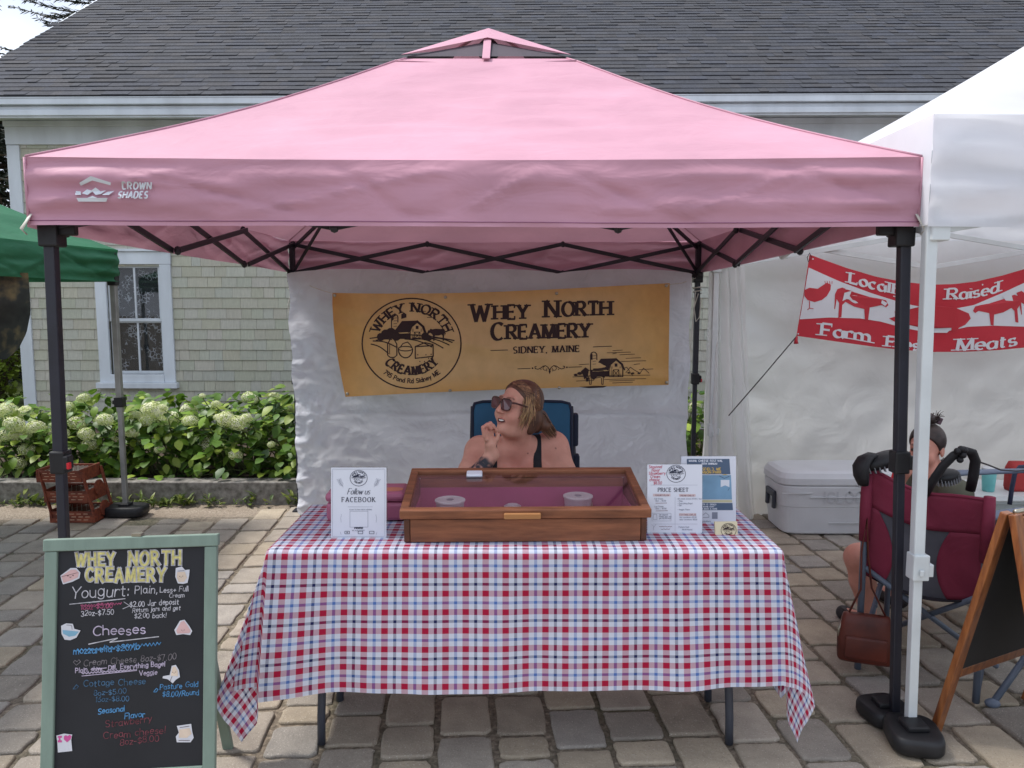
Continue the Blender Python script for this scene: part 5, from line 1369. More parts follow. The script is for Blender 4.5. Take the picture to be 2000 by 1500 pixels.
M['black_cloth'] = pm("black_knit", S(30,30,36), .85, .2, 8, .2, 200, .001)
M['teeth'] = pm("teeth", S(246,242,234), .35, .04, 4, 0)
M['tortoise'] = pm("tortoiseshell_frame", S(92,46,42), .25, .3, 40, 0, c2=S(42,24,26), coat=.4)
M['lens'] = pm("tinted_lens", S(86,58,66), .12, .1, 3, 0, spec=.8, c2=S(112,62,64))
def frame(yaw, pitch, roll=0):
    """axes of a head: s to its left, f forward, u up; yaw 0 faces the camera, positive turns to the photo's left"""
    f = V(-math.sin(R(yaw)), -math.cos(R(yaw)), 0); l = V(0,0,1).cross(f)
    Rm = Matrix.Rotation(R(-pitch), 3, l); f = Rm @ f; u = f.cross(l) * 1
    u = Rm @ V(0,0,1)
    Rr = Matrix.Rotation(R(roll), 3, f); return Rr @ l, f, Rr @ u
def head_prims(Hc, ax, sc_=1.0, mouth=True):
    s_, f_, u_ = ax; Rm = np.array([[s_.x, f_.x, u_.x], [s_.y, f_.y, u_.y], [s_.z, f_.z, u_.z]], np.float32)
    L = lambda s, f, u: tuple(Hc + (s_*s + f_*f + u_*u)*sc_)
    E = lambda c, r, k: ('e', L(*c), tuple(x*sc_ for x in r), Rm, k)
    Cc = lambda a, b, ra, rb, k: ('c', L(*a), L(*b), ra*sc_, rb*sc_, k)
    P = [E((0,-.012,.035), (.073,.092,.083), .01), E((0,.036,-.022), (.060,.056,.076), .02), E((0,.034,-.070), (.053,.054,.044), .02),
         E((0,.078,-.100), (.023,.017,.018), .02), E((0,.024,-.105), (.048,.050,.030), .025),
         E((.037,.064,-.036), (.026,.026,.028), .02), E((-.037,.064,-.036), (.026,.026,.028), .02),
         Cc((-.034,.080,.030), (.034,.080,.030), .013, .013, .014), Cc((0,.088,.020), (0,.113,-.022), .0085, .0125, .010),
         E((.012,.101,-.027), (.0085,.010,.008), .006), E((-.012,.101,-.027), (.0085,.010,.008), .006)]
    P += [('x', L(sg*.032,.103,.010), (.018*sc_,.014*sc_,.012*sc_), Rm, .010) for sg in (1,-1)]
    P += [E((sg*.032,.079,.009), (.014,.012,.0095), .004) for sg in (1,-1)]
    for sg in (1, -1):
        P += [E((sg*.074,-.010,-.006), (.009,.020,.032), .006), ('x', L(sg*.084,-.006,-.004), (.006*sc_,.011*sc_,.020*sc_), Rm, .004)]
    if mouth:
        P += [('x', L(.004,.103,-.062), (.028*sc_,.024*sc_,.0072*sc_), Rm, .004)]
        P += [Cc((sg*.031,.080,-.056), (0,.098,-.054), .0038, .0048, .005) for sg in (1,-1)] + [Cc((sg*.030,.080,-.062), (0,.096,-.073), .0038, .0055, .005) for sg in (1,-1)]
    else:
        P += [Cc((-.020,.090,-.064), (.020,.090,-.064), .005, .005, .006)]
    return P, L, Rm
def smooth_step(a, b, x): t = np.clip((x-a)/(b-a), 0, 1); return t*t*(3-2*t)
def vnoise(p, sc_):
    return np.array([mn.noise(Vector(q)*sc_) for q in p])

# ---- the woman at the table
w1 = thing("person", "woman in black tank top and sunglasses sitting behind the table, hand at her chin", "person", (.05, 3.6, 0))
AX = frame(47, 12, -3); HC = at(1013, 797, 3.30)
hp1, HL, HRm = head_prims(HC, AX)
NB = at(1008, 884, 3.39); SR = at(937, 882, 3.30); SLf = at(1080, 874, 3.44)
EL = V(-.195, 3.035, .775); WR = at(961, 888, 3.09)
PALM = at(955, 864, 3.075)
pr = list(hp1)
pr += [('c', HL(0,-.018,-.06), tuple(NB), .058, .066, .03)]
pr += [('c', tuple(NB), tuple(SR + V(.01,0,0)), .062, .060, .05), ('c', tuple(NB), tuple(SLf + V(-.01,0,0)), .064, .064, .05)]
pr += [('e', (.020, 3.44, .765), (.165,.115,.15), None, .05), ('e', tuple(at(975, 938, 3.31)), (.078,.070,.078), None, .035), ('e', tuple(at(1040, 934, 3.34)), (.078,.070,.078), None, .035),
       ('e', (.045, 3.50, .58), (.165,.135,.17), None, .06), ('e', (.05, 3.60, .43), (.19,.155,.12), None, .06)]
pr += [('c', tuple(SR), tuple(SR.lerp(EL, .5)), .064, .056, .04), ('c', tuple(SR.lerp(EL, .5)), tuple(EL), .056, .043, .02)]
pr += [('c', tuple(EL), tuple(EL.lerp(WR, .35)), .042, .043, .015), ('c', tuple(EL.lerp(WR, .35)), tuple(WR), .043, .027, .02)]
ELL = V(.262, 3.36, .66); WL_ = V(.10, 3.14, .60)
pr += [('c', tuple(SLf), tuple(SLf.lerp(ELL, .5)), .070, .064, .045), ('c', tuple(SLf.lerp(ELL, .5)), tuple(ELL), .064, .046, .02), ('c', tuple(ELL), tuple(WL_), .044, .028, .02)]
pr += [('c', tuple(WL_), (.05, 3.09, .585), .026, .030, .015)]
for k in range(4): pr += [('c', (.05 + .012*k - .03, 3.09 - .004*k, .585), (.01 + .014*k - .03, 3.03, .572), .009, .008, .006)]
pr += [('c', (.06, 3.09, .595), (.085, 3.05, .60), .011, .009, .008)]
for sg in (1, -1):
    hx = .05 + sg*.10; kx = .05 + sg*.15
    pr += [('c', (hx, 3.60, .42), (kx, 3.17, .455), .092, .066, .05), ('c', (kx, 3.17, .455), (kx, 3.20, .27), .060, .056, .02), ('c', (kx, 3.20, .27), (kx, 3.24, .085), .056, .036, .02), ('c', (kx, 3.25, .05), (kx+sg*.02, 3.06, .032), .036, .028, .02)]
# the hand at her chin: palm, four bent fingers, thumb
HY_ = 3.075
pr += [('c', tuple(WR), tuple(at(957, 868, 3.075)), .024, .022, .016), ('c', tuple(at(950, 857, 3.058)), tuple(at(961, 859, 3.09)), .0125, .0125, .014)]
fing = [((946,852,3.050), (943.5,835,3.045), (952,829,3.045), (959,838,3.055)),
        ((951,850,3.062), (949.5,831,3.055), (958,826.5,3.055), (965.5,836,3.065)),
        ((956,851,3.076), (955.5,835,3.070), (963,831,3.070), (969,841,3.078)),
        ((961,853,3.090), (961,841,3.086), (967,838,3.086), (970.5,848,3.090))]
for q in fing:
    P_ = [at(*x) for x in q]
    for a, b, ra, rb in ((0,1,.0088,.0082), (1,2,.0082,.0076), (2,3,.0076,.0064)): pr.append(('c', tuple(P_[a]), tuple(P_[b]), ra, rb, .0022))
P_ = [at(963, 868, 3.09), at(970, 858, 3.085), at(973, 849, 3.085)]
pr += [('c', tuple(P_[0]), tuple(P_[1]), .013, .0105, .008), ('c', tuple(P_[1]), tuple(P_[2]), .0105, .008, .004)]
moles = [(at(983, 841, 3.27), .0032), (at(1031, 886, 3.31), .0034), (at(1085, 875, 3.37), .0032), (at(917, 872, 3.27), .003)]
def col1(p):
    c = np.tile(np.array(S(208,156,136)[:3]), (len(p), 1)); pf = p.astype(np.float32)
    red = np.array(S(206,128,116)[:3])
    for cc, r, a in ((HL(.04,.075,-.035), .035, .35), (HL(0,.112,-.02), .02, .35), (HL(.076,-.01,-.01), .03, .5), (tuple(NB + V(0,-.08,-.05)), .12, .5), (tuple(SLf), .1, .3), (tuple(at(950,832,3.05)), .03, .5)):
        w_ = a*np.exp(-(np.linalg.norm(p - np.array(cc), axis=1)/r)**2); c = c*(1-w_[:, None]) + red*w_[:, None]
    lips = np.minimum(np.minimum(sd_cap(pf, HL(-.029,.081,-.056), HL(0,.098,-.054), .003, .0045), sd_cap(pf, HL(.029,.081,-.056), HL(0,.098,-.054), .003, .0045)),
                      np.minimum(sd_cap(pf, HL(-.028,.081,-.062), HL(0,.096,-.073), .003, .005), sd_cap(pf, HL(.028,.081,-.062), HL(0,.096,-.073), .003, .005)))
    w_ = .75*(1 - smooth_step(-.001, .003, lips))[:, None]; c = c*(1-w_) + np.array(S(188,108,102)[:3])*w_
    inn = sd_ell(pf, HL(.003,.094,-.064), (.023,.018,.008), HRm); w_ = (1 - smooth_step(-.001, .002, inn))[:, None]; c = c*(1-w_) + np.array(S(80,34,36)[:3])*w_
    for sg in (1, -1):
        b = sd_cap(pf, HL(sg*.016,.094,.036), HL(sg*.048,.080,.036), .004, .003); w_ = .7*(1 - smooth_step(0, .004, b))[:, None]; c = c*(1-w_) + np.array(S(104,72,56)[:3])*w_
        b = np.linalg.norm(p - np.array(HL(sg*.032,.092,.009)), axis=1); w_ = (1 - smooth_step(.009, .011, b))[:, None]; c = c*(1-w_) + np.array(S(206,200,196)[:3])*w_
        w_ = (1 - smooth_step(.0045, .006, b))[:, None]; c = c*(1-w_) + np.array(S(70,80,90)[:3])*w_
    e, wv = np.array(EL), np.array(WR); t = ((p - e) @ (wv - e))/float((wv-e) @ (wv-e)); dd = np.linalg.norm(p - e - t[:, None]*(wv-e), axis=1)
    m = (t > .05) & (t < 1.0) & (dd < .06)
    if m.any():
        q = p[m]; n1 = vnoise(q, 85.0); n2 = vnoise(q + 3.0, 40.0); w_ = smooth_step(.08, .2, t[m])*(1 - smooth_step(.80, .95, t[m] + .10*n2))
        w_ = w_*np.clip(.95 + .9*n1 + .3*n2, .25, 1); c[m] = c[m]*(1-w_[:, None]) + np.array(S(52,54,62)[:3])*w_[:, None]
    for cc, r in moles:
        w_ = .8*(1 - smooth_step(r*.8, r*1.5, np.linalg.norm((p - np.array(cc))*np.array([1,.25,1]), axis=1)))[:, None]; c = c*(1-w_) + np.array(S(96,56,50)[:3])*w_
    return c
body = lambda p: ev(pr, p)
b1 = sdf_obj("body", body, (-.36, 2.94, -.01), (.42, 3.80, 1.22), .0036, M['skin'], w1, col1)
# tank top and shorts
tors = [q for q in pr[len(hp1)+1:len(hp1)+8]]
def tank(p):
    d = ev(tors, p) - .005
    x, y, z = p[:, 0], p[:, 1], p[:, 2]
    xl = .112 + .06*np.clip((z-.84)/.1, 0, 1)*0 ; xr = -.080
    reg = np.minimum(z - (.745 + .03*np.clip((y-3.42)/.1, 0, 1)), np.minimum(np.maximum(np.abs(x - xl) - .019, z - 1.0), np.maximum(np.abs(x - xr) - .016, z - .99)))
    reg = np.maximum(reg, .40 - z)
    return np.maximum(d, reg)
sdf_obj("tank_top", tank, (-.26, 3.16, .36), (.34, 3.72, 1.0), .0042, M['black_cloth'], w1)
legs_ = [q for q in pr if q[0] == 'c' and abs(q[1][1]-3.60) < .001] + [('e', (.05, 3.60, .43), (.19,.155,.12), None, .06)]
sdf_obj("shorts", lambda p: np.maximum(ev(legs_, p) - .007, 3.32 - p[:, 1]), (-.30, 3.2, .22), (.40, 3.82, .58), .007, M['black_cloth'], w1)
# teeth
mb = MB()
pts = lambda u: [Vector(HL(.027*math.sin(R(a)), .063 + .031*math.cos(R(a)), u)) for a in range(-70, 71, 20)]
a_, b_ = pts(-.0555), pts(-.0655); n = len(a_); mb.add(a_ + b_, [(i, i+1, n+i+1, n+i) for i in range(n-1)]); mb.build("teeth", M['teeth'], b1, smooth=True)
# hair
hpr = [('e', HL(0,-.020,.040), (.081,.098,.088), HRm, .01), ('e', HL(0,-.070,-.035), (.060,.045,.065), HRm, .03), ('c', HL(.045,-.045,-.02), HL(.05,-.045,-.085), .030, .020, .02)]
PT = [V(*HL(.01,-.085,-.035)), at(1052, 818, 3.37), at(1066, 831, 3.35), at(1080, 842, 3.37)]
hpr += [('c', HL(.03,-.062,-.05), tuple(at(1047, 836, 3.40)), .034, .024, .03), ('c', tuple(PT[0]), tuple(PT[1]), .046, .036, .03), ('c', tuple(PT[1]), tuple(PT[2]), .036, .024, .03), ('c', tuple(PT[2]), tuple(PT[3]), .024, .008, .02)]
def hair(p):
    d = ev(hpr[:1], p); q = (p - np.array(HC)) @ HRm
    cut = q[:, 1] - .70*q[:, 2] - .010 + np.clip(np.abs(q[:, 0]) - .05, 0, 1)*.3
    d = -smin(-d, -(cut), .008); d = np.maximum(d, -.045 - q[:, 2] + 0*d)
    return smin(d, ev(hpr[1:], p), .02)
def hcol(p):
    n1 = vnoise(p*np.array([1,1,.35]), 60.0); t = np.clip(.45 + .6*n1, 0, 1)[:, None]
    return np.array(S(80,54,43)[:3])*(1-t) + np.array(S(118,82,62)[:3])*t
lo = np.array(HC) - .22; hi = np.array(HC) + .22
h1 = sdf_obj("hair", hair, lo, hi, .004, M['hair'], w1, hcol)
mb = MB(); rg = random.Random(5)
def on_scalp(s, f, u, k=1.0):
    q = V(s, f+.020, u-.040); q = V(q.x/.081, q.y/.098, q.z/.088).normalized(); return V(q.x*.081*k, q.y*.098*k-.020, q.z*.088*k+.040)
for i in range(420):
    a = rg.uniform(-1.75, 1.75); q0 = V(math.sin(a)*.081, 0, .04 + math.cos(a)*.088); f0 = .70*q0.z + .008 - max(0, abs(q0.x)-.05)*.3
    st = on_scalp(q0.x, f0, q0.z); en = V(.035*math.sin(a) + rg.uniform(-.015,.015), -.10, -.05 + rg.uniform(-.02,.02)); pts = []
    for k in range(9):
        t = k/8; q = st.lerp(en, t); q = on_scalp(q.x, q.y, q.z + .02*math.sin(t*3.1), 1.012 + .012*rg.random())
        pts.append(Vector(HL(*q)))
    g = rg.random(); c = S(88,60,47) if g < .3 else (S(136,96,70) if g < .75 else S(170,128,94))
    mb.tube(pts, [.0009] + [.0017]*7 + [.0009], 4, False, color=c)
for i in range(60):                      # loose strands beside the face and over the ear
    s0 = on_scalp(.070 + rg.uniform(-.012,.006), .02 + rg.uniform(-.03,.025), .04 + rg.uniform(-.02,.035), 1.02); dz = rg.uniform(.06, .13); fo = rg.uniform(-.03, .022)
    pts = [Vector(HL(s0.x + .010*math.sin(t*3), s0.y + fo*t*t, s0.z - dz*t)) for t in (0, .2, .4, .6, .8, 1.0)]
    g = rg.random(); c = S(190,152,108) if g < .5 else (S(150,114,82) if g < .85 else S(112,82,62)); mb.tube(pts, [.0012,.002,.002,.0018,.0015,.0006], 4, False, color=c)
for i in range(90):
    o_ = V(rg.uniform(-.03,.03), rg.uniform(-.03,.03), rg.uniform(-.03,.03)); pts = [PT[0] + o_*1.2, PT[0].lerp(PT[1], .5) + o_*1.15, PT[1] + o_*1.1, PT[2] + o_*.8, PT[3] + o_*.6 + V(0,0,-.02*rg.random())]
    g = rg.random(); c = S(120,88,66) if g < .5 else (S(156,118,86) if g < .85 else S(86,62,50)); mb.tube(pts, [.002,.0024,.0024,.002,.0008], 4, False, color=c)
mb.build("hair_strands", M['hair'], h1, smooth=True)
# sunglasses
gl = MB(); ln = MB()
def rim(sg):
    o = []
    for k in range(20):
        t = 2*math.pi*k/20; c, s = math.cos(t), math.sin(t); e = .62
        x = math.copysign(abs(c)**e, c)*.0268; y = math.copysign(abs(s)**e, s)*.0240 * (1 if s > 0 else 1.05)
        o.append(Vector(HL(sg*(.0335 + x*(1 + .08*s)), .1115 - .20*max(0, (x*1) )*.9 - .03*abs(x), .008 + y)))
    return o
for sg in (1, -1):
    o = rim(sg); gl.tube(o + [o[0], o[1]], .0030, 6, False)
    ln.ngon(o if sg > 0 else o[::-1])
    gl.tube([Vector(HL(sg*.063,.103,.020)), Vector(HL(sg*.072,.085,.020)), Vector(HL(sg*.080,.03,.014)), Vector(HL(sg*.081,-.012,.010)), Vector(HL(sg*.078,-.03,-.012))], [.0045,.0045,.0035,.003,.002], 6)
gl.tube([Vector(HL(-.007,.113,.013)), Vector(HL(0,.1165,.016)), Vector(HL(.007,.113,.013))], .003, 6)
g1 = gl.build("sunglasses", M['tortoise'], w1, smooth=True); ln.build("lens", M['lens'], g1)

# blue camp chair behind her
bc = thing("camp_chair", "blue camp chair with dark piping that the woman at the table sits in", "chair", (.06, 3.75, 0))
M['blue_cloth'] = pm("blue_canvas", S(40,92,124), .7, .15, 3, .15, 200, .001, wrinkle=.2); M['navy_trim'] = pm("dark_navy_trim", S(30,38,58), .7, .1, 5, .1)
cb = lambda x, y, Y=3.64: at(x, y, Y + (y-783)*-.0006)
mb = MB()
def bk(a, b):
    x = lerp(923, 1116, a) + (1 if a < .5 else -1)*-2*b; y = lerp(785, 1010, b); p = cb(x, y); p.y += .035*math.sin(math.pi*a); 
    cx_ = min(a, 1-a)*195
    if b < .08 and cx_ < 12: p.z -= .012*(1-cx_/12)
    return p
mb.grid(bk, 24, 20); mb.build("back_panel", M['blue_cloth'], bc, smooth=True, solid=.004)
mb = MB(); e = [bk(0, b) for b in (1,.8,.6,.4,.2,.05)] + [bk(a, 0) for a in (.02,.1,.3,.5,.7,.9,.98)] + [bk(1, b) for b in (.05,.2,.4,.6,.8,1)]
mb.tube(e, .0075, 8); mb.build("piping", M['navy_trim'], bc, smooth=True)
mb = MB(); mb.grid(lambda a, b: V(lerp(-.20, .32, a), lerp(3.28, 3.72, b), .335 - .03*math.sin(math.pi*a)*math.sin(math.pi*b)), 12, 10); mb.build("seat", M['blue_cloth'], bc, smooth=True, solid=.006)
for sx in (-.21, .33):
    mb = MB(); mb.tube([V(sx, 3.70, .0), V(sx, 3.69, .40), bk(0 if sx < 0 else 1, .02) + V(0,.012,0)], .010, 8); mb.build("back_pole", M['black_metal'], bc, smooth=True)
    mb = MB(); mb.tube([V(sx, 3.26, 0), V(sx, 3.27, .52)], .010, 8); mb.build("front_leg", M['black_metal'], bc, smooth=True)
    mb = MB(); mb.box((sx, 3.48, .535), (.055, .46, .02)); mb.build("armrest", M['navy_trim'], bc, bevel=.006)
    mb = MB(); mb.tube([V(sx, 3.26, .03), V(sx, 3.70, .36)], .008, 8); mb.build("cross_bar", M['black_metal'], bc, smooth=True)
mb = MB(); mb.box(V(.305, 3.67, .93), (.03,.05,.16)); mb.box(V(.310, 3.67, .76), (.035,.05,.10)); mb.build("side_pocket", M['navy_trim'], bc, bevel=.01)

# ---- the woman beyond the white pole
w2 = thing("person", "woman with a dark topknot and olive shirt, half hidden behind the white pole", "person", (2.15, 3.6, 0))
AX2 = frame(50, -6, 0); HC2 = at(1809, 876, 3.75)
hp2, HL2, HRm2 = head_prims(HC2, AX2, .96, False)
N2 = HC2 + V(.035, .0, -.145); SN = N2 + V(.03, -.165, -.045); SF = N2 + V(.0, .165, -.04)
p2 = list(hp2) + [('c', HL2(0,-.02,-.06), tuple(N2), .050, .056, .03), ('c', tuple(N2), tuple(SN), .056, .056, .05), ('c', tuple(N2), tuple(SF), .056, .056, .05)]
t2 = [('e', tuple(N2 + V(.04, 0, -.16)), (.105,.165,.15), None, .05), ('e', tuple(N2 + V(.07, 0, -.30)), (.12,.16,.13), None, .06), ('e', (2.20, 3.63, .44), (.15,.17,.11), None, .06)]
EN = SN + V(-.06, -.03, -.20); EF = at(1738, 962, 3.72)
WN = EN + V(-.20, .06, -.02)
p2 += t2 + [('c', tuple(SN), tuple(EN), .052, .042, .03), ('c', tuple(EN), tuple(WN), .040, .026, .02), ('c', tuple(SF), tuple(EF), .052, .042, .03), ('c', tuple(EF), tuple(EF + V(.02,-.1,.13)), .040, .027, .02)]
for w_, d in ((WN, V(-1,.1,-.1)), (EF + V(.02,-.1,.13), V(-.3,-.2,.9))):
    d.normalize(); sd = d.cross(V(0,0,1)).normalized(); p2.append(('c', tuple(w_), tuple(w_ + d*.06), .024, .028, .015))
    for k in range(4): a = w_ + d*.065 + sd*(.012*k-.018); p2 += [('c', tuple(a), tuple(a + d*.035), .0085, .008, .006), ('c', tuple(a + d*.035), tuple(a + d*.055 + V(0,0,-.022)), .008, .007, .004)]
    a = w_ + d*.03 + sd*-.03; p2.append(('c', tuple(a), tuple(a + d*.04 + V(0,0,.012)), .010, .008, .008))
for sg, kn in ((-1, V(1.615, 3.47, .36)), (1, V(1.90, 3.78, .38))):
    hj = V(2.16, 3.60 + sg*.09, .43); an = V(kn.x + .06, kn.y, .08)
    p2 += [('c', tuple(hj), tuple(kn), .088, .064, .05), ('c', tuple(kn), tuple(kn.lerp(an, .4)), .060, .056, .02), ('c', tuple(kn.lerp(an, .4)), tuple(an), .056, .036, .02), ('c', tuple(an + V(0,0,-.03)), tuple(an + V(-.05, .15, -.05)), .036, .028, .02)]
def col2(p):
    c = np.tile(np.array(S(206,148,130)[:3]), (len(p), 1)); pf = p.astype(np.float32)
    l = sd_cap(pf, HL2(-.020,.090,-.064), HL2(.020,.090,-.064), .005, .005); w_ = (1 - smooth_step(0, .004, l))[:, None]; c = c*(1-w_) + np.array(S(168,92,90)[:3])*w_
    for sg in (1, -1):
        b = sd_cap(pf, HL2(sg*.016,.094,.036), HL2(sg*.048,.080,.036), .004, .003); w_ = .8*(1 - smooth_step(0, .004, b))[:, None]; c = c*(1-w_) + np.array(S(60,42,36)[:3])*w_
        b = np.linalg.norm(p - np.array(HL2(sg*.032,.092,.009)), axis=1); w_ = (1 - smooth_step(.008, .011, b))[:, None]; c = c*(1-w_) + np.array(S(60,50,46)[:3])*w_
    return c
b2 = sdf_obj("body", lambda p: ev(p2, p), (1.42, 3.28, -.01), (2.42, 4.05, 1.12), .0055, M['skin'], w2, col2)
M['olive'] = pm("olive_shirt", S(92,92,78), .85, .12, 6, .2, 200, .001, wrinkle=.3); M['dark_hair'] = pm("dark_brown_hair", S(58,44,40), .5, .25, 30, .4, 140, .002)
sh = t2[:2] + [('c', tuple(SN), tuple(SN.lerp(EN, .55)), .056, .054, .03), ('c', tuple(SF), tuple(SF.lerp(EF, .55)), .056, .054, .03), ('c', tuple(N2 + V(.01,0,-.03)), tuple(SN), .056, .056, .05), ('c', tuple(N2 + V(.01,0,-.03)), tuple(SF), .056, .056, .05)] + t2[2:]
sdf_obj("shirt", lambda p: np.maximum(ev(sh, p) - .008, np.maximum(.40 - p[:, 2], -(np.linalg.norm(p - np.array(N2 + V(-.02,0,.03)), axis=1) - .075))), (1.75, 3.3, .3), (2.42, 4.02, .95), .006, M['olive'], w2)
lg2 = [q for q in p2 if q[0] == 'c' and abs(q[1][0]-2.16) < .001] + [t2[2]]
sdf_obj("shorts", lambda p: np.maximum(ev(lg2, p) - .010, 1.74 - p[:, 0]), (1.6, 3.3, .24), (2.42, 3.95, .6), .007, M['black_cloth'], w2)
def hair2(p):
    d = ev([('e', HL2(0,-.018,.038), (.080,.098,.088), HRm2, .01)], p); q = (p - np.array(HC2)) @ HRm2
    d = np.maximum(d, q[:, 1] - .70*q[:, 2] - .010); d = np.maximum(d, -.055 - q[:, 2])
    return smin(smin(d, ev([('e', HL2(0,-.035,.148), (.036,.040,.026), HRm2, .01)], p), .012), ev([('e', HL2(.02,-.008,.156), (.018,.022,.016), HRm2, .01), ('e', HL2(-.01,-.065,.153), (.02,.02,.02), HRm2, .01)], p), .01)
h2 = sdf_obj("hair", hair2, np.array(HC2) - .2, np.array(HC2) + .22, .005, M['dark_hair'], w2)
mb = MB(); rg = random.Random(8)
for i in range(70):
    a = rg.uniform(0, 6.28); o_ = Vector(HL2(.03*math.cos(a), -.035 + .035*math.sin(a), .150)); d = Vector(HL2(.055*math.cos(a)+rg.uniform(-.02,.02), -.035 + .055*math.sin(a), .165 + rg.uniform(-.03,.03)))
    mb.tube([o_, o_.lerp(d, .6) + V(0,0,.006), d], [.0016,.0014,.0006], 4, False)
for i in range(12):
    q = (.07, -.04 + rg.uniform(-.02,.04), -.05); mb.tube([Vector(HL2(*q)), Vector(HL2(q[0]+.012, q[1]-.01, q[2]-.03)), Vector(HL2(q[0]+.008, q[1]-.004, q[2]-.055))], [.0012,.001,.0005], 4, False)
mb.build("loose_strands", M['dark_hair'], h2)
mb = MB(); mb.box(Vector(HL2(.03,-.075,.135)), (.020,.03,.034), Matrix.Rotation(.4, 3, 'Y')); mb.build("hair_clip", pm("mauve_clip", S(96,72,84), .5, .1), h2, bevel=.004)
mb = MB(); mb.tube([Vector(HL2(.083,-.005,-.036)) + V(0, .006*math.cos(t), -.010 + .010*math.sin(t)) for t in [k*.6 for k in range(11)]], .0012, 5); mb.build("earring", M['steel'], w2)

M['shoe'] = pm("dark_shoe", S(44,40,42), .6, .15, 8, .1)
for sg, kn in ((-1, V(1.615, 3.47, .36)), (1, V(1.90, 3.78, .38))):
    an = V(kn.x + .06, kn.y, .05); ft = an + V(-.05, .15, -.02)
    sdf_obj("shoe", lambda p: np.maximum(sd_cap(p, tuple(an + V(.01,-.02,-.008)), tuple(ft), .044, .036), p[:, 2] - .062), (an.x-.13, an.y-.1, -.02), (an.x+.1, an.y+.24, .1), .005, M['shoe'], w2)
# ------------------------------------------------------------------ chalkboard at the front left
M['chalk_white'] = pm("white_chalk", S(186,184,190), .9, .2, 60, 0); M['chalk_yellow'] = pm("yellow_chalk", S(206,196,128), .9, .2, 60, 0)
M['chalk_blue'] = pm("blue_chalk", S(84,140,186), .9, .25, 60, 0); M['chalk_pink'] = pm("pink_chalk", S(168,86,118), .9, .25, 60, 0)
M['chalk_dim'] = pm("faded_chalk", S(118,112,116), .9, .3, 60, 0); M['chalk_rose'] = pm("faded_rose_chalk", S(118,64,72), .9, .3, 60, 0)
M['chalk_teal'] = pm("faded_blue_chalk", S(70,102,130), .9, .3, 60, 0)
TL, TR = at(90, 1057, 2.235), at(425, 1046, 2.275)
def down(p, px, py):                       # follow the leaning stile to the ground
    q = at(px, py, p.y - .105); d = q - p; return p + d*(-p.z/d.z)
BL, BR = down(TL, 81, 1490), down(TR, 420, 1490)
NA = (TR - TL).cross(BL - TL).normalized(); NA = -NA if NA.y > 0 else NA
asf = lambda x, y, o: hit(x, y, TL, NA) + NA*o
ab = thing("chalkboard_sign", "sage green A-frame chalkboard listing cheeses and prices, at the photo's front left", "sign board", ((TL.x+TR.x)/2, 2.2, 0))
ex, ez = (TR - TL).normalized(), (TL - BL).normalized(); WA, HA = (TR-TL).length, (TL-BL).length
AP = lambda u, v, o=0: TL + ex*u - ez*v + NA*o       # u across, v down the board
def plank(mb, u0, u1, v0, v1, o0, o1):
    q = [AP(u0,v0,o1), AP(u1,v0,o1), AP(u1,v1,o1), AP(u0,v1,o1)]; mb.prism(q, -NA*(o1-o0))
SW = .036; zb = .19
def board(parent, nm, P=None):
    mb = MB(); plank(mb, .0, SW, .031, HA, -.012, .010); mb.build("stile", M['sage'], parent, bevel=.003)
    mb = MB(); plank(mb, WA-SW, WA, .031, HA, -.012, .010); mb.build("stile", M['sage'], parent, bevel=.003)
    mb = MB(); plank(mb, -.004, WA+.004, -.006, .030, -.013, .012); mb.build("top_rail", M['sage'], parent, bevel=.003)
    mb = MB(); plank(mb, SW, WA-SW, .680, .725, -.011, .008); mb.build("bottom_rail", M['sage'], parent, bevel=.003)
    mb = MB(); plank(mb, SW-.004, WA-SW+.004, SW-.010, .684, -.006, .000); return mb.build("chalk_panel", M['slate'], parent)
panel = board(ab, "front")
# the rear leg frame
hb = V(0, 1, 0); mb = MB()
for u in (.06, WA-.09):
    a = AP(u, .02, -.016); f = V(a.x, a.y + .24, 0); mb = MB(); mb.bar(a, f, .034, .018, up=(0,1,0)); mb.build("rear_leg", M['sage'], ab, bevel=.003)
a, b = AP(.06, .45, -.016), AP(WA-.09, .45, -.016); mb = MB(); mb.box((a+b)/2 + V(0,.205,0), ((b-a).length, .016, .04)); mb.build("rear_rail", M['sage'], ab, bevel=.003)
mb = MB(); mb.box(AP(WA*.53, -.012, 0), (.028,.022,.008)); mb.build("hinge", M['steel'], ab)
def chalk(lines, m, nm, w_, jit=.10):
    mb = MB()
    for L in lines: write(mb, L[0], L[1], L[2], L[3], asf, (L[4] if len(L) > 4 else w_), None, .0012, gap=.20, wide=(L[5] if len(L) > 5 else .95), jit=jit, rise=(L[6] if len(L) > 6 else -.05), slant=.05)
    mb.build(nm, m, panel); return mb
mb = MB(); mb2 = MB()
for s_, x, y, h_ in (("WHEY", 149, 1105, 23), ("NORTH", 253, 1103, 25), ("CREAMERY", 169, 1135, 24)):
    write(mb, s_, x, y, h_, asf, 8.6, None, .0010, gap=.30, wide=.78, jit=.06, rise=-.012); write(mb2, s_, x, y, h_, asf, 4.6, None, .0022, gap=.30, wide=.78, jit=.06, rise=-.012)
tl_ = mb.build("title_outline", M['chalk_white'], panel); mb2.build("title_lettering", M['chalk_yellow'], panel)
M['chalk_lilac'] = pm("lilac_chalk", S(184,172,192), .9, .2, 60, 0)
def wr(m, *items):
    mb = MB()
    for it in items:
        if isinstance(it[0], str):
            s_, x, y, h_, w_, wide, rise = it; write(mb, s_, x, y, h_, asf, w_, None, .0012, gap=.20, wide=wide, jit=.10, rise=rise, slant=.06)
        elif it[0] == 0: scrib(mb, *it[1:6], asf, n=it[6], rise=it[7])
        else: line(mb, it[2], it[1], asf)
    mb.build("chalk_writing", m, panel)
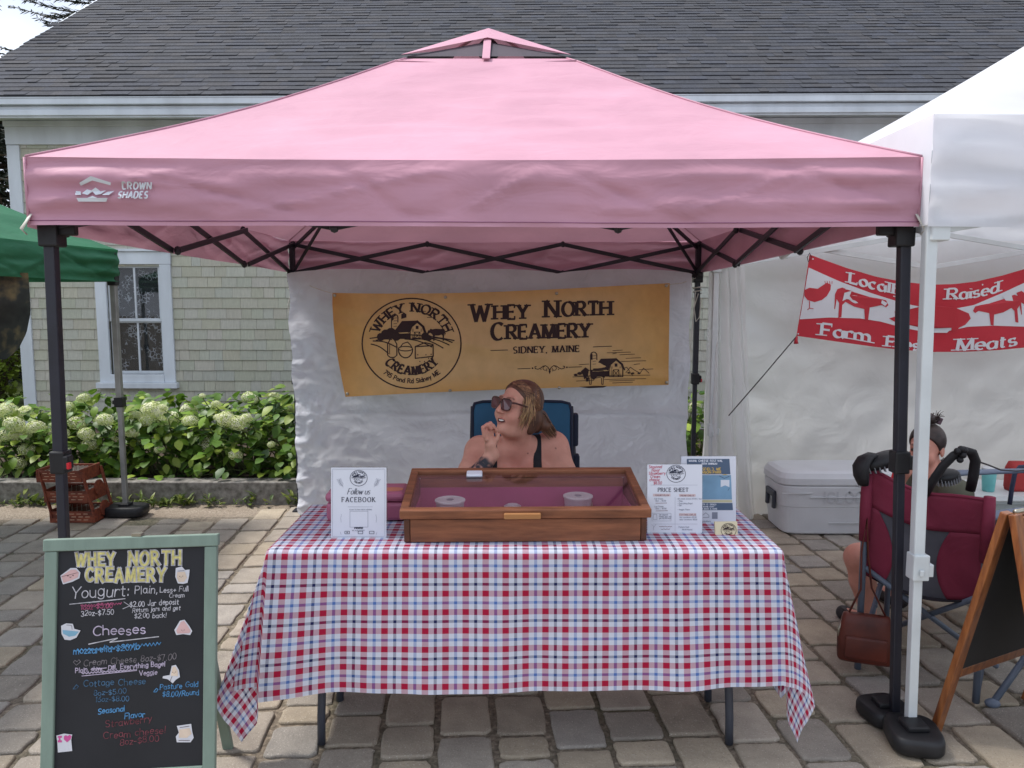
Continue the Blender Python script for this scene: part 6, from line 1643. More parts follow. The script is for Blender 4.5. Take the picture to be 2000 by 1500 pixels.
cw_, cl_, cb_, ct_, cr_2 = M['chalk_white'], M['chalk_lilac'], M['chalk_blue'], M['chalk_teal'], M['chalk_rose']
wr(cw_, ("Yougurt:", 139, 1167, 22, 2.0, 1.08, -.03)); wr(cw_, ("Plain,", 264, 1160, 15, 1.6, 1.0, -.03)); wr(cw_, ("Less+ Full", 313, 1157, 10, 1.4, .98, -.05), ("Cream", 331, 1167, 8, 1.2, 1.0, -.05))
wr(cw_, ("32oz-$7.50", 159, 1203, 10, 1.4, 1.0, -.06)); wr(cw_, ("$2.00 Jar deposit", 254, 1185, 10, 1.4, .90, -.06)); wr(cw_, ("Return jars and get", 259, 1196, 8.5, 1.2, .93, -.06)); wr(cw_, ("$2.00 back!", 263, 1207, 9, 1.3, 1.05, -.03))
wr(cw_, (1, 1.2, [(242,1175),(254,1183),(240,1189)])); wr(cw_, (1, 1.5, [(136,1180),(245,1169),(174,1177),(185,1174)])); wr(cw_, (1, 2.0, [(173,1258),(230,1246),(215,1254),(311,1243)]))
wr(cl_, ("Cheeses", 182, 1241, 18, 2.3, 1.28, -.03)); wr(cl_, ("Plain,", 148, 1313, 9, 1.7, .95, -.05), ("chive,", 179, 1310, 7.5, 1.5, .95, -.05), ("Dill,", 212, 1308, 8.5, 1.7, .95, -.05), ("Everything Bagel", 236, 1306, 9, 1.6, .98, -.06), (1, 1.8, [(178,1307),(209,1304)]))
wr(cl_, ("Veggie", 273, 1318, 9, 1.5, .98, -.03)); wr(cl_, (0, 160, 268, 1315, 1.8, 1.9, 34, -.07), (1, 1.7, [(160,1320),(268,1309)]))
wr(M['chalk_dim'], ("Cream Cheese 8oz-$7.00", 164, 1300, 12, 1.5, 1.02, -.07), (1, 1.3, [(150,1299),(144,1293),(147,1289),(151,1292),(155,1288),(158,1292),(150,1299)]))
wr(M['chalk_pink'], ("16oz-$5.00", 159, 1190, 10, 1.5, 1.0, -.05), (0, 158, 238, 1183, 2.4, 1.6, 30, -.06))
wr(cb_, ("Seasonal", 192, 1394, 10.5, 1.9, 1.0, -.12)); wr(cb_, ("Flavor", 244, 1404, 11, 1.7, 1.05, -.12)); wr(cb_, ("Pasture Gold", 313, 1347, 10, 1.4, .98, -.09), (1, 1.3, [(301,1350),(306,1344),(309,1346),(306,1351),(300,1351)])); wr(cb_, ("$8.00/Round", 318, 1361, 10, 1.4, .95, -.06))
wr(cb_, ("mozzarella-$20/lb", 144, 1277, 12, 1.7, 1.05, -.07), (0, 145, 315, 1271, 3.6, 1.6, 46, -.085))
wr(ct_, ("Cottage Cheese", 164, 1341, 12, 1.5, 1.10, -.05), (1, 1.3, [(144,1344),(150,1337),(154,1340),(150,1345),(143,1345)])); wr(ct_, ("8oz-$5.00", 184, 1358, 10, 1.4, 1.15, -.06)); wr(ct_, ("16oz-$8.00", 187, 1371, 10, 1.4, 1.1, -.04))
wr(cr_2, ("Strawberry", 207, 1420, 13, 1.4, 1.12, -.12)); wr(cr_2, ("Cream cheese!", 203, 1443, 13, 1.4, 1.12, -.10)); wr(cr_2, ("8oz-$8.00", 235, 1455, 12, 1.4, 1.15, -.10))
# stickers (cheese shapes)
M['sticker_white'] = pm("sticker_border", S(206,206,212), .4, .03, 5, 0); M['st_cream'] = pm("sticker_cream", S(216,196,176), .45, .08, 20, 0); M['st_blush'] = pm("sticker_blush", S(206,168,166), .45, .06, 20, 0)
M['st_blue'] = pm("sticker_blue", S(126,172,196), .45, .06, 20, 0); M['st_pink'] = pm("sticker_pink", S(206,84,150), .45, .05, 20, 0); M['st_ink'] = pm("sticker_ink", S(70,50,52), .5, .05, 20, 0)
def sticker(nm, outline, inner, m, face=None, extra=None):
    mb = MB(); fill(mb, outline, asf, .0022); o = mb.build(nm, M['sticker_white'], panel)
    mb = MB()
    for q in inner: fill(mb, q, asf, .0030)
    mb.build("sticker_print", m, panel if False else panel)
    mb = MB()
    if face:
        x, y, k = face; disc(mb, x-5*k, y, 1.3*k, asf, .0038); disc(mb, x+5*k, y-.6*k, 1.3*k, asf, .0038)
        line(mb, [(x-2*k, y+2*k),(x, y+3.4*k),(x+2*k, y+1.8*k)], .9*k, asf, .0038)
    if extra: extra(mb)
    mb.build("sticker_face" if face else "sticker_lines", M['st_ink'], panel)
sticker("cheese_sticker", [(119,1124),(139,1109),(150,1109),(158,1118),(156,1129),(142,1136),(124,1141),(121,1133)], [[(121,1125),(140,1112),(149,1112),(155,1118),(153,1127),(140,1133),(125,1138),(123,1131)]], M['st_blush'], (139,1124,1.0), lambda mb: line(mb, [(121,1126),(153,1118)], .7, asf, .0038))
sticker("chef_sticker", [(344,1109),(356,1106),(362,1113),(371,1112),(370,1124),(367,1138),(358,1140),(348,1139),(343,1126)], [[(347,1117),(362,1116),(366,1128),(360,1136),(350,1136),(346,1127)]], M['st_cream'], (355,1125,.6), lambda mb: line(mb, [(348,1115),(361,1114)], .8, asf, .0038))
sticker("wrapped_cheese_sticker", [(120,1222),(130,1217),(143,1218),(146,1228),(158,1231),(150,1245),(138,1250),(127,1249),(121,1238)], [[(123,1230),(155,1233),(148,1241),(136,1243),(124,1237)]], M['st_blue'], None, lambda mb: line(mb, [(131,1220),(141,1221),(142,1229)], .7, asf, .0038))
sticker("triangle_cheese_sticker", [(341,1230),(352,1212),(361,1210),(370,1222),(376,1232),(372,1240),(358,1238),(345,1240)], [[(345,1231),(354,1214),(360,1212),(368,1223),(373,1232),(370,1236),(347,1237)]], M['st_blush'], (358,1230,.55))
sticker("legged_cheese_sticker", [(332,1318),(336,1300),(344,1298),(350,1308),(352,1322),(344,1327),(338,1334),(328,1326),(318,1324),(319,1320)], [[(334,1319),(338,1302),(343,1301),(348,1310),(348,1320)]], M['st_cream'], (341,1312,.6), lambda mb: line(mb, [(337,1320),(333,1330),(329,1327)], .8, asf, .0038))
sticker("heart_cheese_sticker", [(111,1436),(126,1432),(142,1434),(140,1444),(142,1466),(114,1469),(113,1450)], [[(114,1437),(122,1436),(122,1440),(119,1440),(119,1445),(122,1445),(122,1449),(114,1449),(114,1445),(116,1445),(116,1440),(114,1440)], [(126,1437),(130,1435),(133,1437),(137,1434),(141,1437),(139,1443),(132,1449),(126,1443)]], M['st_pink'])
sticker("butter_sticker", [(346,1417),(374,1413),(376,1428),(379,1440),(373,1449),(346,1449),(344,1438),(350,1430)], [[(351,1424),(371,1421),(375,1432),(366,1440),(350,1440)]], M['st_cream'], None, lambda mb: (line(mb, [(352,1420),(371,1417)], 1.0, asf, .0038), line(mb, [(350,1445),(372,1445)], 1.0, asf, .0038)))

# ------------------------------------------------------------------ wooden sandwich board at the right edge
F1 = V(1.515, 2.585, 0); T1 = V(1.618, 2.43, .862); dd = V(.89, .45, 0).normalized(); LB = .56
wb = thing("sandwich_board", "varnished wooden sandwich board with black panels, cut by the photo's right edge", "sign board", F1 + dd*.25)
n1 = dd.cross(T1 - F1).normalized(); n1 = n1 if n1.y < 0 else -n1
F2 = V(T1.x*2 - F1.x, T1.y*2 - F1.y, 0)
for A_, B_ in ((F1, T1), (F2, T1)):
    up_ = (B_ - A_); nn = dd.cross(up_).normalized(); off = nn*(.013 if nn.dot(B_ - (F1+F2)/2*1) >= 0 else -.013)
    if A_ is F2: off = -off if off.dot(F2 - F1) < 0 else off
    else: off = off if off.dot(F1 - F2) > 0 else -off
    for k in (0, LB):
        mb = MB(); mb.bar(A_ + dd*k + off, B_ + dd*k + off, .024, .042, up=tuple(nn.cross(up_).normalized() if False else dd)); mb.build("stile", M['wood_sign'], wb, bevel=.004)
    for t in (.30, .965):
        mb = MB(); p = A_.lerp(B_, t) + off; mb.bar(p + dd*.022, p + dd*(LB-.022), .022, .036, up=tuple(up_.normalized())); mb.build("rail", M['wood_sign'], wb, bevel=.003)
    mb = MB(); p, q = A_.lerp(B_, .31) + off*.6, A_.lerp(B_, .955) + off*.6
    mb.prism([p + dd*.02, p + dd*(LB-.02), q + dd*(LB-.02), q + dd*.02], nn*.004); mb.build("black_panel", M['slate'], wb)
mb = MB(); mb.tube([T1 + dd*.02 + V(.0,0,.004), T1 + dd*.10 + V(.0,0,.004)], .008, 8); mb.build("hinge", M['steel'], wb, smooth=True)

# ------------------------------------------------------------------ cooler
def loft(mb, c, rings, n=40, e=.28, M_=None):
    vs = []
    for hx, hy, z in rings:
        for k in range(n):
            t = 2*math.pi*(k+.5)/n; a, b = math.cos(t), math.sin(t); p = V(math.copysign(abs(a)**e, a)*hx, math.copysign(abs(b)**e, b)*hy, z)
            vs.append(Vector(c) + (M_ @ p if M_ is not None else p))
    N = len(rings); fs = [(i*n+k, i*n+(k+1) % n, (i+1)*n+(k+1) % n, (i+1)*n+k) for i in range(N-1) for k in range(n)] + [tuple(range(n-1,-1,-1)), tuple((N-1)*n+k for k in range(n))]
    mb.add(vs, fs)
M['cooler'] = pm("white_cooler_plastic", S(206,208,212), .45, .03, 5, .06, 150, .0008)
cc = V(2.255, 5.155, 0); co = thing("cooler", "large white plastic ice chest against the white tent wall", "cooler", cc)
mb = MB(); loft(mb, cc, [(.435,.185,.006),(.450,.195,.016),(.468,.205,.19),(.472,.207,.195),(.484,.213,.325),(.480,.210,.335)]); mb.build("cooler_body", M['cooler'], co, smooth=False)
mb = MB(); loft(mb, cc, [(.482,.212,.339),(.490,.216,.346),(.488,.215,.385),(.470,.200,.418),(.440,.175,.432),(.40,.15,.434)]); mb.build("cooler_lid", M['cooler'], co, smooth=False)
mb = MB()
for y in (-.211, -.209): pass
mb.box(cc + V(.02, -.214, .262), (.62, .008, .004)); mb.box(cc + V(-.38, -.215, .290), (.20, .008, .004)); mb.box(cc + V(.02, -.206, .088), (.36, .008, .004)); mb.build("moulded_ribs", M['cooler'], co)
mb = MB(); csf = lambda x, y, o: V(at(x, y, cc.y - .2125).x, cc.y - .2125 - o, at(x, y, cc.y - .2125).z)
write(mb, "IGLOO", 1610, 982, 20, csf, 3.6, None, .001, gap=.22, wide=1.0); mb.build("moulded_lettering", pm("cooler_emboss", S(190,192,197), .45, .03, 5, 0), co)
mb = MB(); mb.box(cc + V(-.487, -.02, .255), (.022,.17,.045)); mb.box(cc + V(-.487, -.085, .215), (.024,.035,.12)); mb.box(cc + V(-.487, .045, .215), (.024,.035,.12)); mb.build("handle", M['leg_grey'], co, bevel=.008)
mb = MB(); mb.box(cc + V(.1, -.2165, .352), (.16, .012, .03)); mb.build("latch", M['cooler'], co, bevel=.004)

# ------------------------------------------------------------------ red banner in the white tent
RY = 5.22
def pl_(tab, x):
    if x <= tab[0][0]: return tab[0][1]
    for (x0, y0), (x1, y1) in zip(tab, tab[1:]):
        if x <= x1: t = (x-x0)/(x1-x0); return lerp(y0, y1, t)
    return tab[-1][1]
R_TOP = [(1556,488),(1581,497),(1655,524),(1710,540),(1765,551),(1815,556),(1860,555),(1905,550),(1960,538),(2000,526),(2062,500)]
R_UP = [(1556,512),(1580,523),(1640,550),(1700,572),(1765,593),(1830,606),(1866,602),(1900,596),(1960,572),(2000,553),(2070,522)]
R_LO = [(1556,624),(1620,620),(1680,622),(1720,628),(1763,640),(1812,649),(1850,647),(1890,638),(1940,636),(2000,638),(2070,642)]
R_BOT = [(1556,656),(1640,668),(1705,677),(1765,684),(1830,688),(1890,687),(1950,684),(2000,679),(2072,668)]
def rpt(a, b):
    x = lerp(lerp(1581, 1556, b), lerp(2062, 2076, b), a)
    return (x, lerp(pl_(R_TOP, x), pl_(R_BOT, x), b))
rrip = lambda x, y: .02*nz(x*.012, y*.006, 4) + .025*math.exp(-((x-1815)/60)**2)*math.sin((y-520)*.03)
rsf = lambda x, y, o: at(x, y, RY) + V(0, -rrip(x, y) - o, 0)
rl = lambda a, b: rpt(a, b)
M['red_vinyl'] = pm("red_vinyl", S(190,40,56), .5, .05, 4, .05, trans=.1); M['white_vinyl'] = pm("white_vinyl", S(210,210,216), .5, .03, 4, 0)
rb = thing("banner", "red and white banner with farm animals advertising meats, hung in the white canopy", "banner", at(1815, 600, RY))
mb = MB(); mb.grid(lambda a, b: rsf(*rpt(a, b), 0), 80, 24); mb.build("banner_sheet", M['red_vinyl'], rb, smooth=True)
mb = MB()
def mid(a, b):                                 # the white field between the red bands
    x = lerp(1578 - 17*b, 2064 + 5*b, a); return (x, lerp(pl_(R_UP, x), pl_(R_LO, x), b))
mb.grid(lambda a, b: rsf(*mid(lerp(.002, .998, a), b), .002), 90, 12); mb.build("white_field", M['white_vinyl'], rb, smooth=True)
def bl(tab):
    return lambda x, y, v: (x + v*.10, pl_(tab, x) - v)
for s_, x, h_, tab in (("Locally", 1658, 20, [(1655,551),(1700,563),(1765,579),(1830,585)]), ("Raised", 1847, 21, [(1845,585),(1890,583),(1930,576),(1975,563)]),
                       ("Farm", 1603, 23, [(1600,654),(1660,662),(1720,673)]), ("Fresh", 1732, 20, [(1730,676),(1790,684),(1850,686)]), ("Meats", 1868, 23, [(1865,685),(1930,682),(2000,672)])):
    mb = MB(); write(mb, s_, x, 0, h_, rsf, 7.0 if h_ > 22 else 6.2, 1.9, .004, gap=.24, wide=1.55 if h_ > 22 else 1.4, serif=True, lay=bl(tab)); mb.build("lettering", M['white_vinyl'], rb)
mb = MB()
def rcow(ox, oy, s, f):
    q = [(-.62,-.30),(-.5,-.34),(-.2,-.22),(.2,-.10),(.44,-.06),(.60,-.02),(.66,.10),(.60,.16),(.50,.10),(.40,.12),(.20,.16),(.16,.48),(.08,.50),(.06,.20),(-.2,.14),(-.42,.02),(-.50,.10),(-.52,.40),(-.60,.42),(-.58,.05),(-.64,-.05),(-.68,.20),(-.70,.20),(-.68,-.18)]
    return [(ox + f*a*s, oy + b*s) for a, b in q]
fill(mb, rcow(1683, 588, 78, 1), rsf, .004); fill(mb, rcow(1946, 600, 72, -1), rsf, .004)
fill(mb, [(1571,566),(1580,562),(1596,564),(1608,556),(1614,552),(1622,556),(1621,566),(1614,578),(1604,586),(1590,590),(1576,586),(1570,578)], rsf, .004)
for a in (0, 5, 10, 15): line(mb, [(1612+a*.8, 556-a*.1), (1610+a*.95, 549)], 1.2, rsf, .004)
line(mb, [(1580,588),(1580,602),(1576,605)], 1.6, rsf, .004); line(mb, [(1580,602),(1588,603)], 1.3, rsf, .004)
fill(mb, [(1736,622),(1748,618),(1746,608),(1758,612),(1774,604),(1806,596),(1840,598),(1866,602),(1890,612),(1894,622),(1884,634),(1872,640),(1866,648),(1858,646),(1858,640),(1810,642),(1772,634),(1746,628)], rsf, .004)
fill(mb, [(1986,572),(1996,568),(2006,576),(2030,580),(2046,574),(2050,584),(2036,598),(2010,600),(1994,590)], rsf, .004); line(mb, [(2016,600),(2016,614)], 1.6, rsf, .004)
mb.build("animal_shapes", pm("red_print", S(184,40,54), .5, .05, 4, 0), rb)
mb = MB()
for q in ([(1648,572),(1662,568),(1658,578),(1664,586),(1652,584),(1644,588)], [(1648,560),(1664,563),(1660,567),(1650,565)], [(1722,586),(1732,592),(1728,598),(1720,592)], [(1958,578),(1976,574),(1980,590),(1966,588)], [(1830,645),(1856,643),(1850,650),(1820,650)]): fill(mb, q, rsf, .006)
for x, y in ((1587,506),(1559,652),(1753,552),(1918,556)): disc(mb, x, y, 1.6, rsf, .006)
mb.build("white_patches", M['white_vinyl'], rb)
mb = MB(); p = rsf(1557, 655, .01); q = V(1.50, 5.3, at(1423, 812, 5.3).z); mb.tube([p, p.lerp(q, .5) + V(0,0,-.01), V(at(1423,812,5.25).x, 5.25, at(1423,812,5.25).z)], .004, 6)
tag(mb.build("cord", M['dark_cord'], None), "dark cord running down from the red banner's lower left corner", "cord")
mb = MB(); p = rsf(1556, 657, .012); mb.tube([p, p + V(-.006,0,-.03), p + V(-.004,0,-.05)], [.006,.012,.016], 7); tag(mb.build("tassel", M['red_vinyl'], None, smooth=True), "small red tassel of cord at the red banner's lower left corner", "tassel")
mb = MB(); p = rsf(1584, 503, .01); mb.tube([p, p + V(-.015,0,.03), p + V(-.03,0,.0), p + V(-.02,0,-.03), p + V(-.005,0,-.005)], .003, 6); tag(mb.build("cord_loop", M['dark_cord'], None, smooth=True), "small dark loop of cord at the red banner's upper left corner", "cord")

# ------------------------------------------------------------------ red camp chair seen from behind
M['red_cloth'] = pm("wine_red_canvas", S(130,42,66), .75, .12, 4, .15, 200, .001, wrinkle=.35, wscale=6); M['mesh_grey'] = pm("grey_mesh_fabric", S(88,88,96), .85, .1, 6, .3, 300, .002); M['frame_grey'] = pm("blue_grey_tube", S(96,106,122), .4, .1, 10, .05)
QL, QR = V(1.462, 3.10, 0), V(1.80, 2.83, 0); cd_ = (QR - QL).normalized(); cn_ = V(-cd_.y, cd_.x, 0); CWD = (QR-QL).length     # cn_ points away from the camera: the chair faces that way
rc = thing("camp_chair", "wine red camp chair with a grey mesh back panel, seen from behind", "chair", (QL+QR)/2 + cn_*.2)
def rback(a, b):
    top = pl_([(0,.865),(.08,.85),(.2,.825),(.38,.795),(.55,.785),(.8,.795),(1,.80)], a); bot = .40 - .05*math.sin(math.pi*a)
    p = QL.lerp(QR, a); z = lerp(top, bot, b); return p + cn_*(.03*math.sin(math.pi*a) + .05*b + .008*nz(a*5, b*5)) - cn_*.0 + V(0,0,z)
mb = MB(); mb.grid(lambda a, b: rback(a, b*.34), 30, 8); mb.grid(lambda a, b: rback(lerp(0, .10 + .06*b + .10*(4*b*(1-b)), a), lerp(.3401, 1, b)), 8, 16); mb.grid(lambda a, b: rback(lerp(.70 - .10*(4*b*(1-b)), 1, a), lerp(.3401, 1, b)), 10, 16)
mb.build("back_canvas", M['red_cloth'], rc, smooth=True, solid=.006)
mb = MB(); mb.grid(lambda a, b: rback(lerp(.09 + .06*b + .10*(4*b*(1-b)), .71 - .10*(4*b*(1-b)), a), lerp(.335, 1, b)) + cn_*.006, 16, 16); mb.build("mesh_panel", M['mesh_grey'], rc, smooth=True)
mb = MB(); mb.tube([rback(a/20, 0) + V(0,0,.003) for a in range(21)], .007, 8); mb.build("top_hem", M['red_cloth'], rc, smooth=True)
mb = MB(); mb.grid(lambda a, b: QL.lerp(QR, a) + cn_*lerp(.06, .50, b) + V(0,0,.395 - .05*math.sin(math.pi*a)), 12, 10); mb.build("seat", pm("black_canvas", S(34,30,38), .8, .1), rc, smooth=True, solid=.006)
for p_ in (QL, QR):
    o = MB(); o.tube([p_ + V(0,0,.0) + cn_*.0, p_ + V(0,0,.86 if p_ is QL else .80)], .0135, 10); o.build("back_pole", M['frame_grey'], rc, smooth=True)
    mb = MB(); mb.tube([p_ + V(0,0,.56), p_ + V(0,0,.70), p_ + V(0,0,.872 if p_ is QL else .815)], [.021,.024,.020], 10); mb.build("pole_sleeve", M['red_cloth'], rc, smooth=True)
    mb = MB(); mb.tube([p_ + cn_*.48 + V(0,0,0), p_ + cn_*.48 + V(0,0,.60)], .0125, 10); mb.build("front_leg", M['frame_grey'], rc, smooth=True)
    mb = MB(); mb.tube([p_ + V(0,0,.62), p_ + cn_*.25 + V(0,0,.595), p_ + cn_*.50 + V(0,0,.60)], .02, 8, flat=.4); mb.build("armrest", M['red_cloth'], rc, smooth=True)
for a, b in ((QL + V(0,0,.45), QR + cn_*.30 + V(.04,0,.03)), (QL + cn_*.42 + V(0,0,.02), QR + V(0,0,.43)), (QL + V(0,0,.03), QL + cn_*.48 + V(0,0,.38)), (QR + V(0,0,.03), QR + cn_*.48 + V(0,0,.38))):
    mb = MB(); mb.tube([a, b], .0115, 10); mb.ball(a.lerp(b, .5) + V(0,-.012,0), .008, 8); mb.build("cross_bar", M['frame_grey'], rc, smooth=True)
# two black massagers hung on the chair back
M['matte_black'] = pm("matte_black_padding", S(36,35,38), .6, .2, 8, .15, 100, .001)
def massager(label, pts, rads, shell_c, shell_r, shell_M, knobs):
    root = thing("neck_massager", label, "massager", shell_c, "black massagers hung on the red chair")
    mb = MB(); mb.tube(pts, rads, 12, flat=.62); mb.build("padded_strap", M['matte_black'], root, smooth=True)
    mb = MB(); mb.ball(shell_c, shell_r, 20, shell_M); sh_ = mb.build("shell", M['black_plastic'], root, smooth=True)
    mb = MB()
    for k in range(9):
        a = -.8 + k*.2; c = shell_c + shell_M @ V(shell_r[0]*a, -shell_r[1]*.78*math.sqrt(max(.05, 1-a*a)), -shell_r[2]*.55*math.sqrt(max(.05, 1-a*a)))
        mb.box(c, (.004,.014,.03), shell_M)
    mb.build("vent_slots", pm("slot_grey" + str(len(pts)), S(120,122,126), .5, .1), sh_)
    if knobs:
        mb = MB()
        for c in knobs: mb.ball(c, .013, 10)
        mb.build("massage_knobs", M['matte_black'], root, smooth=True)
a = lambda x, y, Y: at(x, y, Y)
massager("black massager with a ribbed oval shell on the red chair's left corner", [a(1686,946,3.05), a(1682,930,3.045), a(1681,912,3.045), a(1688,898,3.05), a(1700,890,3.06), a(1712,890,3.07)], [.026,.036,.038,.034,.024,.016], a(1724,899,3.07), (.090,.05,.034), Matrix.Rotation(R(-20), 3, 'Y'), None)
massager("black massager arching over the middle of the red chair's back", [a(1806,968,2.98), a(1820,942,2.95), a(1842,910,2.93), a(1862,890,2.92), a(1882,880,2.92), a(1898,884,2.92), a(1905,900,2.93), a(1901,930,2.95), a(1895,958,2.97)], [.020,.021,.022,.022,.021,.020,.019,.019,.018], a(1846,930,3.0), (.056,.045,.028), Matrix.Rotation(R(-14), 3, 'Y'), [a(1870,881,2.90), a(1877,877,2.90), a(1884,879,2.90), a(1881,889,2.90), a(1875,898,2.91)])
# brown leather bag on the chair pole
bgc = V(1.462, 3.045, .065); bg_ = thing("handbag", "brown leather handbag hanging by its strap from the red chair's left pole", "handbag", bgc)
M['leather'] = pm("brown_leather", S(112,52,38), .5, .2, 8, .25, 60, .002, c2=S(74,34,28))
Mb = Matrix.Rotation(R(-20), 3, 'Z')
mb = MB(); loft(mb, bgc, [(.100,.034,0),(.106,.042,.012),(.108,.045,.09),(.098,.036,.16),(.088,.022,.195),(.080,.010,.20)], 32, .42, Mb); mb.build("bag_body", M['leather'], bg_, smooth=True)
mb = MB(); loft(mb, bgc + Mb @ V(.0,-.044,.02), [(.075,.006,0),(.080,.008,.01),(.080,.008,.085),(.076,.004,.095)], 24, .4, Mb); mb.build("front_pocket", M['leather'], bg_, smooth=True)
mb = MB(); mb.tube([bgc + Mb @ V(-.07,0,.19), bgc + V(-.02,.02,.30), QL + V(-.016,-.016,.52), QL + V(-.004,-.02,.66), QL + V(.012,-.016,.50), bgc + V(.03,.03,.30), bgc + Mb @ V(.075,0,.19)], .008, 8, flat=.4); mb.build("strap", M['leather'], bg_, smooth=True)
mb = MB(); mb.tube([bgc + Mb @ V(-.088,-.01,.17), bgc + Mb @ V(-.105,-.02,.13), bgc + Mb @ V(-.10,-.02,.10)], .007, 8); mb.build("zip_pull", M['steel'], bg_, smooth=True)
# grey camp chair under the woman on the right
gc = thing("camp_chair", "grey blue camp chair at the photo's right edge, behind the wooden sandwich board", "chair", (2.15, 3.5, 0))
M['grey_cloth'] = pm("grey_blue_canvas", S(120,130,148), .75, .1, 5, .2, 200, .001, wrinkle=.3)
mb = MB(); mb.grid(lambda a, b: V(lerp(1.98, 2.74, a), lerp(3.32, 3.90, b), .345 - .03*math.sin(math.pi*b)), 10, 10); mb.build("seat", M['grey_cloth'], gc, smooth=True, solid=.006)
mb = MB(); mb.grid(lambda a, b: V(2.78 + .05*a + .02*math.sin(math.pi*b), lerp(3.30, 3.92, b), lerp(.38, .98, a)), 12, 12); mb.build("back_panel", M['grey_cloth'], gc, smooth=True, solid=.006)
for y in (3.26, 3.94):
    mb = MB(); mb.tube([V(2.02, y, .60), V(2.12, y, .625), V(2.35, y, .655), V(2.76, y, .67)], [.034,.040,.040,.03], 10, flat=.35); mb.build("armrest", M['grey_cloth'], gc, smooth=True)
    mb = MB(); mb.tube([V(2.06, y, .0), V(2.07, y, .60)], .0125, 10); mb.build("front_leg", M['frame_grey'], gc, smooth=True)
    mb = MB(); mb.tube([V(2.80, y, 0), V(2.83, y, .98)], .0125, 10); mb.build("back_pole", M['frame_grey'], gc, smooth=True)
for q0, q1 in ((V(2.06,3.26,.03), V(2.80,3.94,.35)), (V(2.06,3.94,.03), V(2.80,3.26,.35))):
    mb = MB(); mb.tube([q0, q1], .0105, 8); mb.build("cross_bar", M['frame_grey'], gc, smooth=True)
mb = MB(); p = atz(1938, 1380, 0); mb.tube([p + V(0,0,.012), p + V(.14,.05,.16), p + V(.30,.16,.36)], .0125, 10); mb.ball(p + V(0,0,.014), (.03,.022,.018), 10); mb.build("side_leg", M['frame_grey'], gc, smooth=True)
mb = MB(); mb.tube([a(1756,920,3.66), a(1750,935,3.66), a(1744,955,3.66)], [.026,.024,.02], 10); tag(mb.build("red_cup", pm("red_plastic_cup", S(212,40,48), .4, .05), None, smooth=True), "bright red cup beside the black pole, in front of the seated woman's shoulder", "cup")
# crate with supplies at the right edge
sc_ = V(2.82, 4.45, 0); st_ = thing("storage_bin", "pale plastic storage bin at the photo's right edge beyond the red chair", "storage bin", sc_)
mb = MB(); loft(mb, sc_, [(.20,.16,.0),(.22,.18,.02),(.25,.20,.40),(.262,.212,.405),(.262,.212,.42)], 40, .3); mb.build("bin_body", pm("milky_plastic", S(196,204,204), .4, .05, 4, 0, trans=.3), st_)
mb = MB(); loft(mb, sc_, [(.265,.215,.421),(.268,.218,.428),(.255,.205,.45),(.24,.19,.452)], 40, .3); mb.build("bin_lid", pm("pale_lid", S(206,210,210), .4, .04), st_)
p = V(2.76, 4.36, .453); cu = thing("cup", "teal drinking cup standing on the storage bin at the right edge", "cup", p); mb = MB(); mb.lathe(p, [(.030,0),(.032,.004),(.040,.13),(.037,.13),(.030,.01)], 24); mb.build("cup_body", pm("teal_plastic", S(110,186,186), .35, .08), cu, smooth=True)
mb = MB(); mb.lathe(p + V(0,0,.13), [(.041,0),(.042,.006),(.036,.010)], 24); mb.build("cup_lid", M['white_metal'], cu, smooth=True)
p = V(2.93, 4.38, .453); po = MB(); loft(po, p, [(.05,.04,0),(.055,.045,.02),(.055,.04,.13),(.045,.02,.17)], 24, .5); tag(po.build("pouch", pm("red_pouch", S(170,52,52), .7, .1), None, smooth=True), "small red pouch on the storage bin beside the teal cup", "pouch")
p = V(2.76, 4.2, .46); mb = MB(); mb.tube([a(1972,985,4.15), a(1976,955,4.15), a(1982,925,4.15), a(1992,912,4.15), a(2010,910,4.15), a(2025,930,4.15), a(2030,985,4.15)], .012, 8)
tag(mb.build("bag_handle", pm("navy_strap", S(50,58,84), .6, .1), None, smooth=True), "dark blue curved strap handle rising at the photo's right edge", "handle")
mb = MB(); mb.tube([a(1906,900,2.94), a(1930,908,3.2), a(1955,918,3.4), a(1985,920,3.6), a(2030,917,3.8)], .0035, 6); tag(mb.build("power_cable", M['dark_cord'], None, smooth=True), "thin dark cable running right from the arching black massager", "cable")

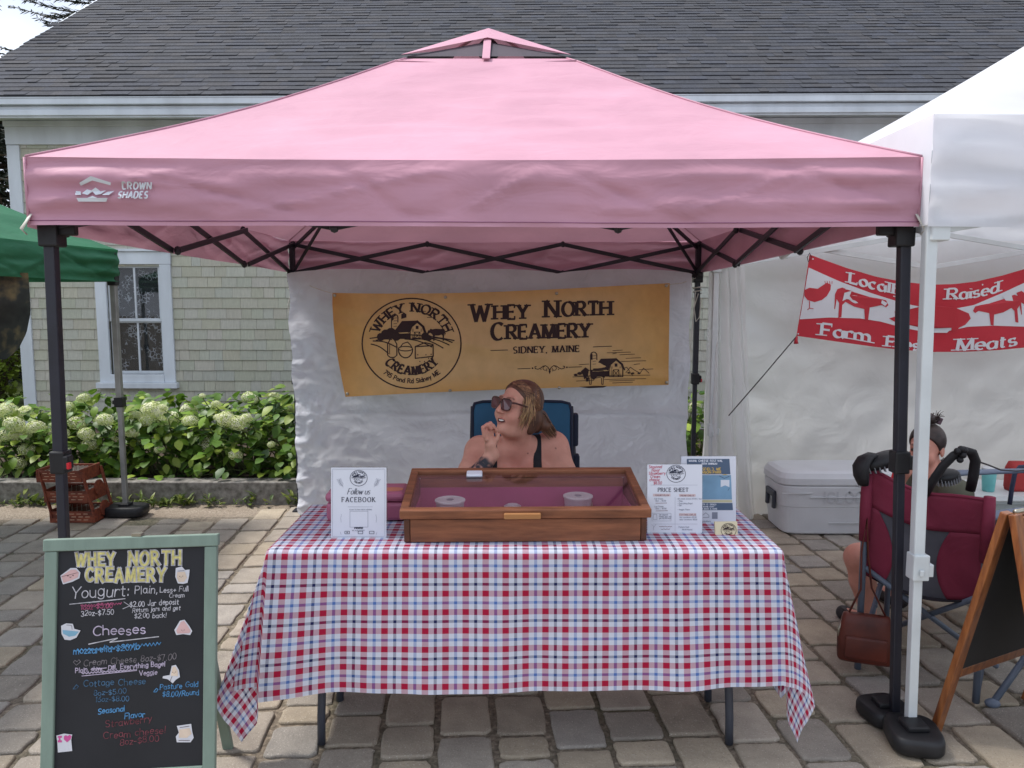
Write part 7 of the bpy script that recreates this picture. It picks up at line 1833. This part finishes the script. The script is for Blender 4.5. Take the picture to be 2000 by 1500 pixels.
# ------------------------------------------------------------------ tiered crate stand on the left
cr0 = V(-3.08, 5.35, 0); cs = thing("crate_stand", "reddish three-tier wooden crate stand in front of the granite kerb", "crate stand", cr0)
def tray(x, y, z, w_=.315, d_=.25, h_=.082):
    mb = MB(); t = .012; c = V(x, y, z)
    mb.box(c + V(0,0,t/2), (w_-2*t-.002, d_-2*t-.002, t*.8)); mb.box(c + V(0,-d_/2+t/2,h_/2), (w_-2*t-.001, t, h_)); mb.box(c + V(0,d_/2-t/2,h_/2), (w_-2*t-.001, t, h_))
    for s in (-1, 1): mb.box(c + V(s*(w_/2-t/2),0,h_/2+.004), (t, d_, h_+.008))
    o = mb.build("tray", M['wood_red'], cs, bevel=.002)
    mb = MB()
    for k in range(3):
        for j in range(5): mb.box(c + V(-.095 + j*.048 + (k % 2)*.012, -d_/2-.0015, .022 + .021*k), (.030,.003,.0035))
    mb.build("slots", pm("slot_light" + str(z), S(196,158,130), .6, .1), o)
    mb = MB(); rg = random.Random(int(z*100))
    for i in range(9):
        for s in (1, -1): mb.tube([c + V(-w_/2+.02 + i*.033, -d_/2+.02, h_-.015), c + V(min(w_/2-.02, max(-w_/2+.02, -w_/2+.02 + i*.033 + s*.12)), d_/2-.02, h_-.012)], .0016, 4, False)
    mb.build("wire_mesh", M['steel'], o)
for x, y, z in ((-3.075, 5.36, .004), (-3.105, 5.36, .148), (-3.15, 5.36, .292)): tray(x, y, z)
for y in (5.24, 5.48):
    for x0 in (-2.928, -3.222):
        mb = MB(); mb.bar(V(x0+.01, y, .04), V(x0-.06, y, .36), .010, .03, up=(0,1,0)); mb.build("side_arm", M['wood_red'], cs, bevel=.002)
for z, x in ((.05, -2.912), (.20, -2.944)):
    mb = MB(); mb.lathe(V(x, 5.36, z+.03), [(.055,-.006),(.055,.006)], 20, Matrix.Rotation(R(90), 3, 'Y')); mb.build("round_end", M['wood_red'], cs)

# ------------------------------------------------------------------ dark sheet hung inside the green canopy
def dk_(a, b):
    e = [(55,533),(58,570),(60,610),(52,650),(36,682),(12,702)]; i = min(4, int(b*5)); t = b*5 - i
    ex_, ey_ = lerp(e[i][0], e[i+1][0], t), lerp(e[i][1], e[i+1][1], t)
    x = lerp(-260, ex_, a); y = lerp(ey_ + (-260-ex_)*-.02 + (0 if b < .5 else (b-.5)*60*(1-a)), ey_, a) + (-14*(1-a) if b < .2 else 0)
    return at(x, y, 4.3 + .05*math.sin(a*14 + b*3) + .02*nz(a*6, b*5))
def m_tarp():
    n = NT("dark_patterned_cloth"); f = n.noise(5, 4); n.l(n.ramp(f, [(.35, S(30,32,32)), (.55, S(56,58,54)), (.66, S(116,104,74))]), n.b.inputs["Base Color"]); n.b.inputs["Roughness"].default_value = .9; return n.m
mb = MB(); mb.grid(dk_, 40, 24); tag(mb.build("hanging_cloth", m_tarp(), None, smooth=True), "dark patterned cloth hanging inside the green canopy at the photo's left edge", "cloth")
